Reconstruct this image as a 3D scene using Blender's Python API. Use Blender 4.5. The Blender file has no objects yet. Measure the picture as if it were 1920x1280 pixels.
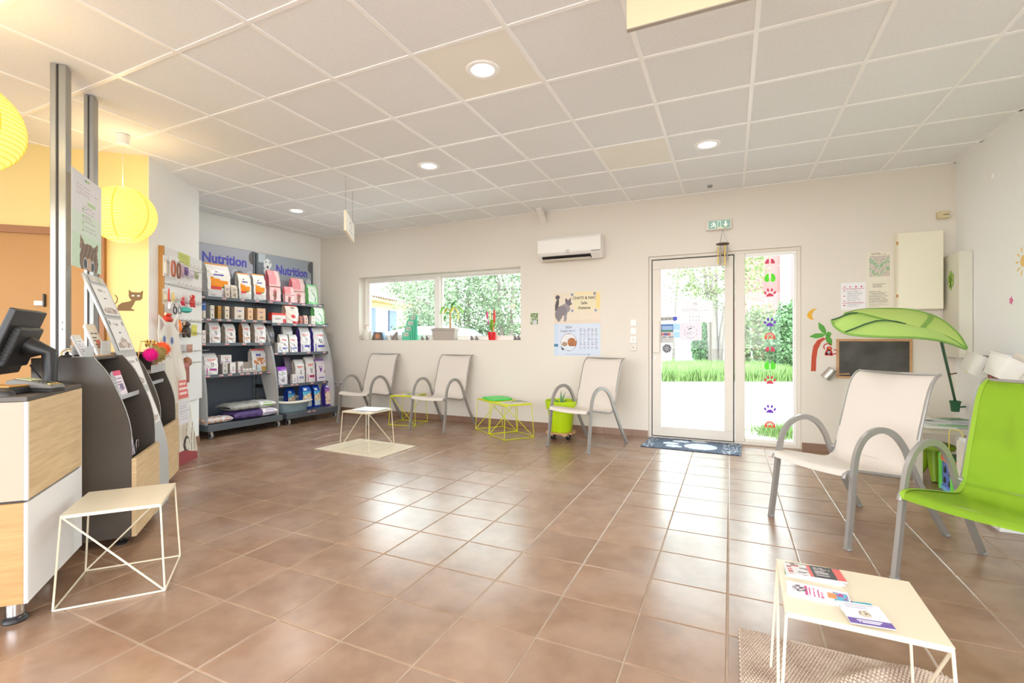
import bpy, bmesh, math, random
import numpy as np
from mathutils import Vector, Matrix, Euler
from math import sin, cos, pi, radians, sqrt, hypot, atan2

# ------------------------------------------------------------------ scene, camera, world, lights
sc = bpy.context.scene
COL = sc.collection
CEIL = 2.791
cam_d = bpy.data.cameras.new('camera'); cam = bpy.data.objects.new('camera', cam_d); COL.objects.link(cam)
cam.location = (0, 0, 1.14); cam.rotation_euler = (pi/2, 0, radians(25.09))
cam_d.sensor_width = 36; cam_d.lens = 16.936; cam_d.shift_x = 0.00714; cam_d.shift_y = -0.0014
cam_d.clip_start = 0.05; cam_d.clip_end = 300
sc.camera = cam
sc.view_settings.view_transform = 'Standard'; sc.view_settings.look = 'None'
sc.view_settings.gamma = 1.0; sc.view_settings.use_curve_mapping = False
sc.view_settings.exposure = -0.05
try:
    sc.cycles.max_bounces = 12; sc.cycles.diffuse_bounces = 8; sc.cycles.glossy_bounces = 4
    sc.cycles.transparent_max_bounces = 16; sc.cycles.transmission_bounces = 6
    sc.cycles.sample_clamp_indirect = 6.0
except Exception: pass
SKY = 12.5
wd = bpy.data.worlds.new('sky'); sc.world = wd; wd.use_nodes = True
nt = wd.node_tree; nt.nodes.clear()
wo = nt.nodes.new('ShaderNodeOutputWorld'); bg = nt.nodes.new('ShaderNodeBackground')
tc = nt.nodes.new('ShaderNodeTexCoord'); sx = nt.nodes.new('ShaderNodeSeparateXYZ'); rp = nt.nodes.new('ShaderNodeValToRGB')
rp.color_ramp.elements[0].position = 0.0; rp.color_ramp.elements[0].color = (0.93, 0.965, 1.0, 1)
rp.color_ramp.elements[1].position = 0.7; rp.color_ramp.elements[1].color = (0.80, 0.90, 1.0, 1)
nt.links.new(tc.outputs['Generated'], sx.inputs[0]); nt.links.new(sx.outputs[2], rp.inputs[0])
nt.links.new(rp.outputs[0], bg.inputs[0]); bg.inputs[1].default_value = SKY
nt.links.new(bg.outputs[0], wo.inputs[0])

def light(name, kind, loc, energy, color, rot=(0, 0, 0), size=None, size_y=None, portal=False, **kw):
    d = bpy.data.lights.new(name, kind); d.energy = energy; d.color = color
    if kind == 'AREA':
        if size_y: d.shape = 'RECTANGLE'; d.size = size; d.size_y = size_y
        else: d.shape = 'DISK'; d.size = size
        if portal: d.cycles.is_portal = True
    elif size: d.shadow_soft_size = size
    for k, v in kw.items(): setattr(d, k, v)
    o = bpy.data.objects.new(name, d); COL.objects.link(o); o.location = loc; o.rotation_euler = rot
    return o
# daylight portals in the openings (window, door, unseen glazing added behind the camera for daylight)
light('portal', 'AREA', (-3.87, 6.10, 1.62), 1, (1, 1, 1), (-pi/2, 0, 0), 2.74, 0.97, True)
light('portal', 'AREA', (-0.10, 6.10, 1.06), 1, (1, 1, 1), (-pi/2, 0, 0), 1.54, 2.11, True)
light('portal', 'AREA', (-2.2, -3.22, 1.35), 1, (1, 1, 1), (pi/2, 0, 0), 7.0, 2.3, True)
light('portal', 'AREA', (2.12, -1.4, 1.35), 1, (1, 1, 1), (0, pi/2, 0), 2.3, 2.6, True)

random.seed(7); rng = np.random.default_rng(7)
# ------------------------------------------------------------------ helpers
def s2l(c):
    c = c/255.0
    return c/12.92 if c <= 0.04045 else ((c+0.055)/1.055)**2.4
def L(rgb): return (s2l(rgb[0]), s2l(rgb[1]), s2l(rgb[2]), 1.0)

def mat(name, rgb=(200, 200, 200), rough=0.5, metal=0.0, spec=0.5, noise=None, bump=None, rand=0.0, alpha=None, emis=None, attr=False, coat=0.0):
    """noise=(scale, rgb2, contrast) colour variation; bump=(scale, strength)"""
    m = bpy.data.materials.new(name); m.use_nodes = True
    t = m.node_tree; N = t.nodes; b = N['Principled BSDF']
    b.inputs['Base Color'].default_value = L(rgb); b.inputs['Roughness'].default_value = rough
    b.inputs['Metallic'].default_value = metal; b.inputs['Specular IOR Level'].default_value = spec
    b.inputs['Coat Weight'].default_value = coat
    m.diffuse_color = L(rgb)
    src = None
    co = N.new('ShaderNodeTexCoord')
    if attr:
        a = N.new('ShaderNodeVertexColor'); a.layer_name = 'Col'; src = a.outputs[0]
    if noise:
        n = N.new('ShaderNodeTexNoise'); n.inputs['Scale'].default_value = noise[0]; n.inputs['Detail'].default_value = 4
        r = N.new('ShaderNodeMapRange'); r.inputs[1].default_value = 0.5-noise[2]; r.inputs[2].default_value = 0.5+noise[2]
        mx = N.new('ShaderNodeMix'); mx.data_type = 'RGBA'
        t.links.new(co.outputs['Object'], n.inputs['Vector'])
        t.links.new(n.outputs[0], r.inputs[0]); t.links.new(r.outputs[0], mx.inputs[0])
        mx.inputs[6].default_value = L(rgb); mx.inputs[7].default_value = L(noise[1])
        src = mx.outputs[2]
    if rand:
        oi = N.new('ShaderNodeObjectInfo'); r = N.new('ShaderNodeMapRange'); r.inputs[3].default_value = 1-rand; r.inputs[4].default_value = 1+rand
        h = N.new('ShaderNodeHueSaturation')
        t.links.new(oi.outputs['Random'], r.inputs[0]); t.links.new(r.outputs[0], h.inputs['Value'])
        if src: t.links.new(src, h.inputs['Color'])
        else: h.inputs['Color'].default_value = L(rgb)
        src = h.outputs[0]
    if src: t.links.new(src, b.inputs['Base Color'])
    if bump:
        n = N.new('ShaderNodeTexNoise'); n.inputs['Scale'].default_value = bump[0]; n.inputs['Detail'].default_value = 3
        t.links.new(co.outputs['Object'], n.inputs['Vector'])
        bp = N.new('ShaderNodeBump'); bp.inputs['Strength'].default_value = bump[1]; bp.inputs['Distance'].default_value = 0.01
        t.links.new(n.outputs[0], bp.inputs['Height']); t.links.new(bp.outputs[0], b.inputs['Normal'])
    if emis:
        b.inputs['Emission Color'].default_value = L(emis[0]); b.inputs['Emission Strength'].default_value = emis[1]
    if alpha is not None:
        tr = N.new('ShaderNodeBsdfTransparent'); tr.inputs[0].default_value = L(alpha[1]); ms = N.new('ShaderNodeMixShader')
        ms.inputs[0].default_value = alpha[0]
        t.links.new(tr.outputs[0], ms.inputs[1]); t.links.new(b.outputs[0], ms.inputs[2])
        t.links.new(ms.outputs[0], N['Material Output'].inputs[0])
    return m

def glass_mat(name, tint=(250, 255, 252), refl=0.06):
    m = bpy.data.materials.new(name); m.use_nodes = True; t = m.node_tree; N = t.nodes; N.clear()
    o = N.new('ShaderNodeOutputMaterial'); tr = N.new('ShaderNodeBsdfTransparent'); g = N.new('ShaderNodeBsdfGlossy')
    tr.inputs[0].default_value = L(tint); g.inputs['Roughness'].default_value = 0.02
    lw = N.new('ShaderNodeFresnel'); lw.inputs[0].default_value = 1.25; ms = N.new('ShaderNodeMixShader')
    t.links.new(lw.outputs[0], ms.inputs[0]); t.links.new(tr.outputs[0], ms.inputs[1]); t.links.new(g.outputs[0], ms.inputs[2])
    t.links.new(ms.outputs[0], o.inputs[0]); return m

class MB:
    def __init__(s): s.v = []; s.f = []; s.c = []
    def add(s, verts, faces, col=None):
        o = len(s.v); s.v += [tuple(v) for v in verts]
        for f in faces: s.f.append([i+o for i in f]); s.c.append(col)
        return s
    def box(s, c, d, rz=0.0, col=None, M=None):
        hx, hy, hz = d[0]/2, d[1]/2, d[2]/2
        vs = [Vector((x*hx, y*hy, z*hz)) for x in (-1, 1) for y in (-1, 1) for z in (-1, 1)]
        R = (M if M is not None else Matrix.Rotation(rz, 3, 'Z'))
        vs = [R @ v + Vector(c) for v in vs]
        return s.add(vs, [(0, 1, 3, 2), (4, 6, 7, 5), (0, 4, 5, 1), (2, 3, 7, 6), (0, 2, 6, 4), (1, 5, 7, 3)], col)
    def bb(s, x0, y0, z0, x1, y1, z1, col=None):
        return s.box(((x0+x1)/2, (y0+y1)/2, (z0+z1)/2), (abs(x1-x0), abs(y1-y0), abs(z1-z0)), col=col)
    def prism(s, poly, z0, z1, axis='z', col=None):
        """poly: 2D list CCW; extruded along axis. axis z:(x,y,z) ; y:(x,z)->y ; x:(y,z)->x"""
        def P(p, h):
            return {'z': (p[0], p[1], h), 'y': (p[0], h, p[1]), 'x': (h, p[0], p[1])}[axis]
        n = len(poly); vs = [P(p, z0) for p in poly]+[P(p, z1) for p in poly]
        fs = [list(range(n))[::-1], [i+n for i in range(n)]]+[(i, (i+1) % n, (i+1) % n+n, i+n) for i in range(n)]
        if axis == 'y': fs = [list(f)[::-1] for f in fs]
        return s.add(vs, fs, col)
    def tube(s, pts, r, n=8, closed=False, flat=None, col=None, up=None):
        pts = [Vector(p) for p in pts]; m = len(pts)
        rr = r if isinstance(r, (list, tuple)) else [r]*m
        tang = []
        for i in range(m):
            if closed: a, b = pts[(i-1) % m], pts[(i+1) % m]
            else: a, b = pts[max(i-1, 0)], pts[min(i+1, m-1)]
            tang.append((b-a).normalized())
        u = Vector(up) if up else (Vector((0, 0, 1)) if abs(tang[0].z) < 0.9 else Vector((1, 0, 0)))
        vs = []
        for i in range(m):
            t = tang[i]; u = (u-t*u.dot(t))
            if u.length < 1e-6: u = t.orthogonal()
            u.normalize(); w = t.cross(u)
            for k in range(n):
                a = 2*pi*k/n+pi/n; fa, fb = flat if flat else (1, 1)
                vs.append(pts[i]+(u*cos(a)*fa+w*sin(a)*fb)*rr[i])
        fs = []
        for i in range(m if closed else m-1):
            j = (i+1) % m
            for k in range(n):
                l = (k+1) % n; fs.append((i*n+k, i*n+l, j*n+l, j*n+k))
        if not closed: fs += [list(range(n))[::-1], [(m-1)*n+k for k in range(n)]]
        return s.add(vs, fs, col)
    def lathe(s, prof, n=20, c=(0, 0, 0), col=None, cap=True, sx=1.0, sy=1.0):
        vs = []
        for r, z in prof:
            for k in range(n):
                a = 2*pi*k/n; vs.append((c[0]+r*cos(a)*sx, c[1]+r*sin(a)*sy, c[2]+z))
        m = len(prof); fs = []
        for i in range(m-1):
            for k in range(n):
                l = (k+1) % n; fs.append((i*n+k, i*n+l, (i+1)*n+l, (i+1)*n+k))
        if cap:
            fs.append(list(range(n))[::-1]); fs.append([(m-1)*n+k for k in range(n)])
        return s.add(vs, fs, col)
    def grid(s, fn, nu, nv, thick=None, col=None, two=False):
        """fn(u,v)->Vector, u,v in 0..1; thick gives a closed sheet offset along normals"""
        P = [[Vector(fn(i/nu, j/nv)) for j in range(nv+1)] for i in range(nu+1)]
        def idx(i, j): return i*(nv+1)+j
        vs = [P[i][j] for i in range(nu+1) for j in range(nv+1)]
        fs = []; cs = []
        for i in range(nu):
            for j in range(nv):
                fs.append((idx(i, j), idx(i+1, j), idx(i+1, j+1), idx(i, j+1)))
                cs.append(col((i+.5)/nu, (j+.5)/nv) if callable(col) else col)
        if thick:
            N = []
            for i in range(nu+1):
                for j in range(nv+1):
                    a = P[min(i+1, nu)][j]-P[max(i-1, 0)][j]; b = P[i][min(j+1, nv)]-P[i][max(j-1, 0)]
                    N.append(a.cross(b).normalized())
            o = len(vs); vs += [vs[k]-N[k]*thick for k in range(o)]
            k0 = len(fs)
            for q in range(k0): fs.append(tuple(x+o for x in fs[q][::-1])); cs.append(cs[q])
            edge = [idx(i, 0) for i in range(nu+1)]+[idx(nu, j) for j in range(1, nv+1)]+[idx(i, nv) for i in range(nu-1, -1, -1)]+[idx(0, j) for j in range(nv-1, 0, -1)]
            for k in range(len(edge)):
                a, b = edge[k], edge[(k+1) % len(edge)]; fs.append((b, a, a+o, b+o)); cs.append(cs[0])
        o = len(s.v); s.v += [tuple(v) for v in vs]
        for f, c in zip(fs, cs): s.f.append([x+o for x in f]); s.c.append(c)
        return s
    def mesh(s, name, material, smooth=False, ang=40):
        me = bpy.data.meshes.new(name); me.from_pydata(s.v, [], s.f)
        mats = material if isinstance(material, (list, tuple)) else [material]
        for m in mats: me.materials.append(m)
        if any(isinstance(c, tuple) for c in s.c):
            ca = me.color_attributes.new('Col', 'FLOAT_COLOR', 'CORNER'); arr = []
            for f, c in zip(s.f, s.c): arr += list(L(c if c else (230, 230, 230)))*len(f)
            ca.data.foreach_set('color', arr)
        if smooth:
            me.polygons.foreach_set('use_smooth', [True]*len(me.polygons))
            try: me.set_sharp_from_angle(angle=radians(ang))
            except Exception: pass
        me.update(); return me
    def obj(s, name, material, parent=None, smooth=False, bevel=0, ang=40, loc=None, rot=None, seg=1):
        o = bpy.data.objects.new(name, s.mesh(name, material, smooth, ang)); COL.objects.link(o)
        if parent: o.parent = parent
        if bevel:
            b = o.modifiers.new('bevel', 'BEVEL'); b.width = bevel; b.segments = seg; b.limit_method = 'ANGLE'; b.angle_limit = radians(35)
        if loc: o.location = loc
        if rot: o.rotation_euler = rot
        return o

def thing(name, label, cat, loc=(0, 0, 0), rz=0.0, group=None, rot=None):
    o = bpy.data.objects.new(name, None); COL.objects.link(o); o.location = loc; o.rotation_euler = rot if rot else (0, 0, rz)
    o.empty_display_size = 0.1
    o['label'] = label; o['category'] = cat
    if group: o['group'] = group
    return o
def tag(o, label, cat, group=None, kind=None):
    o['label'] = label; o['category'] = cat
    if group: o['group'] = group
    if kind: o['kind'] = kind
    return o
def struct(o): o['kind'] = 'structure'; return o
def dup(root, label=None, loc=None, rz=None, group=None, rot=None):
    r = root.copy(); COL.objects.link(r)
    if loc is not None: r.location = loc
    if rz is not None: r.rotation_euler = (0, 0, rz)
    if rot is not None: r.rotation_euler = rot
    if label: r['label'] = label
    if group: r['group'] = group
    for ch in list(root.children):
        c = ch.copy(); COL.objects.link(c); c.parent = r
        for g in list(ch.children):
            d = g.copy(); COL.objects.link(d); d.parent = c
    return r
def link_mesh(name, me, parent, loc=(0, 0, 0), rot=(0, 0, 0), scale=None):
    o = bpy.data.objects.new(name, me); COL.objects.link(o); o.parent = parent; o.location = loc; o.rotation_euler = rot
    if scale: o.scale = scale
    return o
def text(name, s, size, material, parent, loc, rot=(pi/2, 0, 0), extrude=0.0008, align='LEFT', sx=1.0, bold=0.0):
    c = bpy.data.curves.new(name, 'FONT'); c.body = s; c.size = size; c.extrude = extrude; c.align_x = align; c.offset = bold
    c.resolution_u = 3
    t = bpy.data.objects.new(name+'_tmp', c); COL.objects.link(t)
    bpy.context.view_layer.update()
    me = bpy.data.meshes.new_from_object(t.evaluated_get(bpy.context.evaluated_depsgraph_get()))
    bpy.data.objects.remove(t); me.name = name; me.materials.clear(); me.materials.append(material)
    o = bpy.data.objects.new(name, me); COL.objects.link(o); o.parent = parent; o.location = loc; o.rotation_euler = rot; o.scale = (sx, 1, 1)
    return o
def raster(w, h, nx, ny, fn, t=0.0012, back=(235, 235, 235), y=0.0, curve=None):
    """a printed sheet in local XZ, facing -Y, lower left corner at (-w/2, 0); runs of one colour are merged"""
    m = MB()
    for j in range(ny):
        i = 0; v = (j+.5)/ny
        row = [fn((i+.5)/nx, v) for i in range(nx)]
        while i < nx:
            k = i
            while k+1 < nx and row[k+1] == row[i] and (curve is None or k-i < 2): k += 1
            if row[i] is not None:
                x0, x1 = -w/2+w*i/nx, -w/2+w*(k+1)/nx; z0, z1 = h*j/ny, h*(j+1)/ny
                P = [(x0, y, z0), (x1, y, z0), (x1, y, z1), (x0, y, z1)]
                if curve: P = [curve(*p) for p in P]
                m.add(P, [(0, 1, 2, 3)], row[i])
            i = k+1
    if t and curve is None:
        m.bb(-w/2, y+0.0002, 0, w/2, y+t, h, col=back)
    return m
def inpoly(x, y, P):
    r = False; j = len(P)-1
    for i in range(len(P)):
        if (P[i][1] > y) != (P[j][1] > y) and x < (P[j][0]-P[i][0])*(y-P[i][1])/(P[j][1]-P[i][1])+P[i][0]: r = not r
        j = i
    return r
def ell(u, v, cx, cy, rx, ry, a=0.0):
    dx, dy = u-cx, v-cy; c, s = cos(a), sin(a); x = (dx*c+dy*s)/rx; y = (-dx*s+dy*c)/ry
    return x*x+y*y < 1
def hsh(*a):
    x = 0.0
    for i, k in enumerate(a): x += (k+1.37)*(12.9898+i*65.233)
    return (sin(x)*43758.5453) % 1.0
def bars(u, v, x0, x1, y0, y1, n, seed=0, fill=0.5):
    """greeked text lines"""
    if not (x0 <= u <= x1 and y0 <= v <= y1): return False
    r = (y1-v)/(y1-y0)*n; k = int(r)
    return (r-k) < fill and (u-x0)/(x1-x0) < 0.55+0.45*hsh(k, seed) and hsh(k, int((u-x0)/(x1-x0)*23), seed) > 0.14
def disc_poly(cx, cy, rx, ry, n=16, a0=0, rot=0):
    out = []
    for k in range(n):
        t = 2*pi*k/n+a0; x, y = rx*cos(t), ry*sin(t)
        out.append((cx+x*cos(rot)-y*sin(rot), cy+x*sin(rot)+y*cos(rot)))
    return out

# ------------------------------------------------------------------ materials
M = {}
M['wall'] = mat('wall_paint', (226, 219, 208), 0.85, spec=0.2, bump=(180, 0.06))
M['wall_left'] = mat('wall_paint_white', (240, 241, 240), 0.85, spec=0.2, bump=(180, 0.05))
M['wall_yellow'] = mat('wall_paint_yellow', (228, 206, 146), 0.85, spec=0.2, bump=(150, 0.06))
M['ceil_tile'] = mat('ceiling_tile_mineral', (243, 245, 248), 0.9, spec=0.1, noise=(60, (238, 240, 243), 0.2), bump=(300, 0.15), rand=0.015)
M['ceil_light'] = mat('ceiling_tile_cream', (248, 246, 238), 0.9, spec=0.1)
M['tbar'] = mat('white_lacquered_steel', (254, 254, 255), 0.35, spec=0.5)
M['grout'] = mat('grout', (184, 164, 142), 0.9, noise=(9, (160, 142, 122), 0.25))
M['base'] = mat('skirting_ceramic', (150, 118, 98), 0.35, noise=(6, (135, 104, 86), 0.3), rand=0.06)
M['white_pvc'] = mat('white_pvc', (238, 235, 230), 0.35)
M['beige_pvc'] = mat('off_white_lacquer', (222, 214, 202), 0.4)
M['gasket'] = mat('black_gasket', (50, 46, 44), 0.6)
M['glass'] = glass_mat('window_glass')
M['acrylic'] = glass_mat('acrylic', (238, 240, 240))
M['alu'] = mat('satin_aluminium_paint', (156, 153, 149), 0.38, metal=0.35, spec=0.5)
M['alu_post'] = mat('anodised_aluminium', (158, 158, 154), 0.38, metal=0.5)
M['chrome'] = mat('chrome', (215, 215, 215), 0.12, metal=1.0)
M['white_metal'] = mat('cream_powder_coat', (222, 211, 186), 0.35)
M['yellow_metal'] = mat('yellow_powder_coat', (212, 214, 20), 0.4)
M['sling'] = mat('white_mesh_fabric', (222, 213, 204), 0.8, spec=0.2, alpha=(0.93, (255, 250, 240)), bump=(900, 0.25))
M['sling_green'] = mat('lime_mesh_fabric', (158, 192, 60), 0.75, spec=0.25, alpha=(0.52, (215, 245, 110)), bump=(900, 0.25))
M['hem_green'] = mat('lime_hem', (140, 176, 44), 0.75)
M['dark'] = mat('dark_wenge_laminate', (82, 73, 64), 0.38, noise=(5, (74, 66, 58), 0.3))
M['edge_grey'] = mat('grey_edging', (176, 176, 172), 0.45)
M['beige_panel'] = mat('beige_laminate', (160, 147, 128), 0.45)
M['white_panel'] = mat('white_laminate', (232, 232, 232), 0.3)
M['silver'] = mat('silver_board', (192, 194, 196), 0.4, metal=0.2)
M['print'] = mat('printed_paper', (230, 230, 230), 0.5, attr=True)
M['film'] = mat('printed_film', (230, 230, 230), 0.28, attr=True, bump=(22, 0.35))
M['card'] = mat('printed_card', (230, 230, 230), 0.45, attr=True)
M['paper'] = mat('white_paper', (240, 240, 242), 0.6)
M['shelf'] = mat('anthracite_steel', (92, 100, 108), 0.4, metal=0.1, spec=0.5)
M['shelf_dark'] = mat('anthracite_back_panel', (84, 93, 104), 0.45, spec=0.45)
M['shelf_side'] = mat('light_grey_side', (196, 194, 192), 0.4)
M['black'] = mat('black_plastic', (38, 36, 36), 0.4)
M['black_soft'] = mat('black_rubber', (30, 30, 30), 0.7)
M['grey_pl'] = mat('grey_plastic', (150, 150, 150), 0.4)
M['red'] = mat('red_plastic', (205, 40, 45), 0.4)
M['lime'] = mat('lime_plastic', (186, 218, 22), 0.35)
M['grn'] = mat('green_plastic', (140, 176, 30), 0.4)
M['dkgrn'] = mat('dark_green_plastic', (38, 92, 60), 0.5)
M['leafg'] = mat('green_leaf', (96, 150, 50), 0.5, noise=(14, (150, 190, 60), 0.25))
M['gold'] = mat('brass', (220, 190, 110), 0.25, metal=0.9)
M['tan'] = mat('honey_wood', (200, 150, 80), 0.5, noise=(8, (180, 130, 66), 0.3))
M['cord'] = mat('cream_cord', (225, 215, 190), 0.6)

def wood_mat(name, a, b, scale=(1.5, 1.5, 22), rough=0.42):
    m = bpy.data.materials.new(name); m.use_nodes = True; t = m.node_tree; N = t.nodes; p = N['Principled BSDF']
    co = N.new('ShaderNodeTexCoord'); mp = N.new('ShaderNodeMapping'); mp.inputs['Scale'].default_value = scale
    n = N.new('ShaderNodeTexNoise'); n.inputs['Scale'].default_value = 3.0; n.inputs['Detail'].default_value = 6; n.inputs['Roughness'].default_value = 0.6
    r = N.new('ShaderNodeValToRGB'); r.color_ramp.elements[0].position = 0.35; r.color_ramp.elements[1].position = 0.68
    r.color_ramp.elements[0].color = L(a); r.color_ramp.elements[1].color = L(b)
    t.links.new(co.outputs['Object'], mp.inputs[0]); t.links.new(mp.outputs[0], n.inputs['Vector']); t.links.new(n.outputs[0], r.inputs[0])
    t.links.new(r.outputs[0], p.inputs['Base Color']); p.inputs['Roughness'].default_value = rough
    return m
M['oak'] = wood_mat('oak_laminate', (200, 170, 128), (222, 196, 154))
M['oak2'] = wood_mat('oak_laminate_warm', (160, 120, 74), (182, 140, 90))
M['orange_door'] = mat('ochre_door_paint', (176, 128, 62), 0.5, noise=(2, (170, 122, 58), 0.3))
M['brown_frame'] = mat('brown_door_frame', (150, 100, 54), 0.5)

def floor_mat():
    m = bpy.data.materials.new('terracotta_floor_tile'); m.use_nodes = True; t = m.node_tree; N = t.nodes; p = N['Principled BSDF']
    co = N.new('ShaderNodeTexCoord'); oi = N.new('ShaderNodeObjectInfo'); ad = N.new('ShaderNodeVectorMath'); ad.operation = 'ADD'
    sc_ = N.new('ShaderNodeVectorMath'); sc_.operation = 'SCALE'; sc_.inputs['Scale'].default_value = 37.0
    cb = N.new('ShaderNodeCombineXYZ')
    for i in range(3): t.links.new(oi.outputs['Random'], cb.inputs[i])
    t.links.new(cb.outputs[0], sc_.inputs[0]); t.links.new(co.outputs['Object'], ad.inputs[0]); t.links.new(sc_.outputs[0], ad.inputs[1])
    n = N.new('ShaderNodeTexNoise'); n.inputs['Scale'].default_value = 6; n.inputs['Detail'].default_value = 6; n.inputs['Roughness'].default_value = 0.55
    t.links.new(ad.outputs[0], n.inputs['Vector'])
    r = N.new('ShaderNodeValToRGB'); e = r.color_ramp.elements
    e[0].position = 0.28; e[0].color = L((132, 101, 79)); e[1].position = 0.75; e[1].color = L((157, 126, 102))
    t.links.new(n.outputs[0], r.inputs[0])
    h = N.new('ShaderNodeHueSaturation'); mr = N.new('ShaderNodeMapRange'); mr.inputs[3].default_value = 0.93; mr.inputs[4].default_value = 1.08
    t.links.new(oi.outputs['Random'], mr.inputs[0]); t.links.new(mr.outputs[0], h.inputs['Value']); t.links.new(r.outputs[0], h.inputs['Color'])
    # pale dusty scuffs with a shape of their own
    g = N.new('ShaderNodeTexNoise'); g.inputs['Scale'].default_value = 1.7; g.inputs['Detail'].default_value = 3; g.inputs['Roughness'].default_value = 0.5; g.inputs['Distortion'].default_value = 0.5
    geo = N.new('ShaderNodeNewGeometry'); t.links.new(geo.outputs['Position'], g.inputs['Vector'])
    gr = N.new('ShaderNodeMapRange'); gr.inputs[1].default_value = 0.48; gr.inputs[2].default_value = 0.80; gr.inputs[4].default_value = 0.22
    t.links.new(g.outputs[0], gr.inputs[0])
    mx = N.new('ShaderNodeMix'); mx.data_type = 'RGBA'; t.links.new(gr.outputs[0], mx.inputs[0]); t.links.new(h.outputs[0], mx.inputs[6]); mx.inputs[7].default_value = L((205, 195, 188))
    t.links.new(mx.outputs[2], p.inputs['Base Color'])
    p.inputs['Roughness'].default_value = 0.27
    p.inputs['Specular IOR Level'].default_value = 0.75
    return m
M['tile'] = floor_mat()

# ------------------------------------------------------------------ structure: floor
X0, X1, Y0, Y1 = -6.65, 1.9, -3.0, 5.84
fl = struct(MB().bb(X0-.3, Y0-.3, -0.12, X1+.3, Y1+.16, -0.0025).obj('floor', M['grout']))
TS, GX, GY = 0.3325, -0.011, 2.053
tm = MB(); hw = TS/2-0.0032; ch = 0.0025
vs = [(x*(hw), y*(hw), -0.006) for x, y in ((-1, -1), (1, -1), (1, 1), (-1, 1))] + [(x*hw, y*hw, -ch*.6) for x, y in ((-1, -1), (1, -1), (1, 1), (-1, 1))] + [(x*(hw-ch), y*(hw-ch), 0) for x, y in ((-1, -1), (1, -1), (1, 1), (-1, 1))]
fs = [(8, 9, 10, 11)]+[(i, (i+1) % 4, (i+1) % 4+4, i+4) for i in range(4)]+[(i+4, (i+1) % 4+4, (i+1) % 4+8, i+8) for i in range(4)]
tm.add(vs, fs); tile_me = tm.mesh('floor_tile', M['tile'])
cy_, sy_ = cos(radians(25.09)), sin(radians(25.09))
cands = []
for i in range(-21, 7):
    for j in range(-16, 12):
        cx, cy = GX+TS*(i+.5), GY+TS*(j+.5)
        if cx < X0-TS/2 or cx > X1+TS/2 or cy < Y0-TS/2 or cy > Y1+TS/2+.1: continue
        xx = cx*cy_+cy*sy_; dd = -cx*sy_+cy*cy_
        score = 0
        if dd > 0.9 and abs(xx) < dd*1.12+0.25: score = 1.0/dd**3
        if cx < -4.9 and cy < 3.3: score = 0
        cands.append((score, cx, cy))
cands.sort(reverse=True)
stuff = MB()
for k, (s_, cx, cy) in enumerate(cands):
    x0_, x1_ = max(cx-hw, X0), min(cx+hw, X1); y0_, y1_ = max(cy-hw, Y0), min(cy+hw, Y1+.1)
    if x1_-x0_ < .01 or y1_-y0_ < .01: continue
    tilt = (rng.normal(0, 0.0011), rng.normal(0, 0.0011))
    if k < 300:
        full = (x1_-x0_ > 2*hw-.002 and y1_-y0_ > 2*hw-.002)
        o = link_mesh('floor_tile', tile_me, fl, ((x0_+x1_)/2, (y0_+y1_)/2, 0), (tilt[0], tilt[1], 0), None if full else ((x1_-x0_)/(2*hw), (y1_-y0_)/(2*hw), 1))
    else:
        c = ((x0_+x1_)/2, (y0_+y1_)/2, 0); q = ((x1_-x0_)/(2*hw), (y1_-y0_)/(2*hw))
        stuff.add([(v[0]*q[0]+c[0], v[1]*q[1]+c[1], v[2]+v[0]*-tilt[1]+v[1]*tilt[0]) for v in vs], fs)
so = stuff.obj('remaining_floor_tiles', M['tile'], fl); so['kind'] = 'stuff'

# ------------------------------------------------------------------ structure: ceiling
ce = struct(MB().bb(X0-.3, Y0-.3, CEIL+.03, X1+.3, Y1+.3, CEIL+.15).obj('ceiling', M['ceil_tile']))
CX, CY = 0.1269, 3.5032
def clipx(a): return min(max(a, X0), X1)
def clipy(a): return min(max(a, Y0), Y1)
lamps = [
 (-1.371,2.611),
 (-2.59,3.834),
 (-5.019,4.447),
 (-0.176,4.413)]
ct = MB().bb(-.2995, -.2995, 0, .2995, .2995, .014).mesh('ceiling_tile', M['ceil_tile'])
ct2 = MB().bb(-.2995, -.2995, 0, .2995, .2995, .014).mesh('ceiling_tile_smooth', M['ceil_light'])
for i in range(-13, 4):
    for j in range(-12, 5):
        a, b = clipx(CX+.6*i), clipx(CX+.6*(i+1)); c, d = clipy(CY+.6*j), clipy(CY+.6*(j+1))
        if b-a < .02 or d-c < .02: continue
        cx, cy = (a+b)/2, (c+d)/2
        smooth = any(abs(cx-p[0]) < .3 and abs(cy-p[1]) < .3 for p in lamps[:1]) or (i == -2 and j == 1)
        o = link_mesh('ceiling_tile', ct2 if smooth else ct, ce, (cx, cy, CEIL+rng.uniform(0.001, .004)), (0, 0, 0), ((b-a-.004)/.599, (d-c-.004)/.599, 1))
        if smooth: o['label'] = 'smooth cream tile, lighter than the rest'
def tb(x0, y0, x1, y1, q=0):
    m = MB(); m.bb(x0, y0, CEIL-.003-q, x1, y1, CEIL+.003); 
    return m.obj('ceiling_grid_bar', M['tbar'], ce)
for i in range(-13, 4):
    x = CX+.6*i
    if X0 < x < X1: tb(x-.012, Y0, x+.012, Y1, .0006)
for j in range(-12, 5):
    y = CY+.6*j
    if Y0 < y < Y1: tb(X0, y-.012, X1, y+.012)
tb(X0, Y1-.02, X1, Y1); tb(X1-.02, Y0, X1, Y1)

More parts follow.
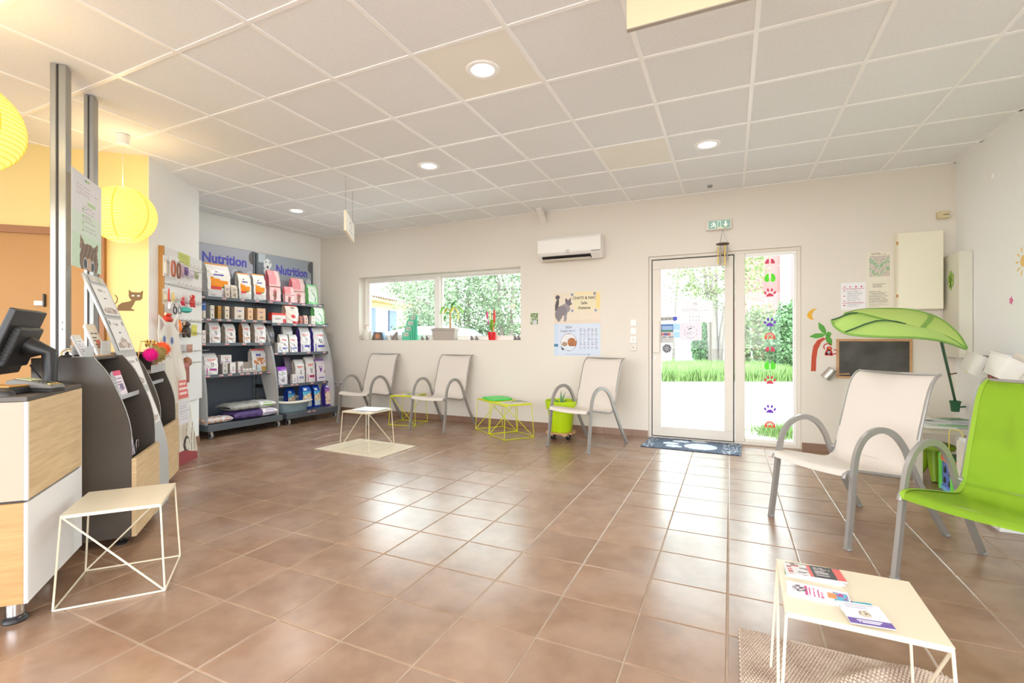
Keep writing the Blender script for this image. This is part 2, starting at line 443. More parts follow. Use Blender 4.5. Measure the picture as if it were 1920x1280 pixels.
# ------------------------------------------------------------------ structure: walls
WT = 0.27
WIN = (-5.244, -2.504, 1.138, 2.112); DR = (-0.869, 0.667, 0.0, 2.117)
m = MB(); y0, y1 = Y1, Y1+WT; H = CEIL+.02
m.bb(-6.6, y0, -.1, WIN[0], y1, H); m.bb(WIN[0], y0, -.1, WIN[1], y1, WIN[2]); m.bb(WIN[0], y0, WIN[3], WIN[1], y1, H)
m.bb(WIN[1], y0, -.1, DR[0], y1, H); m.bb(DR[0], y0, DR[3], DR[1], y1, H); m.bb(DR[1], y0, -.1, X1+.3, y1, H)
wb = struct(m.obj('wall_back', M['wall']))
m = MB(); m.bb(X1, -.1, -.1, X1+.25, Y1, H); m.bb(X1, -3.3, -.1, X1+.25, -2.7, H); m.bb(X1, -2.7, 2.5, X1+.25, -.1, H); m.bb(X1, -2.7, -.1, X1+.25, -.1, .2)
struct(m.obj('wall_right', M['wall_left']))
m = MB(); m.bb(X0, -3.3, 2.5, X1, -3.0, H); m.bb(X0, -3.3, -.1, X1, -3.0, .2); m.bb(X0, -3.3, .2, -5.7, -3.0, 2.5); m.bb(1.3, -3.3, .2, X1, -3.0, 2.5)
struct(m.obj('wall_rear', M['wall']))
m = MB(); m.prism([(-6.05, 5.85), (-6.35, 5.85), (-6.5, 3.2), (-6.215, 3.44)], -.1, H)
struct(m.obj('wall_left', M['wall_left']))
PA, PB = (-4.739, 2.564), (-5.372, 3.423)
m = MB(); m.prism([(-4.739, 2.568), (-5.372, 3.423), (-6.24, 3.46), (-6.24, 3.30), (-5.46, 3.30), (-4.90, 2.56), (-4.75, 2.554)], -.1, H)
struct(m.obj('wall_partition', M['wall_left']))
YD = (-.73, -.683)
m = MB()
ax, ay = PA
ux, uy = (-5.5+4.739)/1.0448, (1.848-2.564)/1.0448      # along the yellow wall
nx_, ny_ = uy, -ux                                           # pointing into room?  fixed below
if nx_*(0-ax)+ny_*(0-ay) < 0: nx_, ny_ = -nx_, -ny_
def YW(s, off): return (ax+ux*s+nx_*off, ay+uy*s+ny_*off)
m.prism([YW(0.0, 0), YW(2.6, 0), YW(2.6, -.15), YW(0.05, -.15)], -.1, H)
struct(m.obj('wall_reception', M['wall_yellow']))
m = MB(); m.bb(-6.9, -3.3, -.1, -6.6, 1.0, H); struct(m.obj('wall_left_rear', M['wall_yellow']))

# skirting tiles
bp = MB().bb(-.164, 0, 0, .164, .009, .078).mesh('skirting_tile', M['base'])
def skirt(name, a, b, inner):
    a, b = Vector(a), Vector(b); d = b-a; n = max(1, int(d.length/.3325)); 
    base = struct(MB().box(((a.x+b.x)/2, (a.y+b.y)/2, .038), (d.length, .006, .074), atan2(d.y, d.x)).obj(name, M['grout']))
    q = d.normalized(); nn = Vector((-q.y, q.x)) 
    if nn.dot(Vector(inner)-a) < 0: nn = -nn
    k = 0; s = 0.0
    while s < d.length-.01:
        l = min(.3325, d.length-s); c = a+q*(s+l/2)+nn*.001
        ang = atan2(q.y, q.x)
        if Vector((-sin(ang), cos(ang))).dot(nn) < 0: ang += pi
        link_mesh('skirting_tile', bp, base, (c.x, c.y, 0), (0, 0, ang), ((l-.004)/.328, 1, 1)); s += .3325
    return base
skirt('baseboard_back', (-6.05, 5.838), (-.875, 5.838), (-3, 0))
skirt('baseboard_door_side', (.672, 5.838), (1.895, 5.838), (0, 0))
skirt('baseboard_right', (1.897, 5.83), (1.897, 0), (0, 0))
skirt('baseboard_partition', (-4.742, 2.56), (-5.370, 3.42), (0, 4))
skirt('baseboard_left', (-6.055, 5.82), (-6.20, 3.5), (0, 4))

# window
WY = Y1+.14
w1 = struct(MB().bb(WIN[0], WY+.055, WIN[2], WIN[1], WY+.058, WIN[2]+.001).obj('window_1', M['white_pvc']))
def frame(parent, x0, x1, z0, z1, t, d, y, mt, name='frame_rail'):
    for a in ((x0, z0, x1, z0+t), (x0, z1-t, x1, z1), (x0, z0+t, x0+t, z1-t), (x1-t, z0+t, x1, z1-t)):
        MB().bb(a[0], y, a[1], a[2], y+d, a[3]).obj(name, mt, parent, bevel=.004)
frame(w1, WIN[0], WIN[1], WIN[2], WIN[3], .045, .07, WY, M['white_pvc'])
xm = -3.872
MB().bb(xm-.045, WY-.01, WIN[2]+.04, xm+.03, WY+.07, WIN[3]-.04).obj('mullion', M['white_pvc'], w1, bevel=.004)
frame(w1, WIN[0]+.045, xm-.045, WIN[2]+.045, WIN[3]-.045, .035, .045, WY+.012, M['white_pvc'], 'sash_rail')
frame(w1, xm+.03, WIN[1]-.045, WIN[2]+.045, WIN[3]-.045, .02, .04, WY+.03, M['white_pvc'], 'sash_rail')
MB().bb(WIN[0]+.08, WY+.04, WIN[2]+.08, xm-.08, WY+.046, WIN[3]-.08).obj('pane', M['glass'], w1)
MB().bb(xm+.05, WY+.05, WIN[2]+.06, WIN[1]-.06, WY+.056, WIN[3]-.06).obj('pane', M['glass'], w1)

# door
DY = Y1+.02
d1 = struct(MB().bb(DR[0], DY+.08, -.02, DR[1], DY+.11, .012).obj('door_1', M['alu_post']))
frame(d1, DR[0], DR[1], 0.0, DR[3], .036, .07, DY, M['beige_pvc'])
MB().bb(.045, DY-.005, .03, .145, DY+.07, DR[3]-.03).obj('frame_post', M['beige_pvc'], d1, bevel=.004)
for a in ((-.837, .018, .042, .03), (-.837, 2.068, .042, 2.08), (-.837, .03, -.826, 2.068), (.03, .03, .042, 2.068)):
    MB().bb(a[0], DY-.004, a[1], a[2], DY+.03, a[3]).obj('dark_seal', M['gasket'], d1)
for a in ((-.826, .028, .03, .136), (-.826, 1.962, .03, 2.068), (-.826, .136, -.731, 1.962), (-.06, .136, .03, 1.962)):
    MB().bb(a[0], DY-.012, a[1], a[2], DY+.045, a[3]).obj('door_rail', M['beige_pvc'], d1, bevel=.003)
MB().bb(-.731, DY+.02, .136, -.06, DY+.026, 1.962).obj('door_pane', M['glass'], d1)
for a in ((.145, .036, .631, .071), (.145, 2.045, .631, 2.081), (.600, .071, .631, 2.045)):
    MB().bb(a[0], DY+.005, a[1], a[2], DY+.05, a[3]).obj('side_rail', M['white_pvc'], d1, bevel=.003)
MB().bb(.145, DY+.02, .071, .60, DY+.026, 2.045).obj('side_pane', M['glass'], d1)
m = MB().bb(-.822, DY-.03, .99, -.74, DY-.010, 1.36); o = m.obj('lock_case', M['beige_pvc'], d1, bevel=.006)
MB().lathe([(.009, 0), (.009, .012)], 12).obj('keyhole', M['chrome'], d1, loc=(-.79, DY-.012, .93), rot=(pi/2, 0, 0))
M['trimw'] = M['white_pvc']
# unseen glazing added behind the camera to let in more daylight
w2 = struct(MB().bb(-5.7, -3.18, .19, 1.3, -3.12, .2).obj('added_window_rear', M['white_pvc']))
frame(w2, -5.7, 1.3, .2, 2.5, .06, .07, -3.2, M['white_pvc'])
for xx in (-3.9, -2.2, -.5): MB().bb(xx-.03, -3.2, .26, xx+.03, -3.13, 2.44).obj('mullion', M['white_pvc'], w2)
w3 = struct(MB().bb(2.05, -2.7, .19, 2.1, -.1, .2).obj('added_window_side', M['white_pvc']))  # unseen side window, also added for daylight
for a in ((-2.7, .2, -.1, .26), (-2.7, 2.44, -.1, 2.5), (-2.7, .26, -2.64, 2.44), (-.16, .26, -.1, 2.44), (-1.43, .26, -1.37, 2.44)):
    MB().bb(2.03, a[0], a[1], 2.1, a[2], a[3]).obj('frame_rail', M['white_pvc'], w3)
# reception door and frame on the yellow wall
zt = 2.095
def ywall(name, s0, s1, z0, z1, t0, t1, mt, parent=None):
    return MB().prism([YW(s0, t1), YW(s1, t1), YW(s1, t0), YW(s0, t0)], z0, z1).obj(name, mt, parent)
d2 = struct(ywall('door_2', .385, 2.2, 0, 2.033, .012, .03, M['orange_door']))
ywall('door_lintel', .31, 2.25, 2.033, zt, 0, .05, M['brown_frame'], d2)
ywall('door_jamb', .31, .345, 0, 2.033, 0, .05, M['brown_frame'], d2)
ywall('door_gap', .345, .385, 0, 2.033, .002, .012, M['gasket'], d2)
sl = 0.768
k = thing('door_latch', 'small white latch with black clip on the ochre reception door', 'latch', (*YW(sl, .03), 1.43), atan2(uy, ux))
MB().bb(-.03, -.02 if ny_*1 < 0 else -.02, 0, .03, .02, .04).obj('latch_body', M['white_pvc'], k, bevel=.004)
MB().bb(-.045, -.02, -.01, -.03, .02, .10).obj('latch_clip', M['black'], k, bevel=.004)

# ------------------------------------------------------------------ downlights (seen ones, plus added ones out of view)
def downlight(x, y, label, e=10):
    t = thing('ceiling_downlight', label, 'ceiling light', (x, y, CEIL), group='round downlights in the tiled ceiling')
    MB().lathe([(.072, -.004), (.098, -.006), (.104, 0.0), (.104, .01), (.07, .01)], 28, cap=False).obj('trim_ring', M['tbar'], t, smooth=True)
    MB().lathe([(.073, 0.004), (.071, -.001), (.0001, -.002)], 28, cap=False).obj('diffuser', M['lampglow'], t, smooth=True)
    l = light('downlight_lamp', 'AREA', (0, 0, -.012), e, (1.0, .98, .96), (0, 0, 0), .14); l.parent = t
    return t
M['lampglow'] = mat('lit_diffuser', (255, 240, 215), 0.4, emis=((255, 240, 220), 9.0))
for (x, y), lb in zip(lamps, ('large nearest lit downlight in the smooth cream ceiling tile', 'lit round downlight in the middle of the ceiling, second from camera', 'small far lit downlight above the pet food shelves', 'lit downlight in the ceiling above the entrance door')):
    downlight(x, y, lb)
for x, y in ((-.17, -.39), (-1.37, -.39), (-3.77, -.39), (-1.37, -1.6), (-3.77, -1.6), (-5.5, -1.0), (1.03, -.39)):  # extra downlights added out of view to raise the room light
    downlight(x, y, 'added round downlight outside the picture, brightens the room')
# ------------------------------------------------------------------ sling chairs
def bez(pts, n):
    """Catmull-Rom through pts"""
    P = [Vector(p) for p in pts]; P = [P[0]*2-P[1]]+P+[P[-1]*2-P[-2]]; out = []
    for i in range(1, len(P)-2):
        for k in range(n):
            t = k/n; a, b, c, d = P[i-1:i+3]
            out.append(.5*((2*b)+(c-a)*t+(2*a-5*b+4*c-d)*t*t+(3*b-a-3*c+d)*t**3))
    out.append(P[-2]); return out
SEAT = bez([(0, -.005, .395), (0, .015, .425), (0, .10, .425), (0, .28, .395), (0, .42, .372), (0, .475, .392), (0, .505, .45), (0, .555, .62), (0, .61, .80), (0, .64, .87), (0, .675, .915), (0, .715, .935)], 4)
LEG = bez([(0, 0.0, 0.0), (0, .03, .22), (0, .055, .42), (0, .085, .53), (0, .15, .605), (0, .25, .632), (0, .35, .60), (0, .425, .52), (0, .475, .42), (0, .60, .20), (0, .735, 0.0)], 4)
def make_chair(label, fabric, group):
    t = thing('sling_chair', label, 'chair', group=group)
    W = .243
    n = len(SEAT)-1
    def f(u, v):
        k = v*n; i = min(int(k), n-1); p = SEAT[i].lerp(SEAT[i+1], k-i)
        return Vector((-W+2*W*u, p.y, p.z+.012*(0-(1-(2*u-1)**2))))
    MB().grid(f, 10, n, thick=.0025).obj('sling', fabric, t, smooth=True)
    if fabric.name.startswith('lime'):
        for s in (-1, 1):
            def g(u, v, s=s):
                k = v*n; i = min(int(k), n-1); p = SEAT[i].lerp(SEAT[i+1], k-i)
                return Vector((s*(W-.022+.020*u), p.y, p.z+.0025))
            MB().grid(g, 1, n, thick=.001).obj('hem', M['hem_green'], t, smooth=True)
    for s in (-1, 1):
        MB().tube([(s*(W-.002), p.y+.008*min(1,max(0,(p.z-.40)/.1)), p.z-.012*(1-min(1,max(0,(p.z-.42)/.2)))) for p in SEAT], .0115, 8, flat=(1.0, .8)).obj('side_rail', M['alu'], t, smooth=True)
        MB().tube([(s*(.262-.012*(p.z/.63)), p.y, p.z+.004) for p in LEG], .0235, 4, flat=(1.0, .6), up=(0, 1, 0)).obj('arm_and_legs', M['alu'], t, smooth=True)
        for q in (0, -1):
            p = LEG[q]; MB().box((s*.262, p.y, .006), (.036, .026, .012)).obj('foot_cap', M['grey_pl'], t, bevel=.003)
        MB().tube([(s*.235, .493, .43), (s*.26, .478, .44)], .012, 8).obj('bracket', M['alu'], t, smooth=True)
        MB().tube([(s*.235, .045, .40), (s*.262, .052, .40)], .012, 8).obj('bracket', M['alu'], t, smooth=True)
    MB().tube([(-.255, .03, .402), (.255, .03, .402)], .0125, 8, flat=(1.2, .8)).obj('front_crossbar', M['alu'], t, smooth=True)
    MB().tube([(-.235, .505, .41), (.235, .505, .41)], .010, 8).obj('rear_crossbar', M['alu'], t, smooth=True)
    MB().tube([(-.24, .715, .930), (.24, .715, .930)], .010, 8).obj('top_bar', M['alu'], t, smooth=True)
    return t
def chair_pose(front_mid, back):
    # local +y = back direction
    return (front_mid[0], front_mid[1], 0), atan2(back[1], back[0])-pi/2
G = 'white mesh sling chairs of the waiting room'
c0 = make_chair('white mesh sling chair against the back wall, beside the pet food shelves', M['sling'], G)
l, r = chair_pose((-4.639, 5.045), (-.02, 1)); c0.location = l; c0.rotation_euler = (0, 0, r)
for lb, fm, bk in (('white mesh sling chair under the window, between the two yellow wire tables', (-3.443, 5.05), (.03, 1)),
                   ('white mesh sling chair in front of the lime plant pot, left of the glass door', (-1.533, 4.815), (.33, .944)),
                   ('large near white mesh sling chair in front of the small blackboard', (.408, 3.36), (.765, .644))):
    l, r = chair_pose(fm, bk); dup(c0, lb, l, r)
cg = make_chair('lime green mesh sling chair at the right edge', M['sling_green'], G); del cg['group']
l, r = chair_pose((.90, 2.69), (.69, .724)); cg.location = l; cg.rotation_euler = (0, 0, r)

# ------------------------------------------------------------------ wire side tables
def make_wire_table(label, mt, group):
    t = thing('wire_side_table', label, 'side table', group=group)
    b, a, h = .195, .175, .395; r = .0042
    B = [(-b, -b, r), (b, -b, r), (b, b, r), (-b, b, r)]; T = [(-a, -a, h-.006), (a, -a, h-.006), (a, a, h-.006), (-a, a, h-.006)]
    m = MB(); m.bb(-a-.004, -a-.004, h-.003, a+.004, a+.004, h)
    m.obj('tabletop', mt, t, bevel=.001)
    for s in ((0, -1), (1, 0), (0, 1), (-1, 0)):
        if s[0]: MB().bb(s[0]*(a+.002), -a, h-.014, s[0]*(a+.004), a, h-.001).obj('top_edge', mt, t)
        else: MB().bb(-a, s[1]*(a+.002), h-.014, a, s[1]*(a+.004), h-.001).obj('top_edge', mt, t)
    for i in range(4):
        MB().tube([B[i], T[i]], r, 7).obj('leg', mt, t, smooth=True)
        MB().tube([B[i], B[(i+1) % 4]], r, 7).obj('base_rod', mt, t, smooth=True)
    MB().tube([T[0], B[1]], r, 7).obj('diagonal_rod', mt, t, smooth=True)
    MB().tube([B[3], T[2]], r, 7).obj('diagonal_rod', mt, t, smooth=True)
    return t
GW = 'cream wire side tables'; GYl = 'yellow wire side tables'
t1 = make_wire_table('cream wire side table with bare top beside the reception counter', M['white_metal'], GW)
t1.location = (-2.600, 1.300, 0); t1.rotation_euler = (0, 0, atan2(.301, .247))
t3 = dup(t1, 'cream wire side table standing on the pale rug, sheets on top', (-3.455, 3.975, .012), radians(89))
t4 = dup(t1, 'cream wire side table with magazines in the bottom right corner', (.318, 1.70, 0), radians(89))
ty = make_wire_table('yellow wire table, the front one of the pair, with open magazine on top', M['yellow_metal'], GYl)
ya = atan2(.307, .235)
ty.location = (-2.358, 5.222, 0); ty.rotation_euler = (0, 0, ya)
dup(ty, 'yellow wire table behind the front one of the pair, with bright green tray on top', (-2.358-.41*sin(ya), 5.222+.41*cos(ya), 0), ya)
dup(ty, 'yellow wire table standing alone between the two left chairs', (-4.0, 5.43, 0), radians(10))

# ------------------------------------------------------------------ rugs and mat
def slab_rug(name, label, corners, z, mt, cat='rug', bump=.003, n=(46, 30), fold=None, group=None, cols=None):
    c = [Vector((*p, 0)) for p in corners]; o = (c[0]+c[1]+c[2]+c[3])/4
    def f(u, v):
        p = (c[0]*(1-u)+c[1]*u)*(1-v)+(c[3]*(1-u)+c[2]*u)*v-o
        h = z+bump*(hsh(round(u*200), round(v*200))-.5)
        if fold: h += fold(u, v)
        e = min(u, 1-u, v, 1-v); 
        if e < 1e-6: h = z*.6
        return Vector((p.x, p.y, h))
    m = MB().grid(f, n[0], n[1], thick=z*.8, col=cols)
    ob = m.obj(name, mt, None, smooth=True); ob.location = (o.x, o.y, 0.0004)
    tag(ob, label, cat, group); return ob
M['rug'] = mat('cream_cotton_rug', (222, 211, 192), 0.95, spec=0.1, bump=(120, .6), noise=(40, (210, 198, 178), .2))
slab_rug('rug', 'small pale cream rug under the wire table in mid room', [(-3.93, 3.712), (-3.056, 3.676), (-3.046, 4.270), (-3.86, 4.316)], .011, M['rug'])
# bobbly bath-mat rug, individual tufts as stuff
M['tuft'] = mat('taupe_wool', (206, 190, 174), 0.95, spec=0.1, noise=(9, (168, 146, 130), .22))
cx, cy = .34, 1.64; RW, RD = .66, .94
rg = thing('bobble_rug', 'taupe bobbled rug with a ruck in it under the front wire table', 'rug', (.36, 1.66, 0), radians(0))
def fold_h(x, y):
    a = radians(38); q = (x-.02)*-sin(a)+(y-.27)*cos(a); s = (x+.0)*cos(a)+(y-.27)*sin(a)
    return .03*math.exp(-(q/.028)**2)*math.exp(-((s-.08)/.16)**2)
def fr(u, v):
    x, y = -.33+.64*u, -.50+.95*v
    y = y-(.03*u if v > .99 else 0)
    return Vector((x, y, .008+fold_h(x, y)))
MB().grid(fr, 36, 50, thick=.006).obj('backing', M['tuft'], rg, smooth=True, loc=(0, 0, .0006))
V = []; F = []
nx, ny = 62, 76
for j in range(ny):
    for i in range(nx):
        u, v = (i+.5*(j % 2)+.3)/(nx+.6), (j+.5)/ny
        p = fr(u, v); rx, ry, rz_ = .0060, .0066, .0062
        k = len(V); a = rng.uniform(-.4, .4); ca, sa = cos(a), sin(a)
        for dx, dy, dz in ((1, 0, 0), (0, 1, 0), (-1, 0, 0), (0, -1, 0), (0, 0, 1.2), (.62, .62, .6), (-.62, .62, .6), (-.62, -.62, .6), (.62, -.62, .6)):
            X_, Y_ = dx*rx, dy*ry; V.append((p.x+X_*ca-Y_*sa, p.y+X_*sa+Y_*ca, p.z+dz*rz_))
        F += [(k+4, k+5, k+6), (k+4, k+6, k+7), (k+4, k+7, k+8), (k+4, k+8, k+5), (k, k+1, k+6, k+5), (k+1, k+2, k+7, k+6), (k+2, k+3, k+8, k+7), (k+3, k, k+5, k+8)]
me = bpy.data.meshes.new('tufts'); me.from_pydata(V, [], F); me.materials.append(M['tuft']); me.polygons.foreach_set('use_smooth', [True]*len(F))
tu = bpy.data.objects.new('tufts', me); COL.objects.link(tu); tu.parent = rg; tu['kind'] = 'stuff'
# paw print door mat
M['matm'] = mat('grey_blue_pile', (100, 108, 122), 0.95, spec=.1, attr=True, bump=(150, .6))
def matcol(u, v):
    if ell(u, v, .60, .38, .17, .27): return (206, 212, 220)
    for a, b, r1, r2, an in ((.33, .24, .085, .11, .2), (.28, .48, .085, .11, 0), (.37, .74, .095, .10, -.1), (.56, .86, .085, .09, -.2)):
        if ell(u, v, a, b, r1, r2, an): return (206, 212, 220)
    s_ = .5+.5*sin(u*37+v*11)*cos(v*29-u*7)
    if (u > .82 or u < .12 or v > .9) and hsh(int(u*60), int(v*30)) > .72: return (190, 198, 210)
    k = int(3*hsh(int(u*60), int(v*34), 4))
    return ((88, 97, 114), (98, 108, 126), (110, 120, 138))[k]
slab_rug('door_mat', 'grey blue door mat with a large pale paw print before the glass door', [(-.872, 5.286), (.096, 5.268), (.11, 5.835), (-.845, 5.835)], .012, M['matm'], 'door mat', n=(60, 34), cols=matcol)

# ------------------------------------------------------------------ lamps
def paper_lantern(label, x, y, zc, loc_cup=True, cup=True):
    t = thing('paper_lantern', label, 'pendant lamp', (x, y, CEIL), group='round yellow paper lanterns over the reception')
    R, Hh = .232, .208; prof = []
    n = 19
    for k in range(n+1):
        a = -1+2*k/n; z = a*Hh; rr = R*sqrt(max(0, 1-(a*.94)**2))
        prof.append((rr-.004, z)); 
        if k < n: prof.append((R*sqrt(max(0, 1-((a+1/n)*.94)**2)), z+Hh/n))
    MB().lathe(prof, 36, cap=False).obj('lamp_shade', M['lantern'], t, smooth=True, ang=70, loc=(0, 0, zc-CEIL))
    for k in range(0, n+1):
        a = -1+2*k/n; rr = R*sqrt(max(0, 1-(a*.94)**2))-.001
        MB().tube([(rr*cos(2*pi*q/32), rr*sin(2*pi*q/32), zc-CEIL+a*Hh) for q in range(32)], .0018, 4, closed=True).obj('wire_rib', M['lantern_rib'], t)
    for k in range(6):
        a0 = 2*pi*k/6+.3
        MB().tube([((R*sqrt(max(0, 1-((-1+2*q/14)*.94)**2))+.002)*cos(a0), (R*sqrt(max(0, 1-((-1+2*q/14)*.94)**2))+.002)*sin(a0), zc-CEIL+(-1+2*q/14)*Hh) for q in range(15)], .0035, 4, flat=(.4, 1.6)).obj('seam', M['lantern_rib'], t)
    MB().tube([(0, 0, -.05), (0, 0, zc-CEIL+Hh-.03)], .003, 6).obj('cord', M['cord'], t)
    MB().lathe([(.03, -.085), (.043, -.075), (.046, -.02), (.046, 0)], 20).obj('ceiling_cup', M['white_pvc'], t, smooth=True)
    MB().lathe([(.001, -.05), (.025, -.045), (.032, -.02), (.025, .01), (.014, .04), (.014, .06)], 14).obj('bulb', M['bulb'], t, smooth=True, loc=(0, 0, zc-CEIL))
    l = light('lantern_lamp', 'POINT', (0, 0, zc-CEIL-Hh-.03), 6, (1.0, .80, .46), size=.08); l.parent = t
    l = light('lantern_lamp', 'POINT', (0, 0, zc-CEIL+Hh+.05), 4, (1.0, .80, .46), size=.05); l.parent = t
M['lantern'] = mat('yellow_rice_paper', (240, 220, 110), 0.8, emis=((255, 224, 128), 0.85))
M['lantern_rib'] = mat('yellow_paper_rib', (225, 190, 60), 0.8, emis=((250, 200, 60), 0.5))
M['bulb'] = mat('bulb_glow', (255, 235, 190), 0.4, emis=((255, 226, 160), 12.0))
paper_lantern('lit yellow paper lantern hanging beside the white partition corner', -4.433, 2.21, 2.147)
paper_lantern('lit yellow paper lantern cut off by the left edge of the picture', -3.253, 0.95, 2.147)

# hanging square sign on two chains
s0, s1 = (-3.486, 3.691), (-3.80, 4.13)
hs = thing('hanging_sign', 'small white square sign hanging from the ceiling on two chains', 'sign', (s0[0], s0[1], CEIL), atan2(s1[1]-s0[1], s1[0]-s0[0]))
dl = hypot(s1[0]-s0[0], s1[1]-s0[1])
def hsf(u, v):
    if u < .03 or u > .97 or v < .04 or v > .96: return (238, 234, 226)
    if ell(u, v, .5, .6, .14, .2) and not ell(u, v, .5, .6, .10, .14): return (190, 186, 180)
    if .3 < u < .7 and .2 < v < .3: return (180, 176, 170)
    return (246, 243, 238)
MB().bb(-.04, -.012, -.565, dl+.06, .012, -.36).obj('board', mat('cream_sign_edge', (240, 226, 200), .5), hs, bevel=.002)
o = raster(dl+.08, .19, 30, 14, hsf, 0, y=-.0135).obj('printed_face', M['print'], hs); o.location = (dl/2+.01, 0, -.557)
o = raster(dl+.08, .19, 30, 14, hsf, 0, y=-.0135).obj('printed_face', M['print'], hs); o.location = (dl/2+.01, 0, -.557); o.rotation_euler = (0, 0, pi)
for x in (0.0, dl):
    MB().tube([(x, 0, 0), (x, 0, -.03), (x+.006, 0, -.045), (x, 0, -.05)], .003, 5).obj('hook', M['chrome'], hs)
    for k in range(18):
        z = -.048-.0175*k
        MB().tube([(x+.004*cos(a)*(k % 2), .004*cos(a)*((k+1) % 2), z-.0095+.0105*sin(a)) for a in [2*pi*q/6 for q in range(6)]], .0011, 3, closed=True).obj('chain_link', M['grey_pl'], hs)
# cream panel hanging at the very top
bx, by = (-0.38,1.975)
t = thing('hanging_signboard', 'cream hanging panel cut off by the top edge of the picture', 'sign', (bx, by, 2.397))
MB().bb(0, 0, 0, .95, .018, .30).obj('board', mat('cream_board', (238, 214, 178), .6), t, bevel=.002)
MB().bb(0, -.001, -.004, .95, .019, 0).obj('edge_strip', mat('grey_strip', (170, 160, 148), .5), t)
for x in (.12, .83): MB().tube([(x, .009, .30), (x, .009, CEIL-2.397)], .004, 6).obj('hanger', M['chrome'], t)
# cable trunking between ceiling and wall
t = thing('cable_trunking', 'short slanted white cable trunking where ceiling meets back wall', 'trunking', (-2.17, 5.66, CEIL))
R_ = Matrix.Rotation(radians(-32), 3, 'X')
MB().box((0, .08, -.065), (.075, .26, .045), M=R_).obj('duct', M['white_pvc'], t, bevel=.004)
MB().box((0, .08, -.04), (.012, .262, .05), M=R_).obj('ridge', M['grey_pl'], t)

# ------------------------------------------------------------------ back wall items (all sit on y = 5.84)
def wallthing(name, label, cat, x, z, group=None): return thing(name, label, cat, (x, Y1, z), 0, group)
# air conditioner
ac = wallthing('air_conditioner', 'white wall-mounted air conditioner above the cat poster', 'air conditioner', -1.79, 2.13)
w = .40
prof = [(-.005, .02), (-.09, .0), (-.175, .06), (-.197, .09), (-.20, .25), (-.17, .282), (-.005, .282)]
m = MB(); m.prism(prof, -w, w, 'x'); o = m.obj('casing', M['white_pvc'], ac, bevel=.008, seg=2)
MB().box((-.04, -.139, .031), (.62, .062, .012), M=Matrix.Rotation(radians(-35), 3, 'X')).obj('outlet_slot', M['gasket'], ac)
MB().box((-.04, -.142, .004), (.62, .07, .006), M=Matrix.Rotation(radians(-10), 3, 'X')).obj('flap', M['beige_pvc'], ac, bevel=.002)
MB().bb(.29, -.2015, .075, .40, -.199, .085).obj('display_strip', M['grey_pl'], ac)
MB().bb(-.03, -.2025, .10, .02, -.200, .108).obj('badge', M['grey_pl'], ac)
MB().bb(-.03, -.2025, .075, .02, -.200, .081).obj('badge', M['grey_pl'], ac)
# exit sign
ex = wallthing('exit_sign', 'green lit emergency exit sign above the glass door', 'exit sign', -.11, 2.355)
MB().bb(-.135, -.045, 0, .125, -.002, .112).obj('housing', M['beige_pvc'], ex, bevel=.004)
M['exitp'] = mat('exit_print', (20, 120, 80), .4, attr=True); M['exitp'].node_tree.nodes['Principled BSDF'].inputs['Emission Strength'].default_value = 0.25
def exf(u, v):
    g, wt, yl = (22, 128, 84), (238, 246, 236), (250, 226, 120)
    # running man (left)
    x, y = u*2.5, v
    if ell(x, y, .62, .80, .07, .08): return wt
    if inpoly(x, y, [(.50, .72), (.66, .70), (.70, .42), (.56, .40)]): return wt
    if inpoly(x, y, [(.54, .72), (.34, .66), (.28, .52), (.35, .50), (.40, .60), (.55, .62)]): return wt
    if inpoly(x, y, [(.64, .70), (.86, .58), (.82, .50), (.62, .58)]): return wt
    if inpoly(x, y, [(.56, .45), (.38, .36), (.22, .20), (.30, .14), (.46, .28), (.64, .36)]): return wt
    if inpoly(x, y, [(.62, .42), (.78, .30), (.70, .10), (.78, .08), (.90, .34), (.70, .48)]): return wt
    if 1.05 < x < 1.45 and .1 < y < .9 and not (1.10 < x < 1.40 and .1 < y < .84): return wt
    if .05 < v < .16 and .42 < u < .66: return yl
    # down arrow (right)
    if 1.92 < x < 2.08 and .45 < y < .88: return wt
    if inpoly(x, y, [(1.72, .50), (2.28, .50), (2.0, .12)]): return yl if y < .3 else wt
    return g
raster(.215, .088, 100, 40, exf, 0).obj('green_pictogram', M['exitp'], ex, loc=(.0, -.0465, .012))
# wind chime, hanging from a hook in the wall above the door
wc = thing('wind_chime', 'metal wind chime hanging in front of the door top', 'wind chime', (-.075, Y1-.10, 2.34))
MB().tube([(0, .10, 0), (0, .02, .005), (0, 0, -.012)], .003, 6).obj('hook', M['chrome'], wc)
for a in (0, 1, 2):
    MB().tube([(0, 0, -.01), (.055*cos(2.1*a), .055*sin(2.1*a), -.155)], .0012, 4).obj('string', M['black'], wc)
MB().lathe([(.065, -.163), (.068, -.158), (.065, -.153)], 20).obj('top_disc', mat('dark_wood_disc', (90, 70, 60), .5), wc, smooth=True)
for k in range(6):
    a = k*pi/3; MB().tube([(.045*cos(a), .045*sin(a), -.18), (.045*cos(a), .045*sin(a), -.34-.012*k)], .007, 8).obj('chime_tube', M['gold'] if k % 2 else M['alu'], wc, smooth=True)
    MB().tube([(.045*cos(a), .045*sin(a), -.16), (.045*cos(a), .045*sin(a), -.182)], .0008, 3).obj('string', M['black'], wc)
MB().lathe([(.02, -.27), (.02, -.262)], 12).obj('clapper', M['tan'], wc)
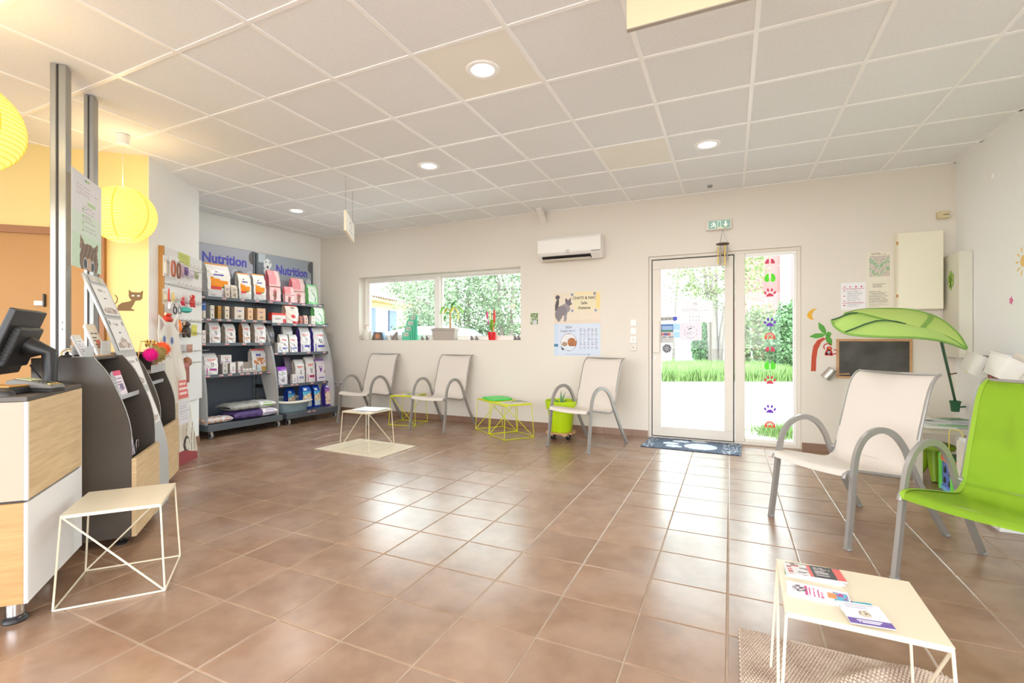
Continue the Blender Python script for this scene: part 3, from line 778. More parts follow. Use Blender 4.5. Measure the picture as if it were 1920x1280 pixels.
# posters
def catposter(u, v):
    x = u*1.54; y = v
    bgc = (226, 212, 192) if v > .12 else (222, 206, 186)
    if v > .9 and u > .45: bgc = (236, 214, 160)
    if .90 < u < .985 and .45 < v < .92: bgc = (238, 210, 140)
    dk, md, lt = (84, 76, 84), (130, 122, 128), (150, 142, 146)
    # grey cat walking, head to the right
    if ell(x, y, .27, .42, .17, .17, .9): return md
    if ell(x, y, .16, .30, .13, .2): return md
    if ell(x, y, .40, .50, .13, .16, 1.0): return lt
    if inpoly(x, y, [(.30, .40), (.46, .42), (.42, .08), (.34, .06), (.33, .3)]): return lt
    if inpoly(x, y, [(.08, .34), (.26, .34), (.2, .06), (.12, .06)]): return md
    if ell(x, y, .48, .66, .10, .10): return (110, 100, 108)
    if inpoly(x, y, [(.38, .70), (.40, .84), (.48, .75)]) or inpoly(x, y, [(.50, .76), (.56, .84), (.57, .70)]): return dk
    if ell(x, y, .55, .64, .05, .045): return dk
    if ell(x, y, .10, .62, .06, .22, -.2) or ell(x, y, .12, .86, .08, .07): return dk
    for a, b in ((.40, .93), (.88, .94), (.40, .41), (.90, .41)):
        X_, Y_ = (u-a)/.035, (v-b)/.055
        if X_*X_+(Y_+.2)**2 < .35: return (110, 130, 170)
        for q in (-.7, -.25, .25, .7):
            if (X_-q*1.1)**2+(Y_-.6+abs(q)*.4)**2 < .06: return (110, 130, 170)
    if .42 < u < .87 and .40 < v < .93: return (228, 216, 182)
    return bgc
p = wallthing('poster', 'poster of a grey cat with the words CHATS & NAC Salle d\'attente', 'poster', -1.738, 1.349)
raster(.598, .387, 92, 60, catposter).obj('sheet', M['print'], p, loc=(0, -.0015, 0))
M['ink'] = mat('dark_ink', (70, 64, 60), .6); M['blue_ink'] = mat('violet_blue_ink', (78, 78, 176), .5)
for s_, z_, sz in (('CHATS & NAC', .30, .049), ('Salle', .237, .049), ("d'attente", .177, .049)):
    text('lettering', s_, sz, M['ink'], p, (.095, -.0018, z_), align='CENTER', sx=.92, bold=.0008)
def calposter(u, v):
    x = u*1.54; bgc = (206, 216, 232)
    if u < .09: return (196, 212, 232) if not (.28 < v < .36) else (60, 120, 160)
    if ell(x, v, .50, .42, .27, .27):
        if not ell(x, v, .50, .42, .262, .262): return (60, 60, 70)
        if v < .30: return (214, 222, 232)
        if ell(x, v, .60, .42, .14, .14) or ell(x, v, .70, .38, .1, .09): return (176, 110, 62) if hsh(int(u*40), int(v*30)) > .3 else (150, 88, 46)
        if ell(x, v, .36, .36, .09, .07): return (170, 140, 116)
        return (224, 224, 226)
    if ell(x, v, .30, .22, .045, .045) or ell(x, v, .24, .27, .02, .02): return (50, 50, 56)
    for k in range(5):
        a = .56+k*.082
        if a < u < a+.06 and .22 < v < .86:
            r = (v-.22)/.64*30
            if (r % 1) < .5 and (u-a)/.06 < .4+.6*hsh(k, int(r)): return (150, 158, 178)
            return (216, 220, 234) if k % 2 else (210, 218, 232)
    if .26 < u < .7 and .045 < v < .06: return (150, 160, 176)
    return bgc
p = wallthing('calendar_poster', 'pale blue 2024 year calendar poster with dog and cat in a circle', 'calendar', -1.738, .942)
raster(.598, .405, 110, 74, calposter).obj('sheet', M['print'], p, loc=(0, -.0015, 0))
text('lettering', '2024', .042, M['ink'], p, (-.152, -.0018, .345), align='LEFT')
text('lettering', "L'appli des V", .038, M['ink'], p, (-.215, -.0018, .302), align='LEFT')
text('lettering', 'DP', .03, mat('teal_ink', (60, 130, 160), .5), p, (.13, -.0018, .008), align='LEFT')
def smf(u, v):
    if v < .35 and .3 < u < .8: return (206, 208, 214)
    return ((110, 136, 80), (150, 170, 120), (84, 104, 66), (196, 206, 180))[int(4*hsh(int(u*9), int(v*12)))]
p = wallthing('wall_photo', 'tiny green photo card stuck on the wall right of the window', 'picture', -2.308, 1.343)
raster(.104, .147, 12, 16, smf, .004).obj('print', M['print'], p, loc=(0, -.0045, 0))
# switches, four stacked
for k, (z, lb) in enumerate(((1.306, 'white wall switch, topmost of four beside the door'), (1.205, 'white wall switch, second from top beside the door'), (1.105, 'white wall socket, third from top beside the door'), (1.012, 'lowest switch plate beside the door, beige with dark dot'))):
    p = wallthing('wall_switch', lb, 'switch', -1.042, z, 'switch plates left of the glass door')
    MB().bb(-.038, -.01, 0, .038, -.0005, .078).obj('plate', M['beige_pvc'] if k == 3 else M['white_pvc'], p, bevel=.004)
    if k == 3: MB().lathe([(.008, 0), (.008, .004)], 12).obj('button', M['grey_pl'], p, loc=(0, -.010, .039), rot=(pi/2, 0, 0))
    elif k == 2: MB().lathe([(.019, 0), (.019, .002)], 16).obj('socket_well', M['beige_pvc'], p, loc=(0, -.010, .039), rot=(pi/2, 0, 0))
    else: MB().bb(-.022, -.014, .016, .022, -.009, .062).obj('rocker', M['white_pvc'], p, bevel=.002)
# double socket low by shelves
for k in range(2):
    p = wallthing('wall_socket', 'white wall socket low on the back wall, ' + ('left one behind first chair' if k == 0 else 'right one behind first chair'), 'socket', -5.717+.11*k, .40, 'low sockets behind the leftmost chair')
    MB().bb(-.04, -.01, 0, .04, -.0005, .08).obj('plate', M['white_pvc'], p, bevel=.004)
    MB().lathe([(.019, 0), (.019, .002)], 16).obj('socket_well', M['grey_pl'], p, loc=(0, -.010, .04), rot=(pi/2, 0, 0))
# ---- right part of the back wall
p = wallthing('motion_sensor', 'small beige sensor box high in the right corner', 'sensor', 1.80, 2.275)
MB().bb(-.043, -.05, 0, .043, -.0005, .066).obj('case', mat('aged_beige_plastic', (214, 198, 158), .5), p, bevel=.005)
MB().bb(-.005, -.052, .028, .035, -.0495, .034).obj('slot', M['black'], p)
cb = wallthing('wall_cabinet', 'flat cream wall cabinet hanging beside the map notice', 'cabinet', 1.605, 1.425)
M['cream'] = mat('cream_lacquer', (236, 230, 208), .4); M['cream2'] = mat('greyish_cream_lacquer', (214, 212, 196), .4)
MB().bb(-.165, -.10, 0, .175, -.001, .73).obj('body', M['cream'], cb, bevel=.004)
MB().bb(-.16, -.118, .005, .172, -.101, .728).obj('door', M['cream'], cb, bevel=.003)
for z in (.12, .62): MB().bb(-.172, -.112, z, -.158, -.098, z+.03).obj('hinge', M['tan'], cb)
cb = thing('corner_cabinet', 'tall narrow pale cabinet in the right corner with green clover sticker', 'cabinet', (1.897, 5.48, .985))
MB().bb(-.09, .018, 0, 0, .34, .93).obj('body', M['cream2'], cb, bevel=.003)
MB().bb(-.092, 0, 0, 0, .016, .93).obj('front_panel', M['cream2'], cb, bevel=.002)
m = MB()
for k in range(5):
    a = 2*pi*k/5+.5; m.lathe([(.028, 0), (.028, .002)], 10, c=(.034*cos(a)*1.0, .036*sin(a)*1.3, 0), sx=1, sy=1.2)
m.lathe([(.02, 0), (.02, .002)], 10); m.box((.0, -.07, .001), (.02, .05, .002))
o = m.obj('clover_sticker', mat('lime_sticker', (150, 190, 80), .5), cb); o.location = (-.0925, .17, .70); o.rotation_euler = (pi/2, 0, -pi/2)
def mapf(u, v):
    if .12 < u < .92 and .16 < v < .86:
        k = hsh(int(u*22), int(v*22)); 
        if abs(v-(.6+.12*sin(u*9))) < .09 or abs(v-(.32+.1*sin(u*8+1))) < .06: return (150, 184, 140) if k > .4 else (208, 206, 196)
        return (206, 194, 182) if k > .25 else (190, 180, 170)
    if bars(u, v, .2, .8, .88, .95, 2, 3): return (150, 140, 120)
    return (228, 222, 204)
def txtf(head, seed, tint=(226, 220, 202), ink=(176, 170, 154)):
    def f(u, v):
        if bars(u, v, .1, .9, .08, .66, 14, seed): return ink
        if bars(u, v, .25, .75, .78, .93, 3, seed+1): return ink
        return tint
    return f
def schedf(u, v):
    for y in (.90, .78, .60, .40, .24):
        if abs(v-y) < .008 and .05 < u < .95: return (190, 70, 90) if y != .60 else (120, 110, 120)
    if .80 < v < .89:
        for k in range(4):
            if abs(u-.15-.23*k) < .03 and abs(v-.84) < .02: return (196, 80, 100)
    for y in (.7, .5, .32, .16):
        if abs(u-.13) < .035 and abs(v-y) < .02: return (190, 90, 110)
    if bars(u, v, .25, .9, .08, .75, 16, 9): return (176, 174, 180)
    return (236, 234, 236)
for nm, lb, x, z, w_, h_, f, q in (('map_notice', 'small green and grey site map pinned left of the wall cabinet', 1.321, 1.717, .204, .291, mapf, (40, 50)),
                                ('notice_sheet', 'plain text notice pinned under the map', 1.322, 1.44, .204, .272, txtf(1, 5), (40, 60)),
                                ('notice_sheet', 'white notice with red lines, left of the map', 1.113, 1.445, .203, .27, schedf, (40, 60))):
    p = wallthing(nm, lb, 'notice', x, z); raster(w_, h_, q[0], q[1], f).obj('sheet', M['print'], p, loc=(0, -.0014, 0))
# blackboard
bd = wallthing('blackboard', 'small wood-framed chalkboard behind the near white chair', 'blackboard', 1.275, .755)
bm = M['tan2'] = wood_mat('pine_frame', (186, 140, 96), (206, 162, 116), (3, 3, 20))
M['chalk'] = mat('chalkboard_slate', (66, 64, 60), .7, noise=(5, (92, 90, 86), .16))
MB().bb(-.285, -.012, .02, .285, -.001, .375).obj('slate', M['chalk'], bd)
for a in ((-.303, 0, .303, .022), (-.303, .372, .303, .395), (-.303, .022, -.281, .372), (.281, .022, .303, .372)):
    MB().bb(a[0], -.018, a[1], a[2], -.001, a[3]).obj('frame_piece', bm, bd, bevel=.002)
# tin can on bracket
tc_ = thing('tin_can', 'tilted tin can fixed on the wall left of the chalkboard', 'tin', (.90, Y1-.075, .80), rot=(0, radians(38), 0))
MB().lathe([(.046, -.055), (.048, -.053), (.046, -.02), (.047, -.01), (.046, 0), (.047, .01), (.046, .02), (.046, .052), (.049, .056), (.044, .056), (.044, -.045), (.001, -.048)], 24, cap=False).obj('can', mat('tin', (200, 198, 192), .3, metal=.85), tc_, smooth=True)
MB().tube([(.03, .07, .03), (.05, 0, .035), (.13, 0, .13-.02)], .006, 6).obj('clip', M['tan2'], tc_)
# wall stickers
def flat(m, name, mt, par=None, y=-.002, loc=(0, 0, 0)):
    return m.obj(name, mt, par, loc=loc)
def sticker(poly, name, mt, par, th=.002): return MB().prism(poly, -th, -.0004, 'y').obj(name, mt, par)
def arcpoly(cx, cy, r1, r2, a0, a1, n=18):
    return [(cx+r1*cos(a0+(a1-a0)*k/n), cy+r1*sin(a0+(a1-a0)*k/n)) for k in range(n+1)]+[(cx+r2*cos(a1-(a1-a0)*k/n), cy+r2*sin(a1-(a1-a0)*k/n)) for k in range(n+1)]
mo = wallthing('moon_sticker', 'yellow crescent moon wall sticker beside the door', 'wall sticker', .765, 1.345)
pts = [(.045, .122), (.0, .112), (-.032, .085), (-.046, .055), (-.04, .028), (-.018, .01), (.016, 0), (.0, .028), (-.004, .06), (.012, .095)]
sticker(pts, 'crescent', mat('yellow_sticker', (228, 172, 36), .6), mo)
pa = wallthing('palm_sticker', 'palm tree wall sticker with red trunk and green fronds', 'wall sticker', .84, .82)
tr = [(-.087, 0), (-.043, 0), (-.040, .12), (-.028, .22), (.005, .30), (.045, .335), (.02, .345), (-.03, .32), (-.065, .26), (-.08, .16)]
sticker(tr, 'trunk', mat('rust_sticker', (192, 72, 42), .6), pa)
gs = mat('green_sticker', (88, 164, 60), .6)
def leafp(x, y, l, w_, a):
    P = [(0, 0), (.25*l, w_*.8), (.6*l, w_), (l, 0), (.6*l, -w_), (.25*l, -w_*.8)]
    return [(x+p_[0]*cos(a)-p_[1]*sin(a), y+p_[0]*sin(a)+p_[1]*cos(a)) for p_ in P]
for a, l_ in ((2.05, .145), (3.28, .15), (-1.15, .12), (.25, .05)): sticker(leafp(.045, .375, l_, .026, a), 'frond', gs, pa)
mk = wallthing('monkey_sticker', 'small red monkey wall sticker hanging under the palm', 'wall sticker', .908, .985)
rs = mat('red_sticker', (196, 34, 48), .6)
sticker(disc_poly(0, .03, .03, .032), 'body', rs, mk); sticker(disc_poly(.004, .07, .024, .02), 'head', rs, mk)
sticker(disc_poly(-.022, .012, .014, .016), 'limb', rs, mk); sticker(disc_poly(.024, .008, .014, .014), 'limb', rs, mk)
sticker(arcpoly(-.01, .085, .038, .028, .5, 3.9), 'arm', rs, mk); sticker(arcpoly(.05, .035, .026, .016, -2.2, 2.0), 'tail', rs, mk)
o = sticker(disc_poly(0, .03, .015, .017), 'belly', M['grey_pl'], mk, .003); o = sticker(disc_poly(.005, .068, .011, .007), 'face', mat('yellow_face', (230, 180, 60), .6), mk, .003)
for nm, lb, y_, z_, cl, r_ in (('flower_sticker', 'pink flower sticker on the right wall', 4.86, 1.435, (222, 110, 160), .022), ('sun_sticker', 'yellow sun sticker cut off at the right edge, high on the wall', 4.69, 1.706, (238, 196, 120), .07)):
    fs_ = thing(nm, lb, 'wall sticker', (X1, y_, z_), -pi/2)
    for k in range(5 if r_ < .05 else 10):
        a = 2*pi*k/(5 if r_ < .05 else 10)
        sticker(leafp(0, 0, r_*1.5, r_*.4 if r_ < .05 else r_*.12, a) if r_ < .05 else leafp(r_*.9*cos(a), r_*.9*sin(a), r_*.7, r_*.1, a), 'petal' if r_ < .05 else 'ray', mat(nm+'_film', cl, .6) if k == 0 else bpy.data.materials[nm+'_film'], fs_)
    sticker(disc_poly(0, 0, r_*.6, r_*.6), 'centre', bpy.data.materials[nm+'_film'], fs_, .0026)
wd_ = thing('wall_dome', 'tiny round white cap high on the right wall', 'wall fitting', (X1, 5.15, 2.454), rot=(0, -pi/2, 0))
MB().lathe([(.03, 0), (.028, .01), (.015, .014), (.001, .015)], 20).obj('cap', M['white_pvc'], wd_, smooth=True)
cd = thing('ceiling_sensor', 'tiny grey round sensor in the ceiling near the door', 'sensor', (*(-0.198,5.6), CEIL))
MB().lathe([(.001, -.022), (.02, -.02), (.026, -.008), (.028, 0)], 16).obj('dome', M['grey_pl'], cd, smooth=True)
# ------------------------------------------------------------------ reception counter
C0, C1 = Vector((-2.516, .925)), Vector((-2.975, 1.301)); nV = Vector((-.665, -.747)); dV = Vector((-.747, .665)); lV = Vector((-.70, -.714))
dk = thing('reception_counter', 'reception counter with beige, oak and white panels at the left edge', 'counter')
PL, PR = C0+lV*.9, C1+nV*.6
core = [C0+lV*.015-Vector((0, 0)), C1+nV*.012, PR, PL+dV*.45, PL+dV*.012]
core[0] = C0+(lV+dV)*.014
m = MB().prism([tuple(p) for p in core], .11, .895); m.obj('carcass', M['gasket'], dk)
top = [C0, C1, PR+nV*.02, PL+dV*.46+lV*.02, PL]
MB().prism([tuple(p) for p in top], .897, .917).obj('countertop', M['dark'], dk, bevel=.002)
def vpanel(name, a, b, z0, z1, th, mt, par, inward):
    q = inward*th; a, b = Vector(a), Vector(b)
    P = [a, b, b+q, a+q]
    ar = sum(P[i].x*P[(i+1) % 4].y-P[(i+1) % 4].x*P[i].y for i in range(4))
    if ar < 0: P = P[::-1]
    return MB().prism([tuple(p) for p in P], z0, z1).obj(name, mt, par, bevel=.0015)
e = .012
vpanel('side_panel', C0+dV*e, C1, .507, .896, .018, M['oak'], dk, nV)
vpanel('side_panel', C0+dV*e, C1, .10, .497, .018, M['white_panel'], dk, nV)
vpanel('front_panel', C0+lV*e, PL, .507, .896, .018, M['beige_panel'], dk, dV)
vpanel('front_panel', C0+lV*e, PL, .10, .497, .018, M['oak2'], dk, dV)
for z0, z1 in ((.507, .896), (.10, .497)):
    MB().prism([tuple(C0), tuple(C0+dV*e), tuple(C0+dV*e+lV*e), tuple(C0+lV*e)], z0, z1).obj('edge_strip', M['white_pvc'], dk)
MB().prism([tuple(C1), tuple(C1+dV*.003), tuple(C1+dV*.003+nV*.5), tuple(C1+nV*.5)], .10, .896).obj('edge_strip', M['white_pvc'], dk)
for p in (Vector((-2.635, .93)), C1+nV*.12+dV*-.1, PL+dV*.1-lV*.1):
    MB().lathe([(.032, .02), (.03, .022), (.03, .115)], 20, c=(p.x, p.y, 0)).obj('leg', M['chrome'], dk, smooth=True)
    MB().lathe([(.040, 0), (.042, .006), (.038, .014), (.031, .02), (.031, .028)], 20, c=(p.x, p.y, 0)).obj('foot', M['black'], dk, smooth=True)
UR = atan2(dV.y, dV.x); UO = Vector((-3.02, 1.55))
def UW(a, t): p = UO+dV*a+nV*t; return (p.x, p.y)
PROF = [(.003, .045), (.003, .559), (.008, .651), (.032, .756), (.068, .858), (.113, .96), (.171, 1.045), (.43, 1.045), (.43, .045)]
def unit(name, label, a0, t0, group):
    x, y = UW(a0, t0); u = thing(name, label, 'display stand', (x, y, 0), UR, group)
    for q in (0, .471):
        MB().prism(PROF, q, q+.018, 'x').obj('side_panel', M['dark'], u)
        pts = [(q+.009, t-.0015, z) for t, z in bez([(t, z, 0) for t, z in PROF[:7]], 3) for z in [z]] if False else None
        rim = bez([(0, t, z) for t, z in PROF[1:7]], 4)
        MB().grid(lambda u_, v_, q=q, rim=rim: Vector((q+.018*u_, (rim[min(int(v_*(len(rim)-1)+.5), len(rim)-1)]).y-.0012, rim[min(int(v_*(len(rim)-1)+.5), len(rim)-1)].z)), 1, len(rim)-1).obj('edging', M['edge_grey'], u)
    MB().bb(.018, .40, .05, .471, .415, 1.04).obj('back_panel', M['dark'], u)
    MB().bb(.018, .19, 1.03, .471, .43, 1.045).obj('top_panel', M['dark'], u)
    MB().bb(-.002, -.021, .045, .489, .001, .479).obj('front_board', M['oak'], u, bevel=.001)
    MB().bb(.018, .02, .05, .471, .40, .065).obj('bottom_panel', M['dark'], u)
    MB().bb(.018, .05, .44, .471, .40, .452).obj('shelf', M['dark'], u)
    for q in (.05, .43):
        MB().lathe([(.03, 0), (.031, .008), (.02, .014), (.008, .016), (.008, .046)], 14, c=(q, .06, 0)).obj('foot', M['black'], u, smooth=True)
        MB().lathe([(.03, 0), (.031, .008), (.02, .014), (.008, .016), (.008, .046)], 14, c=(q, .38, 0)).obj('foot', M['black'], u, smooth=True)
    m = MB(); m.bb(.02, .085, .796, .468, .30, .801); m.bb(.02, .083, .796, .468, .087, .822)
    m.obj('acrylic_shelf', M['acrylic_w'], u)
    MB().lathe([(.004, 0), (.003, .003)], 8).obj('shelf_pin', M['chrome'], u, loc=(.47, .10, .66), rot=(0, -pi/2, 0))
    return u
M['acrylic_w'] = mat('frosted_acrylic', (225, 228, 230), .25, alpha=(.55, (245, 248, 250)))
GD = 'dark curved leaflet stands beside the counter'
unit('leaflet_stand', 'dark curved leaflet stand next to the counter, magazines on its clear shelf', 0, 0, GD)
unit('leaflet_stand', 'dark curved display stand further back, pompom keyrings on top', 1.048, .094, GD)
# silver poster board
x, y = UW(.51, 0); sb = thing('poster_board', 'tall curved silver board with four landscape notices between the dark stands', 'display board', (x, y, 0), UR)
CV = bez([(0, .006, .0), (0, .006, .208), (0, .014, .389), (0, .06, .595), (0, .13, .82), (0, .207, 1.07), (0, .285, 1.30), (0, .385, 1.563)], 5)
def cvz(z):
    for i in range(len(CV)-1):
        if CV[i].z <= z <= CV[i+1].z:
            k = (z-CV[i].z)/(CV[i+1].z-CV[i].z); return CV[i].y*(1-k)+CV[i+1].y*k
    return CV[-1].y
n = len(CV)-1
def sbf(u, v):
    k = v*n; i = min(int(k), n-1); p = CV[i].lerp(CV[i+1], k-i); x = .355*u
    if v > .985 and u in (0., 1.): x = .02 if u == 0 else .335
    return Vector((x, p.y, p.z))
MB().grid(sbf, 8, n*1, thick=.012).obj('board', M['silver'], sb, smooth=True)
def noticef(seed, head):
    def f(u, v):
        if u < .02 or u > .98 or v < .03 or v > .97: return (206, 206, 206)
        if bars(u, v, .28, .72, .74, .84, 2, seed): return (170, 168, 168)
        if .42 < u < .58 and .52 < v < .58: return (90, 90, 96)
        if head and (ell(u, v, .10, .85, .05, .08) or ell(u, v, .9, .85, .05, .08)): return (120, 124, 130)
        for k in range(9):
            cx = .14+.09*k; h = .12+.22*(1-abs(k-4)/4.5)*(1 if head else .4)+.05*hsh(k, seed)
            if abs(u-cx) < .034 and .06 < v < .06+h: return ((190, 170, 160), (160, 130, 120), (206, 190, 180), (140, 120, 112))[int(4*hsh(k, seed, int(v*14)))]
        return (240, 240, 240)
    return f
for k, (z0, z1, a0, a1, hd) in enumerate(((1.30, 1.505, .04, .33, 0), (1.07, 1.285, .03, .33, 1), (.825, 1.035, .03, .33, 1), (.565, .79, .05, .33, 0))):
    w_ = a1-a0
    raster(w_, z1-z0, 40, 26, noticef(k*7+3, hd), 0, curve=lambda X_, Y_, Z_, z0=z0, a0=a0, w_=w_: (X_+a0+w_/2, cvz(Z_+z0)-.0035, Z_+z0)).obj('notice', M['print'], sb)
raster(.26, .04, 40, 5, lambda u, v: (214, 206, 200) if not (.62 < u < .72) and hsh(int(u*12)) > .4 else ((150, 190, 120) if .62 < u < .72 else (200, 198, 196)), 0, curve=lambda X_, Y_, Z_: (X_+.19, cvz(Z_+1.515)-.003, Z_+1.515)).obj('header_strip', M['print'], sb)

# aluminium posts
for q, lb in (((-3.605, 1.50), 'tall grey aluminium post behind the counter, the nearer one with the kitten poster edge'), ((-3.885, 1.768), 'tall grey aluminium post behind the counter, the further one')):
    t = thing('aluminium_post', lb, 'post', (q[0], q[1], 0), UR, 'aluminium posts behind the counter')
    wn = .076 if q[0] > -3.7 else .056
    MB().bb(0, 0, 0, .075, wn*.48, CEIL-.004).obj('profile', M['alu_post'], t, bevel=.003)
    MB().bb(.004, wn*.48, 0, .070, wn*.62, CEIL-.006).obj('groove', M['gasket'], t)
    MB().bb(0, wn*.62, 0, .075, wn, CEIL-.004).obj('profile', M['alu_post'], t, bevel=.003)
    for z in (1.2, 1.24): MB().bb(-.001, wn*.2, z, 0, wn*.25, z+.01).obj('screw', M['black'], t)
# kitten poster
def kitten(u, v):
    if v < .36:
        x, y = (u-.56)/.36, v/.36
        fur = ((122, 100, 84), (142, 118, 98), (108, 88, 74))
        if inpoly(x, y, [(-.86, .55), (-.80, 1.0), (-.35, .72)]) or inpoly(x, y, [(.35, .70), (.86, .92), (.80, .5)]): return (150, 124, 110) if hsh(int(u*30), int(v*40)) > .4 else (110, 90, 78)
        if ell(x, y, 0, .28, .88, .52):
            if ell(x, y, -.34, .18, .15, .14) or ell(x, y, .34, .14, .15, .14): return (60, 70, 84)
            if ell(x, y, -.34, .18, .20, .19) or ell(x, y, .34, .14, .20, .19): return (200, 196, 190)
            if abs(x) < .16 and y < .35: return (196, 168, 146)
            st = int((x+2)*9+sin(y*6)*1.2)
            return fur[st % 3]
        return (206, 232, 206)
    if .935 < v < .97 and .42 < u < .56: return (120, 150, 170) if u < .47 else (160, 196, 120)
    if .70 < v < .735 and .5 < u < .78: return (176, 214, 160)
    if bars(u, v, .15, .9, .75, .88, 4, 3, .4): return (204, 190, 200)
    if bars(u, v, .34, .85, .40, .68, 9, 8, .35): return (190, 194, 196)
    for k in range(4):
        if ell(u, v, .35, .64-.075*k, .028, .016): return (150, 196, 130)
    if v < .6: return (218, 234, 222)
    return (230, 230, 236)
pp0, pp1 = Vector((-3.565, 1.489))+nV*-.0+dV*.0, Vector((-3.915, 1.802))
d_ = pp1-pp0; L_ = d_.length; pa = atan2(d_.y, d_.x)
kp = thing('kitten_poster', 'tall poster with a tabby kitten peeking up, hung on the posts', 'poster', ((pp0.x+pp1.x)/2-nV.x*.02, (pp0.y+pp1.y)/2-nV.y*.02, 1.586), pa+pi)
kp.rotation_euler = (0, 0, pa)
o = raster(L_, .59, 60, 84, kitten, 0, y=-.001); 
f0 = (-nV).x*sin(pa)*-1+(-nV).y*cos(pa)   # local y of room side
o = raster(L_, .59, 60, 84, kitten, .0012); o = o.obj('sheet', M['print'], kp)
if f0 > 0: kp.rotation_euler = (0, 0, pa+pi)

# things on the counter and stands
def UT(name, label, cat, a, t, z, rz=0, group=None):
    x, y = UW(a, t); return thing(name, label, cat, (x, y, z), UR+rz, group)
mx, my = -3.165, 1.115
mon = thing('monitor', 'black computer monitor seen from behind on the reception counter', 'monitor', (mx, my, .917), radians(-37.3))
T = Matrix.Rotation(radians(-20), 3, 'X')
def TM(v): return T @ Vector(v)+Vector((0, 0, .215))
def tbx(c, d, nm, mt, bev=.006):
    q = TM(c); return MB().box(q, d, M=T).obj(nm, mt, mon, bevel=bev, seg=2)
tbx((0, 0, 0), (.37, .03, .33), 'screen_housing', M['black'])
tbx((0, -.0155, .005), (.345, .002, .29), 'screen', mat('dark_screen', (16, 18, 22), .15), 0)
tbx((0, .028, -.015), (.27, .04, .20), 'back_bulge', M['black'], .01)
for k in range(9): tbx((-.137, .03, .06-.018*k), (.006, .028, .008), 'vent_slot', M['gasket'], 0)
for k in range(9): tbx((.137, .03, .06-.018*k), (.006, .028, .008), 'vent_slot', M['gasket'], 0)
MB().tube([TM((0, .045, 0)), TM((0, .085, -.01)), (0, .13, .16), (0, .13, .012)], [.045, .045, .032, .03], 14).obj('stand_neck', M['black'], mon, smooth=True)
MB().lathe([(.11, 0), (.11, .008), (.05, .016)], 24, c=(0, .10, 0)).obj('stand_base', M['black'], mon, smooth=True)
MB().tube([(-.02, .05, .10), (-.03, .09, .03), (-.06, .14, .004), (-.16, .12, .004)], .004, 6).obj('cable', M['black_soft'], mon, smooth=True)
mx, my = (-2.718,1.024)
cr = thing('card_reader', 'dark grey card payment terminal lying on the counter', 'card terminal', (mx, my, .917), radians(25.09)+radians(8))
side = [(-.088, .002), (.088, .002), (.092, .016), (.085, .030), (.02, .052), (-.055, .058), (-.085, .048), (-.092, .02)]
def ysh(pr, w0, w1): return MB().prism(pr, w0, w1, 'y')
MB().prism([(-.088, .0), (.09, .0), (.093, .012), (-.02, .02), (-.07, .03), (-.09, .02)], -.036, .036, 'y').obj('base_shell', M['black'], cr, bevel=.003)
MB().prism([(-.085, .026), (.0, .018), (.092, .014), (.088, .03), (.02, .046), (-.055, .058), (-.085, .05)], -.039, .039, 'y').obj('top_shell', mat('grey_shell', (96, 92, 86), .4), cr, bevel=.004)
a_ = atan2(.046-.058, .075); R2 = Matrix.Rotation(-a_, 3, 'Y')
MB().box((-.022, 0, .0548), (.055, .058, .002), M=R2).obj('display', mat('terminal_display', (190, 196, 150), .2), cr)
R3 = Matrix.Rotation(atan2(.016, .068), 3, 'Y')
for i in range(4):
    for j in range(3):
        MB().box((.026+.015*i, -.02+.02*j, .0462-.0038*i), (.010, .014, .004), M=R3).obj('key', mat('key_grey', (60, 60, 60), .5) if i < 3 else M['gold'], cr)
MB().tube([(-.088, -.02, .02), (-.094, 0, .022), (-.088, .02, .02)], .006, 6).obj('red_tab', M['red'], cr)
mx, my = (-2.734,0.928)
kb = thing('phone_cradle', 'flat black device with ochre top at the left edge of the counter', 'device', (mx, my, .917), radians(30))
MB().bb(-.11, -.06, 0, .075, .06, .028).obj('body', M['black'], kb, bevel=.005); MB().bb(-.10, -.055, .029, .07, .05, .036).obj('top_cover', M['orange_door'], kb, bevel=.002)
mo2 = thing('computer_mouse', 'black mouse by the left edge of the counter', 'mouse', (-2.644,0.893,0.917), radians(30))
MB().grid(lambda u, v: Vector((.05*cos(pi*u)*sin(pi*v) if 0 < v < 1 else 0, -.03*cos(pi*v), .028*sin(pi*v)*sin(pi*u))), 14, 10).obj('shell', M['black'], mo2, smooth=True)
bl = thing('service_bell', 'chrome service bell on top of the dark stand', 'bell', (*UW(.12, .305), 1.0455))
MB().lathe([(.052, 0), (.053, .004), (.046, .008), (.044, .012)], 28).obj('base', M['black'], bl, smooth=True)
MB().lathe([(.046, .014), (.0455, .02), (.040, .034), (.028, .045), (.010, .051), (.001, .052)], 28, cap=False).obj('dome', M['chrome'], bl, smooth=True)
MB().lathe([(.003, .05), (.003, .058), (.007, .060), (.005, .064), (.001, .065)], 12).obj('button', M['chrome'], bl, smooth=True)
def leafletf(cols, seed):
    def f(u, v):
        if v > .8: return cols[0]
        if bars(u, v, .12, .88, .12, .72, 8, seed, .4): return cols[2]
        if len(cols) > 3 and .25 < v < .5 and .3 < u < .8: return cols[3]
        return cols[1]
    return f
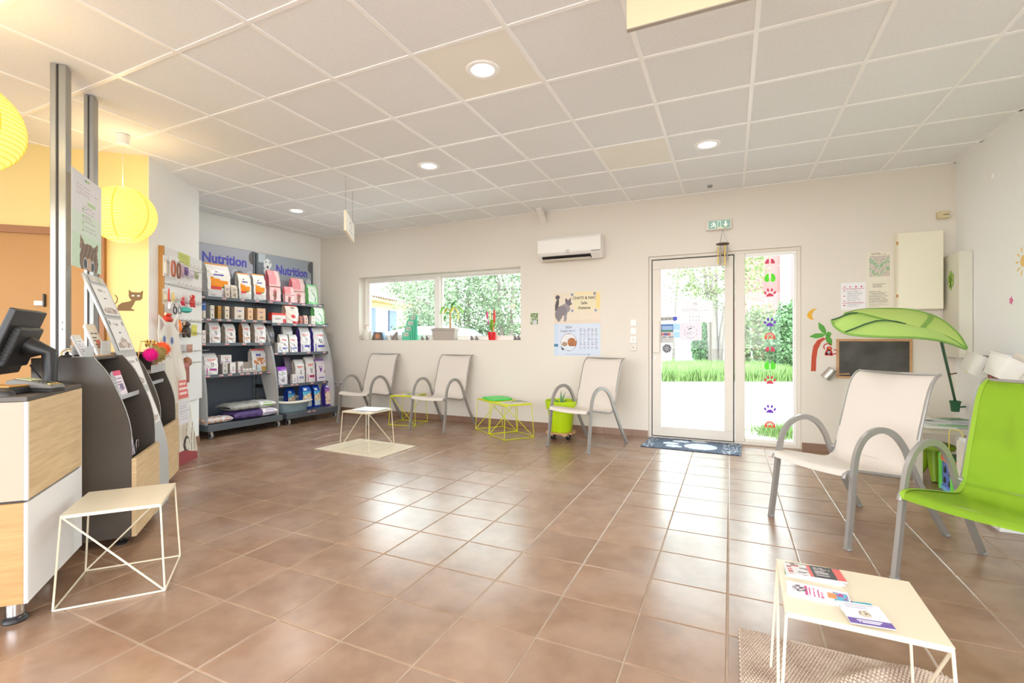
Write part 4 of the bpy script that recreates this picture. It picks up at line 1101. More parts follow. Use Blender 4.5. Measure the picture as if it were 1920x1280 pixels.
def leaflets(label, a, t, z, w, h, cols, tilt=12, rz=0, n=4, name='leaflet_stack', cat='leaflets', group=None, holder=None):
    q = UT(name, label, cat, a, t, z, rz, group)
    R_ = Matrix.Rotation(radians(-tilt), 4, 'X')
    o = MB(); 
    for k in range(n): o.bb(-w/2+.002*(k % 2), .004+.003*k, .001, w/2+.001*k, .006+.003*k, h-.003*k)
    o = o.obj('sheets', M['paper'], q); o.rotation_euler = (radians(-tilt), 0, 0); o.location = (0, 0, .002)
    o = raster(w, h, 14, 22, leafletf(cols, int(a*100)+3), .0012).obj('cover', M['card'], q); o.rotation_euler = (radians(-tilt), 0, 0); o.location = (0, 0, .002)
    if holder:
        MB().bb(-w/2-.006, -.03, 0, w/2+.006, .05, .004).obj('holder_base', M[holder], q)
        m = MB(); m.bb(-w/2-.006, -.012, .004, w/2+.006, -.009, h*.45); m.bb(-w/2-.006, .045, .004, w/2+.006, .048, h*.5); m.obj('holder_plate', M['acrylic_w'], q)
    return q
leaflets('white leaflet in an acrylic stand beside the bell', .12, .235, 1.046, .10, .13, ((226, 220, 206), (236, 236, 238), (170, 170, 176)), 22, holder='acrylic_w')
leaflets('stand-up card with red and orange picture behind the silver board', .42, .25, 1.046, .15, .20, ((230, 214, 190), (226, 214, 196), (90, 86, 84), (206, 110, 80)), 20, holder='tan')
leaflets('tall narrow white brochures at the top of the leaflet stand', .05, .125, .802, .09, .21, ((238, 238, 240), (232, 232, 236), (150, 150, 160)), 16, group='leaflets in the dark stand')
leaflets('small grey brochure on the clear shelf', .14, .09, .802, .06, .13, ((170, 170, 178), (190, 190, 196), (130, 130, 140)), 14, group='leaflets in the dark stand')
leaflets('pink and white magazine leaning on the clear shelf', .26, .10, .802, .13, .16, ((222, 70, 120), (238, 228, 236), (150, 110, 160), (120, 110, 150)), 16, group='leaflets in the dark stand')
leaflets('lilac brochures standing low in the leaflet stand', .20, .05, .455, .12, .18, ((200, 180, 226), (226, 214, 240), (150, 120, 190)), 8, group='leaflets in the dark stand')
for k in range(2):
    w_ = UT('wire_holder', ('left' if k == 0 else 'right')+' black wire leaflet clip behind the oak board', 'holder', .20+.10*k, .05, .452, 0, 'wire leaflet clips')
    MB().tube([(-.02, 0, 0), (-.02, 0, .07), (-.014, 0, .08), (.014, 0, .08), (.02, 0, .07), (.02, 0, 0)], .0025, 6).obj('loop', M['chrome'], w_)
    MB().bb(-.03, .01, .002, .03, .02, .06).obj('clip_plate', M['gasket'], w_)

# pompom keyrings etc on the further stand
def blob(label, name, cat, a, t, z, r, mt, group=None, hairs=500, sq=(1, 1, 1), ring=True):
    q = UT(name, label, cat, a, t, z, 0, group)
    MB().lathe([(r*.8*sin(pi*k/8), -r*.8*cos(pi*k/8)) for k in range(9)], 12, cap=False).obj('core', mt, q, smooth=True)
    V = []; F = []
    for k in range(hairs):
        v = rng.normal(size=3); v /= np.linalg.norm(v); w = np.cross(v, rng.normal(size=3)); w /= np.linalg.norm(w)
        b = v*r*.7; e_ = v*r*rng.uniform(.95, 1.12)+w*r*.12; i = len(V)
        V += [tuple(b-w*r*.05), tuple(b+w*r*.05), tuple(e_)]; F.append((i, i+1, i+2))
    me = bpy.data.meshes.new('fluff'); me.from_pydata([(x*sq[0], y*sq[1], z_*sq[2]) for x, y, z_ in V], [], F); me.materials.append(mt)
    o = bpy.data.objects.new('fluff', me); COL.objects.link(o); o.parent = q; o['kind'] = 'stuff'
    if ring: MB().tube([(.014*cos(k*pi/5), 0, r+.012+.014*sin(k*pi/5)) for k in range(10)], .002, 5, closed=True).obj('ring', M['gold'], q, smooth=True)
    return q
tr_ = UT('wire_tray', 'clear tray with wire rail holding keyrings on the further dark stand', 'tray', 1.28, .22, .97)
MB().bb(-.2, -.06, -.08, .2, .12, -.072).obj('tray_floor', M['acrylic_w'], tr_); MB().bb(-.2, -.062, -.08, .2, -.058, -.02).obj('tray_lip', M['acrylic_w'], tr_)
MB().tube([(-.24, .0, .16), (.22, .0, .16)], .004, 6).obj('rail', M['gold'], tr_)
for s in (-.22, .20): MB().tube([(s, .0, .16), (s, .03, -.07)], .004, 6).obj('upright', M['gold'], tr_)
GK = 'keyrings on the further dark stand'
for lb, a, z, r, c in (('hot pink furry pompom keyring', 1.08, 1.03, .052, (226, 40, 140)), ('olive brown fluffy pompom keyring', 1.25, 1.03, .072, (168, 150, 96)), ('bright orange fluffy pompom keyring', 1.40, 1.065, .066, (244, 108, 62))):
    blob(lb, 'pompom_keyring', 'keyring', a, .165, z, r, mat(lb.split()[0]+'_fluff', c, .9, spec=.1), GK)
for k, (a, c, lb) in enumerate(((1.17, (206, 170, 70), 'gold star-shaped keyring'), (1.25, (214, 180, 90), 'round gold glitter keyring'), (1.36, (200, 166, 80), 'gold cat-ear keyring'))):
    q = UT('metal_keyring', lb+' on the rail', 'keyring', a, .21, 1.115, 0, GK)
    mt = M['gold']
    MB().tube([(.024*cos(i*pi/6), 0, .024*sin(i*pi/6)) for i in range(12)], .006, 6, closed=True).obj('ring', mt, q, smooth=True)
    MB().prism(disc_poly(0, 0, .012, .012, 3+2*k), -.004, .004, 'y').obj('charm', mt, q)
for k, (a, c, lb) in enumerate(((1.20, (120, 84, 60), 'small brown bagged toy hanging below the pompoms'), (1.30, (190, 130, 100), 'small pink brown bagged toy hanging below the pompoms'), (1.37, (232, 226, 214), 'small white bagged toy hanging below the pompoms'))):
    q = UT('bagged_toy', lb, 'toy', a, .175, .91, 0, 'bagged toys on the further dark stand')
    MB().grid(lambda u, v: Vector((.03*(2*u-1)*(1-.35*v), .012*sin(pi*u)*-1, .09*v)), 6, 6, thick=.014).obj('bag', mat('toy_bag', c, .35), q, smooth=True)
    MB().tube([(0, -.006, .085), (0, -.006, .105)], .002, 5).obj('tie', M['gold'], q)

# cardboard cat standee
sa, sb_ = Vector((-4.437, 2.572)), Vector((-4.68, 2.95)); sd = (sb_-sa).normalized()
OUT = [(-.15, 0), (.48, 0), (.472, .10), (.38, .35), (.31, .58), (.26, .78), (.21, .93), (.15, 1.06), (.135, 1.2), (.125, 1.315), (.055, 1.245), (-.07, 1.245), (-.165, 1.30), (-.18, 1.15), (-.155, 1.0), (-.17, .7), (-.17, .3)]
st = thing('cat_standee', 'cardboard cutout of a pale blue-eyed cat standing before the partition', 'cardboard display', (sa.x, sa.y, .001), atan2(sd.y, sd.x))
def catf(u, v):
    s = -.19+.68*u; z = 1.33*v
    if not inpoly(s, z, OUT): return None
    if z < .09+.03*sin(s*9): return (150, 62, 66)
    # red leaflets printed and stuck on
    if .13 < s < .33 and .58 < z < .74 and s < .34-.0: return (214, 110, 104) if not bars((s-.13)/.2, (z-.58)/.16, .08, .92, .1, .9, 3, 5, .6) else (240, 214, 210)
    if .13 < s < .33 and .36 < z < .57: return (196, 196, 206) if bars((s-.13)/.2, (z-.36)/.21, .08, .92, .1, .9, 7, 6) else (222, 220, 224)
    hx = -.03
    if ell(s, z, hx-.062, 1.10, .026, .032): return (96, 120, 190) if not ell(s, z, hx-.062, 1.10, .009, .026) else (36, 40, 56)
    if ell(s, z, hx+.055, 1.09, .026, .032): return (96, 120, 190) if not ell(s, z, hx+.055, 1.09, .009, .026) else (36, 40, 56)
    if inpoly(s, z, [(-.15, 1.16), (-.155, 1.28), (-.09, 1.22)]) or inpoly(s, z, [(.06, 1.22), (.115, 1.29), (.12, 1.16)]): return (170, 146, 140)
    if ell(s, z, hx, 1.02, .018, .016): return (150, 110, 100)
    if abs(s-hx) < .004 and .965 < z < 1.01 or (abs(z-(.965-abs(s-hx)*.5)) < .004 and abs(s-hx) < .035): return (140, 110, 100)
    if z < .55:
        if ell(s, z, .27, .17, .055, .07) and not ell(s, z, .285, .165, .035, .05): return (60, 56, 54)
        for c_ in (.28, .38, .43):
            if abs(s-c_+.02*sin(z*9)) < .006: return (150, 134, 110)
        if s < .15: return (196, 182, 156)
    base_ = (218, 212, 202)
    k = sin(s*26+sin(z*7)*2.2)+.7*sin(z*18+s*13)
    if k > 1.1: return (200, 188, 172)
    if k > .3: return (210, 202, 190)
    if k < -1.0: return (228, 224, 216)
    return base_
st.scale = (1, 1, 1.04)
raster(.68, 1.33, 96, 190, catf, 0).obj('printed_front', M['card'], st, loc=(.15, -.0055, 0))
MB().prism(OUT, -.005, .002, 'y').obj('cardboard', mat('cardboard_grey', (214, 208, 198), .8), st)
MB().prism([(.004, .002), (.12, .002), (.004, .9)], .14, .145, 'x').obj('back_strut', mat('cardboard_brown', (190, 160, 120), .8), st)

# pegboard on the partition
pA, pB = Vector(PA), Vector(PB); pd = (pB-pA).normalized(); pn = Vector((pd.y, -pd.x))
PGR = atan2(pd.y, pd.x)
def PG(name, label, cat, s, off, z, group=None):
    p = pA+pd*s+pn*off; return thing(name, label, cat, (p.x, p.y, z), PGR, group)
pb = PG('pegboard', 'white hook board with wooden edge on the partition wall', 'hook board', 0, 0, 0)
MB().bb(.185, -.045, .5, 1.03, -.001, 2.02).obj('panel', M['white_panel'], pb, bevel=.002)
MB().bb(.172, -.048, .495, .185, -.001, 2.025).obj('wood_edge', M['orange_door'], pb)
for z, e_ in ((1.875, 1.0), (1.67, 1.0), (1.52, .95), (1.33, 1.0), (1.2, .95), (1.02, 1.0), (.9, .98)):
    MB().bb(.19, -.051, z, e_, -.044, z+.006).obj('slot_rail', M['grey_pl'], pb)
    for s in np.arange(.22, e_-.02, .085):
        MB().tube([(s, -.05, z+.003), (s, -.15, z+.008), (s, -.165, z+.02)], .0022, 5).obj('hook', M['chrome'], pb)
def notef(u, v): return (176, 184, 96) if bars(u, v, .15, .85, .1, .8, 3, 4) else (200, 208, 110)
p = PG('paper_note', 'lime green paper note at the top of the hook board', 'note', 0.591, .048, 1.905)
raster(.26, .115, 24, 10, notef).obj('sheet', M['print'], p)
items = [
 (0.084,0.1,1.727,0.099,0.188,'collar',(196,190,180),'grey collar on a card, leftmost in the top hook row'),
 (0.214,0.1,1.731,0.099,0.2,'collar',(190,110,80),'tan orange collar in the top hook row'),
 (0.322,0.1,1.727,0.082,0.202,'collar',(150,110,90),'brown collar on a card in the top hook row'),
 (0.413,0.1,1.75,0.08,0.153,'pack',(200,170,190),'pale lilac pack in the top hook row'),
 (0.51,0.1,1.788,0.089,0.101,'pack',(110,80,140),'purple pack in the top hook row'),
 (0.625,0.1,1.776,0.119,0.1,'pack',(206,196,214),'white and purple pack in the top hook row'),
 (0.746,0.1,1.78,0.097,0.095,'pack',(160,166,130),'olive card pack at the right end of the top hook row'),
 (0.074,0.1,1.472,0.079,0.137,'pack',(216,206,180),'beige card in the second hook row'),
 (0.149,0.1,1.425,0.061,0.195,'brush',(200,50,50),'red handled brush in the second hook row'),
 (0.232,0.1,1.501,0.074,0.106,'pack',(236,214,150),'white card with orange dot in the second hook row'),
 (0.168,0.14,1.379,0.079,0.101,'leash',(60,56,60),'black coiled lead in the second hook row'),
 (0.343,0.1,1.499,0.072,0.088,'pack',(222,222,222),'plain white card in the second hook row'),
 (0.31,0.12,1.391,0.088,0.093,'leash',(150,150,156),'silver grooming scissors-like loop in the second hook row'),
 (0.434,0.1,1.48,0.075,0.101,'toy',(220,50,80),'crimson plush toy in the second hook row'),
 (0.385,0.15,1.403,0.162,0.065,'ball',(70,186,176),'teal fluffy ball toy on the hook board'),
 (0.651,0.1,1.475,0.107,0.154,'toy',(206,50,50),'red plush dog toy at the right of the second hook row'),
 (0.102,0.11,1.296,0.161,0.108,'toy',(200,60,40),'red rubber toy with beige snout hanging low on the board'),
 (0.322,0.1,1.187,0.127,0.164,'ball',(244,130,40),'long orange furry toy in the third hook row'),
 (0.508,0.1,1.164,0.167,0.187,'toy',(60,52,50),'black and brown feather toy in the third hook row'),
 (0.692,0.1,1.182,0.141,0.138,'pack',(206,200,80),'yellow green boxed chick toy in the third hook row'),
 (0.583,0.1,1.013,0.141,0.096,'pack',(176,130,110),'small tan box on the lower hooks'),
 (0.528,0.1,0.863,0.138,0.11,'ball',(150,90,50),'brown furry toy on the lowest hooks'),
 (0.316,0.16,0.72,0.227,0.195,'box',(150,84,76),'brown red treat box hanging in front of the cat cutout')]
for s, off, z0, w_, h_, kind, c, lb in items:
    nm = {'collar': 'pet_collar', 'pack': 'carded_toy', 'brush': 'grooming_brush', 'leash': 'dog_lead', 'toy': 'plush_toy', 'ball': 'fluffy_toy', 'box': 'treat_box'}[kind]
    q = PG(nm, lb, {'collar': 'collar', 'pack': 'pack', 'brush': 'brush', 'leash': 'lead', 'toy': 'toy', 'ball': 'toy', 'box': 'box'}[kind], s, off, z0, 'pet items on the hook board')
    z0 = 0
    cm = mat('item_colour', c, .5); w_ = max(w_, .03)
    if kind == 'collar':
        MB().bb(-w_*.42, -.001, 0, w_*.42, .001, h_).obj('card', M['paper'], q)
        MB().tube([(.0+w_*.36*cos(2*pi*k/14), -.012, h_*.42+h_*.38*sin(2*pi*k/14)) for k in range(14)], .006, 6, closed=True, flat=(.6, 1.4)).obj('strap', cm, q, smooth=True)
        MB().box((0, -.014, h_*.80), (.02, .01, .018)).obj('buckle', M['chrome'], q)
    elif kind in ('pack',):
        def pf(u, v, c=c, sd_=int(c[0])):
            if v > .86: return (232, 230, 226)
            if ell(u, v, .5, .45, .32, .2): return tuple(max(0, int(x*.7)) for x in c)
            if bars(u, v, .15, .85, .66, .82, 2, sd_): return (250, 250, 250)
            return c
        raster(w_, h_, 10, 14, pf, .001).obj('card', M['card'], q)
        MB().grid(lambda u, v: Vector((w_*.38*(2*u-1), -.002-.02*sin(pi*u)*sin(pi*v), h_*(.12+.55*v))), 6, 6).obj('blister', cm, q, smooth=True)
    elif kind == 'brush':
        MB().tube([(0, 0, h_), (0, 0, h_*.45), (.0, -.005, h_*.4)], [.006, .008, .01], 8).obj('handle', cm, q, smooth=True)
        MB().box((0, -.01, h_*.2), (w_*.7, .02, h_*.36)).obj('head', M['paper'], q, bevel=.004)
    elif kind == 'leash':
        for r_ in (.46, .34): MB().tube([(w_*r_*cos(2*pi*k/14), -.004, h_*.4+h_*r_*.8*sin(2*pi*k/14)) for k in range(14)], .004, 5, closed=True).obj('loop', cm, q, smooth=True)
        MB().tube([(0, 0, h_*.75), (0, 0, h_)], .004, 5).obj('handle', cm, q)
    elif kind == 'ball':
        MB().lathe([(w_*.45*sin(pi*k/8)*(1+.08*(k % 2)), h_*(.5-.46*cos(pi*k/8))) for k in range(9)], 14, cap=False, sy=.6).obj('fur_body', cm, q, smooth=True)
        MB().tube([(0, 0, h_*.9), (0, 0, h_*1.12)], .002, 5).obj('string', M['black'], q)
    elif kind == 'toy':
        MB().lathe([(w_*.38*sin(pi*k/8), h_*(.34-.3*cos(pi*k/8))) for k in range(9)], 12, cap=False, sy=.6).obj('body', cm, q, smooth=True)
        MB().lathe([(w_*.3*sin(pi*k/8), h_*(.72-.16*cos(pi*k/8))) for k in range(9)], 12, cap=False, sy=.7).obj('head', cm, q, smooth=True)
        for s_ in (-1, 1):
            MB().tube([(s_*w_*.25, 0, h_*.2), (s_*w_*.36, -.005, h_*.04)], [w_*.12, w_*.09], 6).obj('limb', cm, q, smooth=True)
            MB().tube([(s_*w_*.2, 0, h_*.82), (s_*w_*.3, 0, h_*.66)], [w_*.08, w_*.05], 6).obj('ear', mat('ear', (225, 200, 170), .8), q, smooth=True)
    elif kind == 'box':
        MB().bb(-w_/2, 0, 0, w_/2, .05, h_).obj('carton', cm, q, bevel=.001)
        raster(w_, h_, 10, 16, lambda u, v: (206, 170, 110) if ell(u, v, .5, .45, .2, .28) else ((176, 104, 96) if v > .8 else (150, 84, 76)), 0).obj('label', M['card'], q, loc=(0, -.001, 0))
st_ = PG('small_cat_sticker', 'tiny dark cat sticker on the white partition left of the hook board', 'wall sticker', 0.102, .0, 1.31)
sticker([(-.02, .0), (.01, .02), (.02, .05), (.02, .09), (.03, .13), (.0, .12), (-.02, .14), (-.03, .1), (-.01, .07), (-.005, .03), (-.03, .01)], 'silhouette', M['ink'], st_)
# cat wall sticker on the yellow wall
c0_ = YW(0.159, 0)
cs = thing('cat_wall_sticker', 'brown cat silhouette sticker on the yellow wall', 'wall sticker', (c0_[0], c0_[1], 1.40), atan2(uy, ux)+pi)
br = mat('brown_sticker', (112, 82, 38), .6)
sticker([(-.075, 0), (.055, 0), (.05, .012), (.03, .02), (.05, .06), (.062, .09), (.10, .095), (.115, .115), (.12, .185), (.095, .165), (.035, .168), (.012, .19), (.012, .13), (.022, .108), (.034, .098), (.02, .085), (-.04, .07), (-.068, .045)], 'body', br, cs)
sticker(arcpoly(-.12, .10, .052, .044, -1.0, .9), 'tail', br, cs)
for s in (.045, .085): sticker(disc_poly(s, .135, .011, .006), 'eye', M['paper'], cs, .0026)
# ------------------------------------------------------------------ pet food shelving
SO = Vector((-5.397, 3.547)); SU = Vector((.0617, .998)); SN = Vector((.998, -.0617)); SR = atan2(SU.y, SU.x)
# local x = u (along the wall), local -y = towards the room
def SW(u, w): p = SO+SU*u+SN*w; return (p.x, p.y)
def shelving(label, u0, u1, shelves, base_u1, tickets, hdr, bu=0.0):
    x, y = SW(u0, 0); g = thing('shelving_unit', label, 'shelving', (x, y, 0), SR, 'wheeled pet food shelving units')
    W = u1-u0; WB = base_u1-u0
    MB().bb(bu, .0, .085, WB, .56, .158).obj('base_deck', M['shelf'], g, bevel=.003)
    MB().bb(0, .545, .158, W, .56, 1.80).obj('back_panel', M['shelf_dark'], g)
    for u in (0.0, W-.03): MB().bb(u, .525, .15, u+.03, .565, 2.33).obj('upright', M['shelf'], g, bevel=.002)
    for k in range(14):
        for u in (.012, W-.018): MB().bb(u, .523, .3+.1*k, u+.006, .5255, .34+.1*k).obj('slot', M['gasket'], g)
    for (z, wf) in shelves:
        s = MB(); s.bb(.0, wf, z-.014, W, .545, z); s.bb(0, wf-.004, z-.036, W, wf, z+.002)
        so = s.obj('shelf', M['shelf'], g, bevel=.0015)
        MB().bb(-.006, wf-.004, z-.036, 0, .54, z+.012).obj('shelf_end', M['black'], so); MB().bb(W, wf-.004, z-.036, W+.006, .54, z+.012).obj('shelf_end', M['black'], so)
    MB().bb(0, .535, hdr[0], W, .548, hdr[1]).obj('header_board', M['shelf'], g)
    # curved end panels
    for u in ((0.003, W-.012) if bu == 0 else (W-.012,)):
        cvp = bez([(0, .05, .16), (0, .055, .42), (0, .09, .68), (0, .15, .93), (0, .22, 1.12), (0, .30, 1.3)], 4)
        poly = [(p.y, p.z) for p in cvp]+[(.52, 1.3), (.52, 1.0), (.20, .16)]
        e = MB().prism(poly, u, u+.009, 'x').obj('end_panel', M['shelf_side'], g)
        MB().grid(lambda a, b, u=u: Vector((u-.008+.026*a, cvp[int(b*(len(cvp)-1)+.5)].y-.002, cvp[int(b*(len(cvp)-1)+.5)].z)), 1, len(cvp)-1, thick=-.004).obj('edge_band', M['grey_pl'], e)
    for u in (bu+.05, WB-.05):
        for w in (.04, .50):
            c = MB().box((u, w, .075), (.03, .04, .02)).obj('castor', M['chrome'], g)
            MB().lathe([(.008, -.014), (.033, -.014), (.036, -.010), (.036, .010), (.033, .014), (.008, .014)], 20).obj('wheel', M['grey_pl'], c, smooth=True, loc=(u, w, .0365), rot=(0, pi/2, 0))
            MB().lathe([(.001, -.0155), (.024, -.0155), (.024, .0155), (.001, .0155)], 16).obj('tyre_hub', M['black'], c, loc=(u, w, .0365), rot=(0, pi/2, 0))
    tk = MB().bb(-.024, -.0015, 0, .024, 0, .020, (236, 226, 224)).bb(-.024, -.0022, 0, .024, -.0015, .007, (206, 90, 100)).bb(-.018, -.0022, .010, .010, -.0015, .016, (160, 120, 126))
    tm_ = tk.mesh('price_ticket', M['card'])
    for (z, wf), us in zip([(.158, .004)]+list(shelves), tickets):
        for u in us: link_mesh('price_ticket', tm_, g, (u-u0, wf-.0045, z-.026))
    return g
GZ1 = (('S1', 1.667, .30), ('S2', 1.397, .20), ('S3', 1.104, .19), ('S4', .727, .19))
u_1 = shelving('left grey wheeled shelving unit with orange bags on its top shelf', 0.0, .93, [(1.667, .30), (1.397, .20), (1.104, .19), (.727, .19)], .965,
    [(), (.10, .36, .60, .80), (.03, .12, .24, .36, .55, .70, .84), (.05, .33, .55, .78), (.02, .10, .26, .37, .52, .60, .70, .77, .89)], (1.87, 2.345))
u_2 = shelving('right grey wheeled shelving unit with pink bags on its top shelf', .945, 1.88, [(1.667, .30), (1.37, .20), (.97, .19), (.53, .19)], 1.91,
    [(1.38, 1.46), (1.0, 1.30, 1.52, 1.72, 1.82), (1.05, 1.30, 1.55, 1.62, 1.80), (1.0, 1.12, 1.52, 1.80), (.98, 1.08, 1.25, 1.32, 1.58, 1.80)], (1.87, 2.338), .08)
def hdrf(side):
    def f(u, v):
        x = u*2.0
        bgc = (160, 164, 176) if not side else (146, 156, 166)
        if ell(x, v, 1.98, .80, .17, .20): return (96, 92, 92)
        if side:
            if ell(x, v, .36, .70, .13, .16):
                if ell(x, v, .36, .62, .035, .05) or ell(x, v, .30, .76, .018, .02) or ell(x, v, .43, .76, .018, .02): return (60, 60, 66)
                return (214, 218, 220)
            if ell(x, v, .34, .5, .10, .12): return (206, 212, 214)
            if ell(x, v, .13, .93, .16, .2): return (176, 190, 196)
            if ell(x, v, .12, .55, .14, .26): return (112, 122, 132)
        else:
            if ell(x, v, .05, .62, .22, .2): return (120, 124, 132)
        if ell(x, v, 1.55, .20, .22, .18, -.4): return (110, 114, 122)
        if ell(x, v, 1.4, .30, .1, .12) or ell(x, v, 1.85, .22, .13, .2): return (186, 190, 200)
        if v < .26 and x > .9: return (128, 132, 142)
        return bgc if v > .3 else (138, 142, 152)
    return f
for g, sd_, W, z0, hh in ((u_1, 0, .93, 1.873, .468), (u_2, 1, .935, 1.873, .462)):
    o = raster(W-.01, hh, 76, 38, hdrf(sd_), 0).obj('printed_header', M['card'], g, loc=(W/2, .5335, z0))
    text('lettering', 'Nutrition', .175, M['blue_ink'], g, (.222 if not sd_ else .300, .532, z0+.245 if not sd_ else z0+.215), sx=.88 if not sd_ else .80, bold=.0055)

def bagmesh(w, d, h, top=.25, lean=0.0, fn=None, nx=16, nz=22, closed_top=True, seed=0):
    """pillow bag standing on its base, print on the front (-y), local origin at base front centre"""
    def sec(v):
        # depth & width & y-centre along height
        k = min(1, v/.12); dd = d*(.86+.14*sin(pi*min(v*1.2, 1)))
        if v > 1-top: q = (v-(1-top))/top; dd = dd*(1-q)**.8+.006
        ww = w*(.97+.03*sin(pi*v)+.012*sin(v*17+seed))
        return ww, dd
    m = MB()
    def F(u, v, s):
        ww, dd = sec(v); a = (2*u-1)
        bulge = (1-abs(a)**3)*.12*dd+.003*sin(v*23+u*9+seed)
        y = d/2-dd/2-bulge+lean*v*h if s < 0 else d/2+dd/2+bulge*.5+lean*v*h
        return Vector((a*ww/2, y, h*v))
    m.grid(lambda u, v: F(u, v, -1), nx, nz, col=lambda u, v: fn(u, v, 0))
    m.grid(lambda u, v: F(1-u, v, 1), 4, 10, col=lambda u, v: fn(.5, v, 2))
    for s in (0, 1):
        def G(u, v, s=s):
            a, b = F(s, v, -1), F(s, v, 1); t = u if s else 1-u
            p = a.lerp(b, t); p.x += (-.10*d*sin(pi*t)*(-1 if s == 0 else 1))*min(1, v*3)
            return p
        m.grid(G, 4, nz, col=lambda u, v: fn(u, v, 1))
    m.grid(lambda u, v: F(u, 1, -1).lerp(F(u, 1, 1), v), 4, 1, col=lambda u, v: fn(.5, 1, 2))
    m.grid(lambda u, v: F(u, 0, 1).lerp(F(u, 0, -1), v), 4, 1, col=lambda u, v: fn(.5, 0, 2))
    return m
# print designs -------------------------------------------------
def d_orange(body=(240, 238, 234), side=(200, 196, 190)):
    def f(u, v, s):
        if s: return side if v > .5 else (206, 204, 202)
        if v > .95: return (238, 160, 80)
        if .64 < v < .70 and .22 < u < .66: return (86, 86, 170)
        if .72 < v < .77 and .34 < u < .44: return (120, 90, 130)
        if .33 < v < .58 and u > .12 and (u < .88): return (240, 150, 40) if v < .54+.05*cos(u*4) else body
        if .24 < v < .33 and .1 < u < .55: return (214, 76, 70)
        if .26 < v < .33 and .55 < u < .75: return (90, 150, 90)
        if v < .24: return (214, 212, 212) if not bars(u, v, .15, .85, .04, .20, 3, 2) else (186, 186, 190)
        return body
    return f
def d_pink(cat=True):
    def f(u, v, s):
        if s: return (214, 110, 120) if v > .5 else (222, 170, 172)
        if v > .55 and u < .62: return (240, 160, 168) if not bars(u, v, .1, .5, .72, .9, 3, 3) else (248, 200, 204)
        if v < .06: return (232, 110, 150)
        if cat and ell(u, v, .42, .2, .14, .16): return (150, 100, 84)
        if cat and ell(u, v, .45, .32, .18, .10): return (232, 150, 160)
        if .46 < v < .49: return (180, 120, 120)
        return (240, 210, 210)
    return f
def d_white(band, name=(226, 150, 150), side=(196, 184, 172), body=(232, 230, 230)):
    def f(u, v, s):
        if s: return side
        if v > .94: return (206, 202, 200)
        if .62 < v < .72 and bars(u, v, .2, .85, .62, .72, 2, 4, .6): return name
        if (abs(u-.58-.1*(v-.45)) < .04 or abs(u-.50+.2*(v-.42)) < .03) and .36 < v < .55: return (110, 104, 112)
        if .20 < v < .28 and .34 < u < .88: return band
        if v < .30 and .10 < u < .16: return band
        return body
    return f
def d_plain(c, side=None, band=None, txt=(90, 90, 150)):
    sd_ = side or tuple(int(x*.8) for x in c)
    def f(u, v, s):
        if s: return sd_
        if band and v > .78: return band
        if bars(u, v, .25, .8, .5, .68, 2, c[0]): return txt
        if ell(u, v, .5, .25, .2, .12): return tuple(int(x*.72) for x in c)
        return c
    return f
def d_blue(u, v, s):
    if s: return (30, 66, 170)
    if v > .93 or v < .08: return (24, 64, 176)
    if v > .72: return (40, 96, 200) if not bars(u, v, .15, .7, .76, .88, 1, 2, .8) else (230, 240, 250)
    if v > .55+.12*u: return (90, 190, 226)
    if v > .34: return (230, 226, 200) if hsh(int(u*8), int(v*16)) > .4 else (216, 150, 100)
    return (206, 222, 230)
def d_purplelit(u, v, s):
    if s: return (66, 50, 140)
    if v > .80 or v < .09: return (70, 54, 150) if not bars(u, v, .2, .8, .84, .94, 1, 2, .8) else (220, 214, 240)
    if v > .66: return (170, 110, 180)
    return (232, 208, 190) if hsh(int(u*8), int(v*14)) > .25 else (190, 140, 130)
def d_v(u, v, s):
    if s: return (150, 90, 170)
    if v > .93: return (160, 110, 190)
    if (abs(u-.42+.5*(v-.45)) < .05 or abs(u-.46-.4*(v-.45)) < .05) and .40 < v < .68: return (130, 60, 170)
    if ell(u, v, .85, .42, .07, .06): return (170, 60, 60)
    if .14 < v < .2 and .2 < u < .8: return (120, 90, 170)
    return (232, 228, 234)
def d_green(u, v, s):
    if s: return (120, 196, 120)
    if v < .14 or v > .93: return (150, 226, 160)
    if abs(u-.5-.2*sin(v*6)) < .05 and v < .75: return (110, 180, 120)
    if u > .88: return (140, 210, 130)
    return (226, 238, 228)
def d_redcard(u, v, s):
    if s: return (214, 60, 50)
    if v > .80: return (226, 70, 56)
    if u > .82 and v < .45: return (210, 50, 60)
    return (232, 228, 226) if not bars(u, v, .2, .7, .3, .6, 3, 7) else (170, 160, 160)
def d_redbag(u, v, s):
    if s: return (196, 170, 150)
    if v > .92: return (222, 60, 56)
    if ell(u, v, .55, .38, .18, .10): return (220, 76, 70)
    if v < .14 and u > .5: return (214, 60, 60)
    if .78 < v < .88 and .35 < u < .7: return (140, 130, 140)
    return (228, 220, 210)
def d_dog(u, v, s):
    if s: return (206, 200, 190)
    if v > .93: return (222, 130, 120)
    if .68 < v < .76 and .25 < u < .6: return (70, 70, 160)
    if .30 < v < .62 and ell(u, v, .5, .46, .42, .2): return (196, 130, 80) if hsh(int(u*9), int(v*20)) > .4 else (226, 214, 206)
    if v < .22 and u > .6: return (200, 160, 90)
    if v < .22: return (206, 224, 232)
    return (220, 222, 228)
def d_can(u, v, s): return (60, 104, 190) if v > .5 else (224, 214, 200)
S1z, S2a, S3a, S4a, S2b, S3b, S4b = 1.667, 1.397, 1.104, .727, 1.37, .97, .53
A_, B_ = 'left unit', 'right unit'
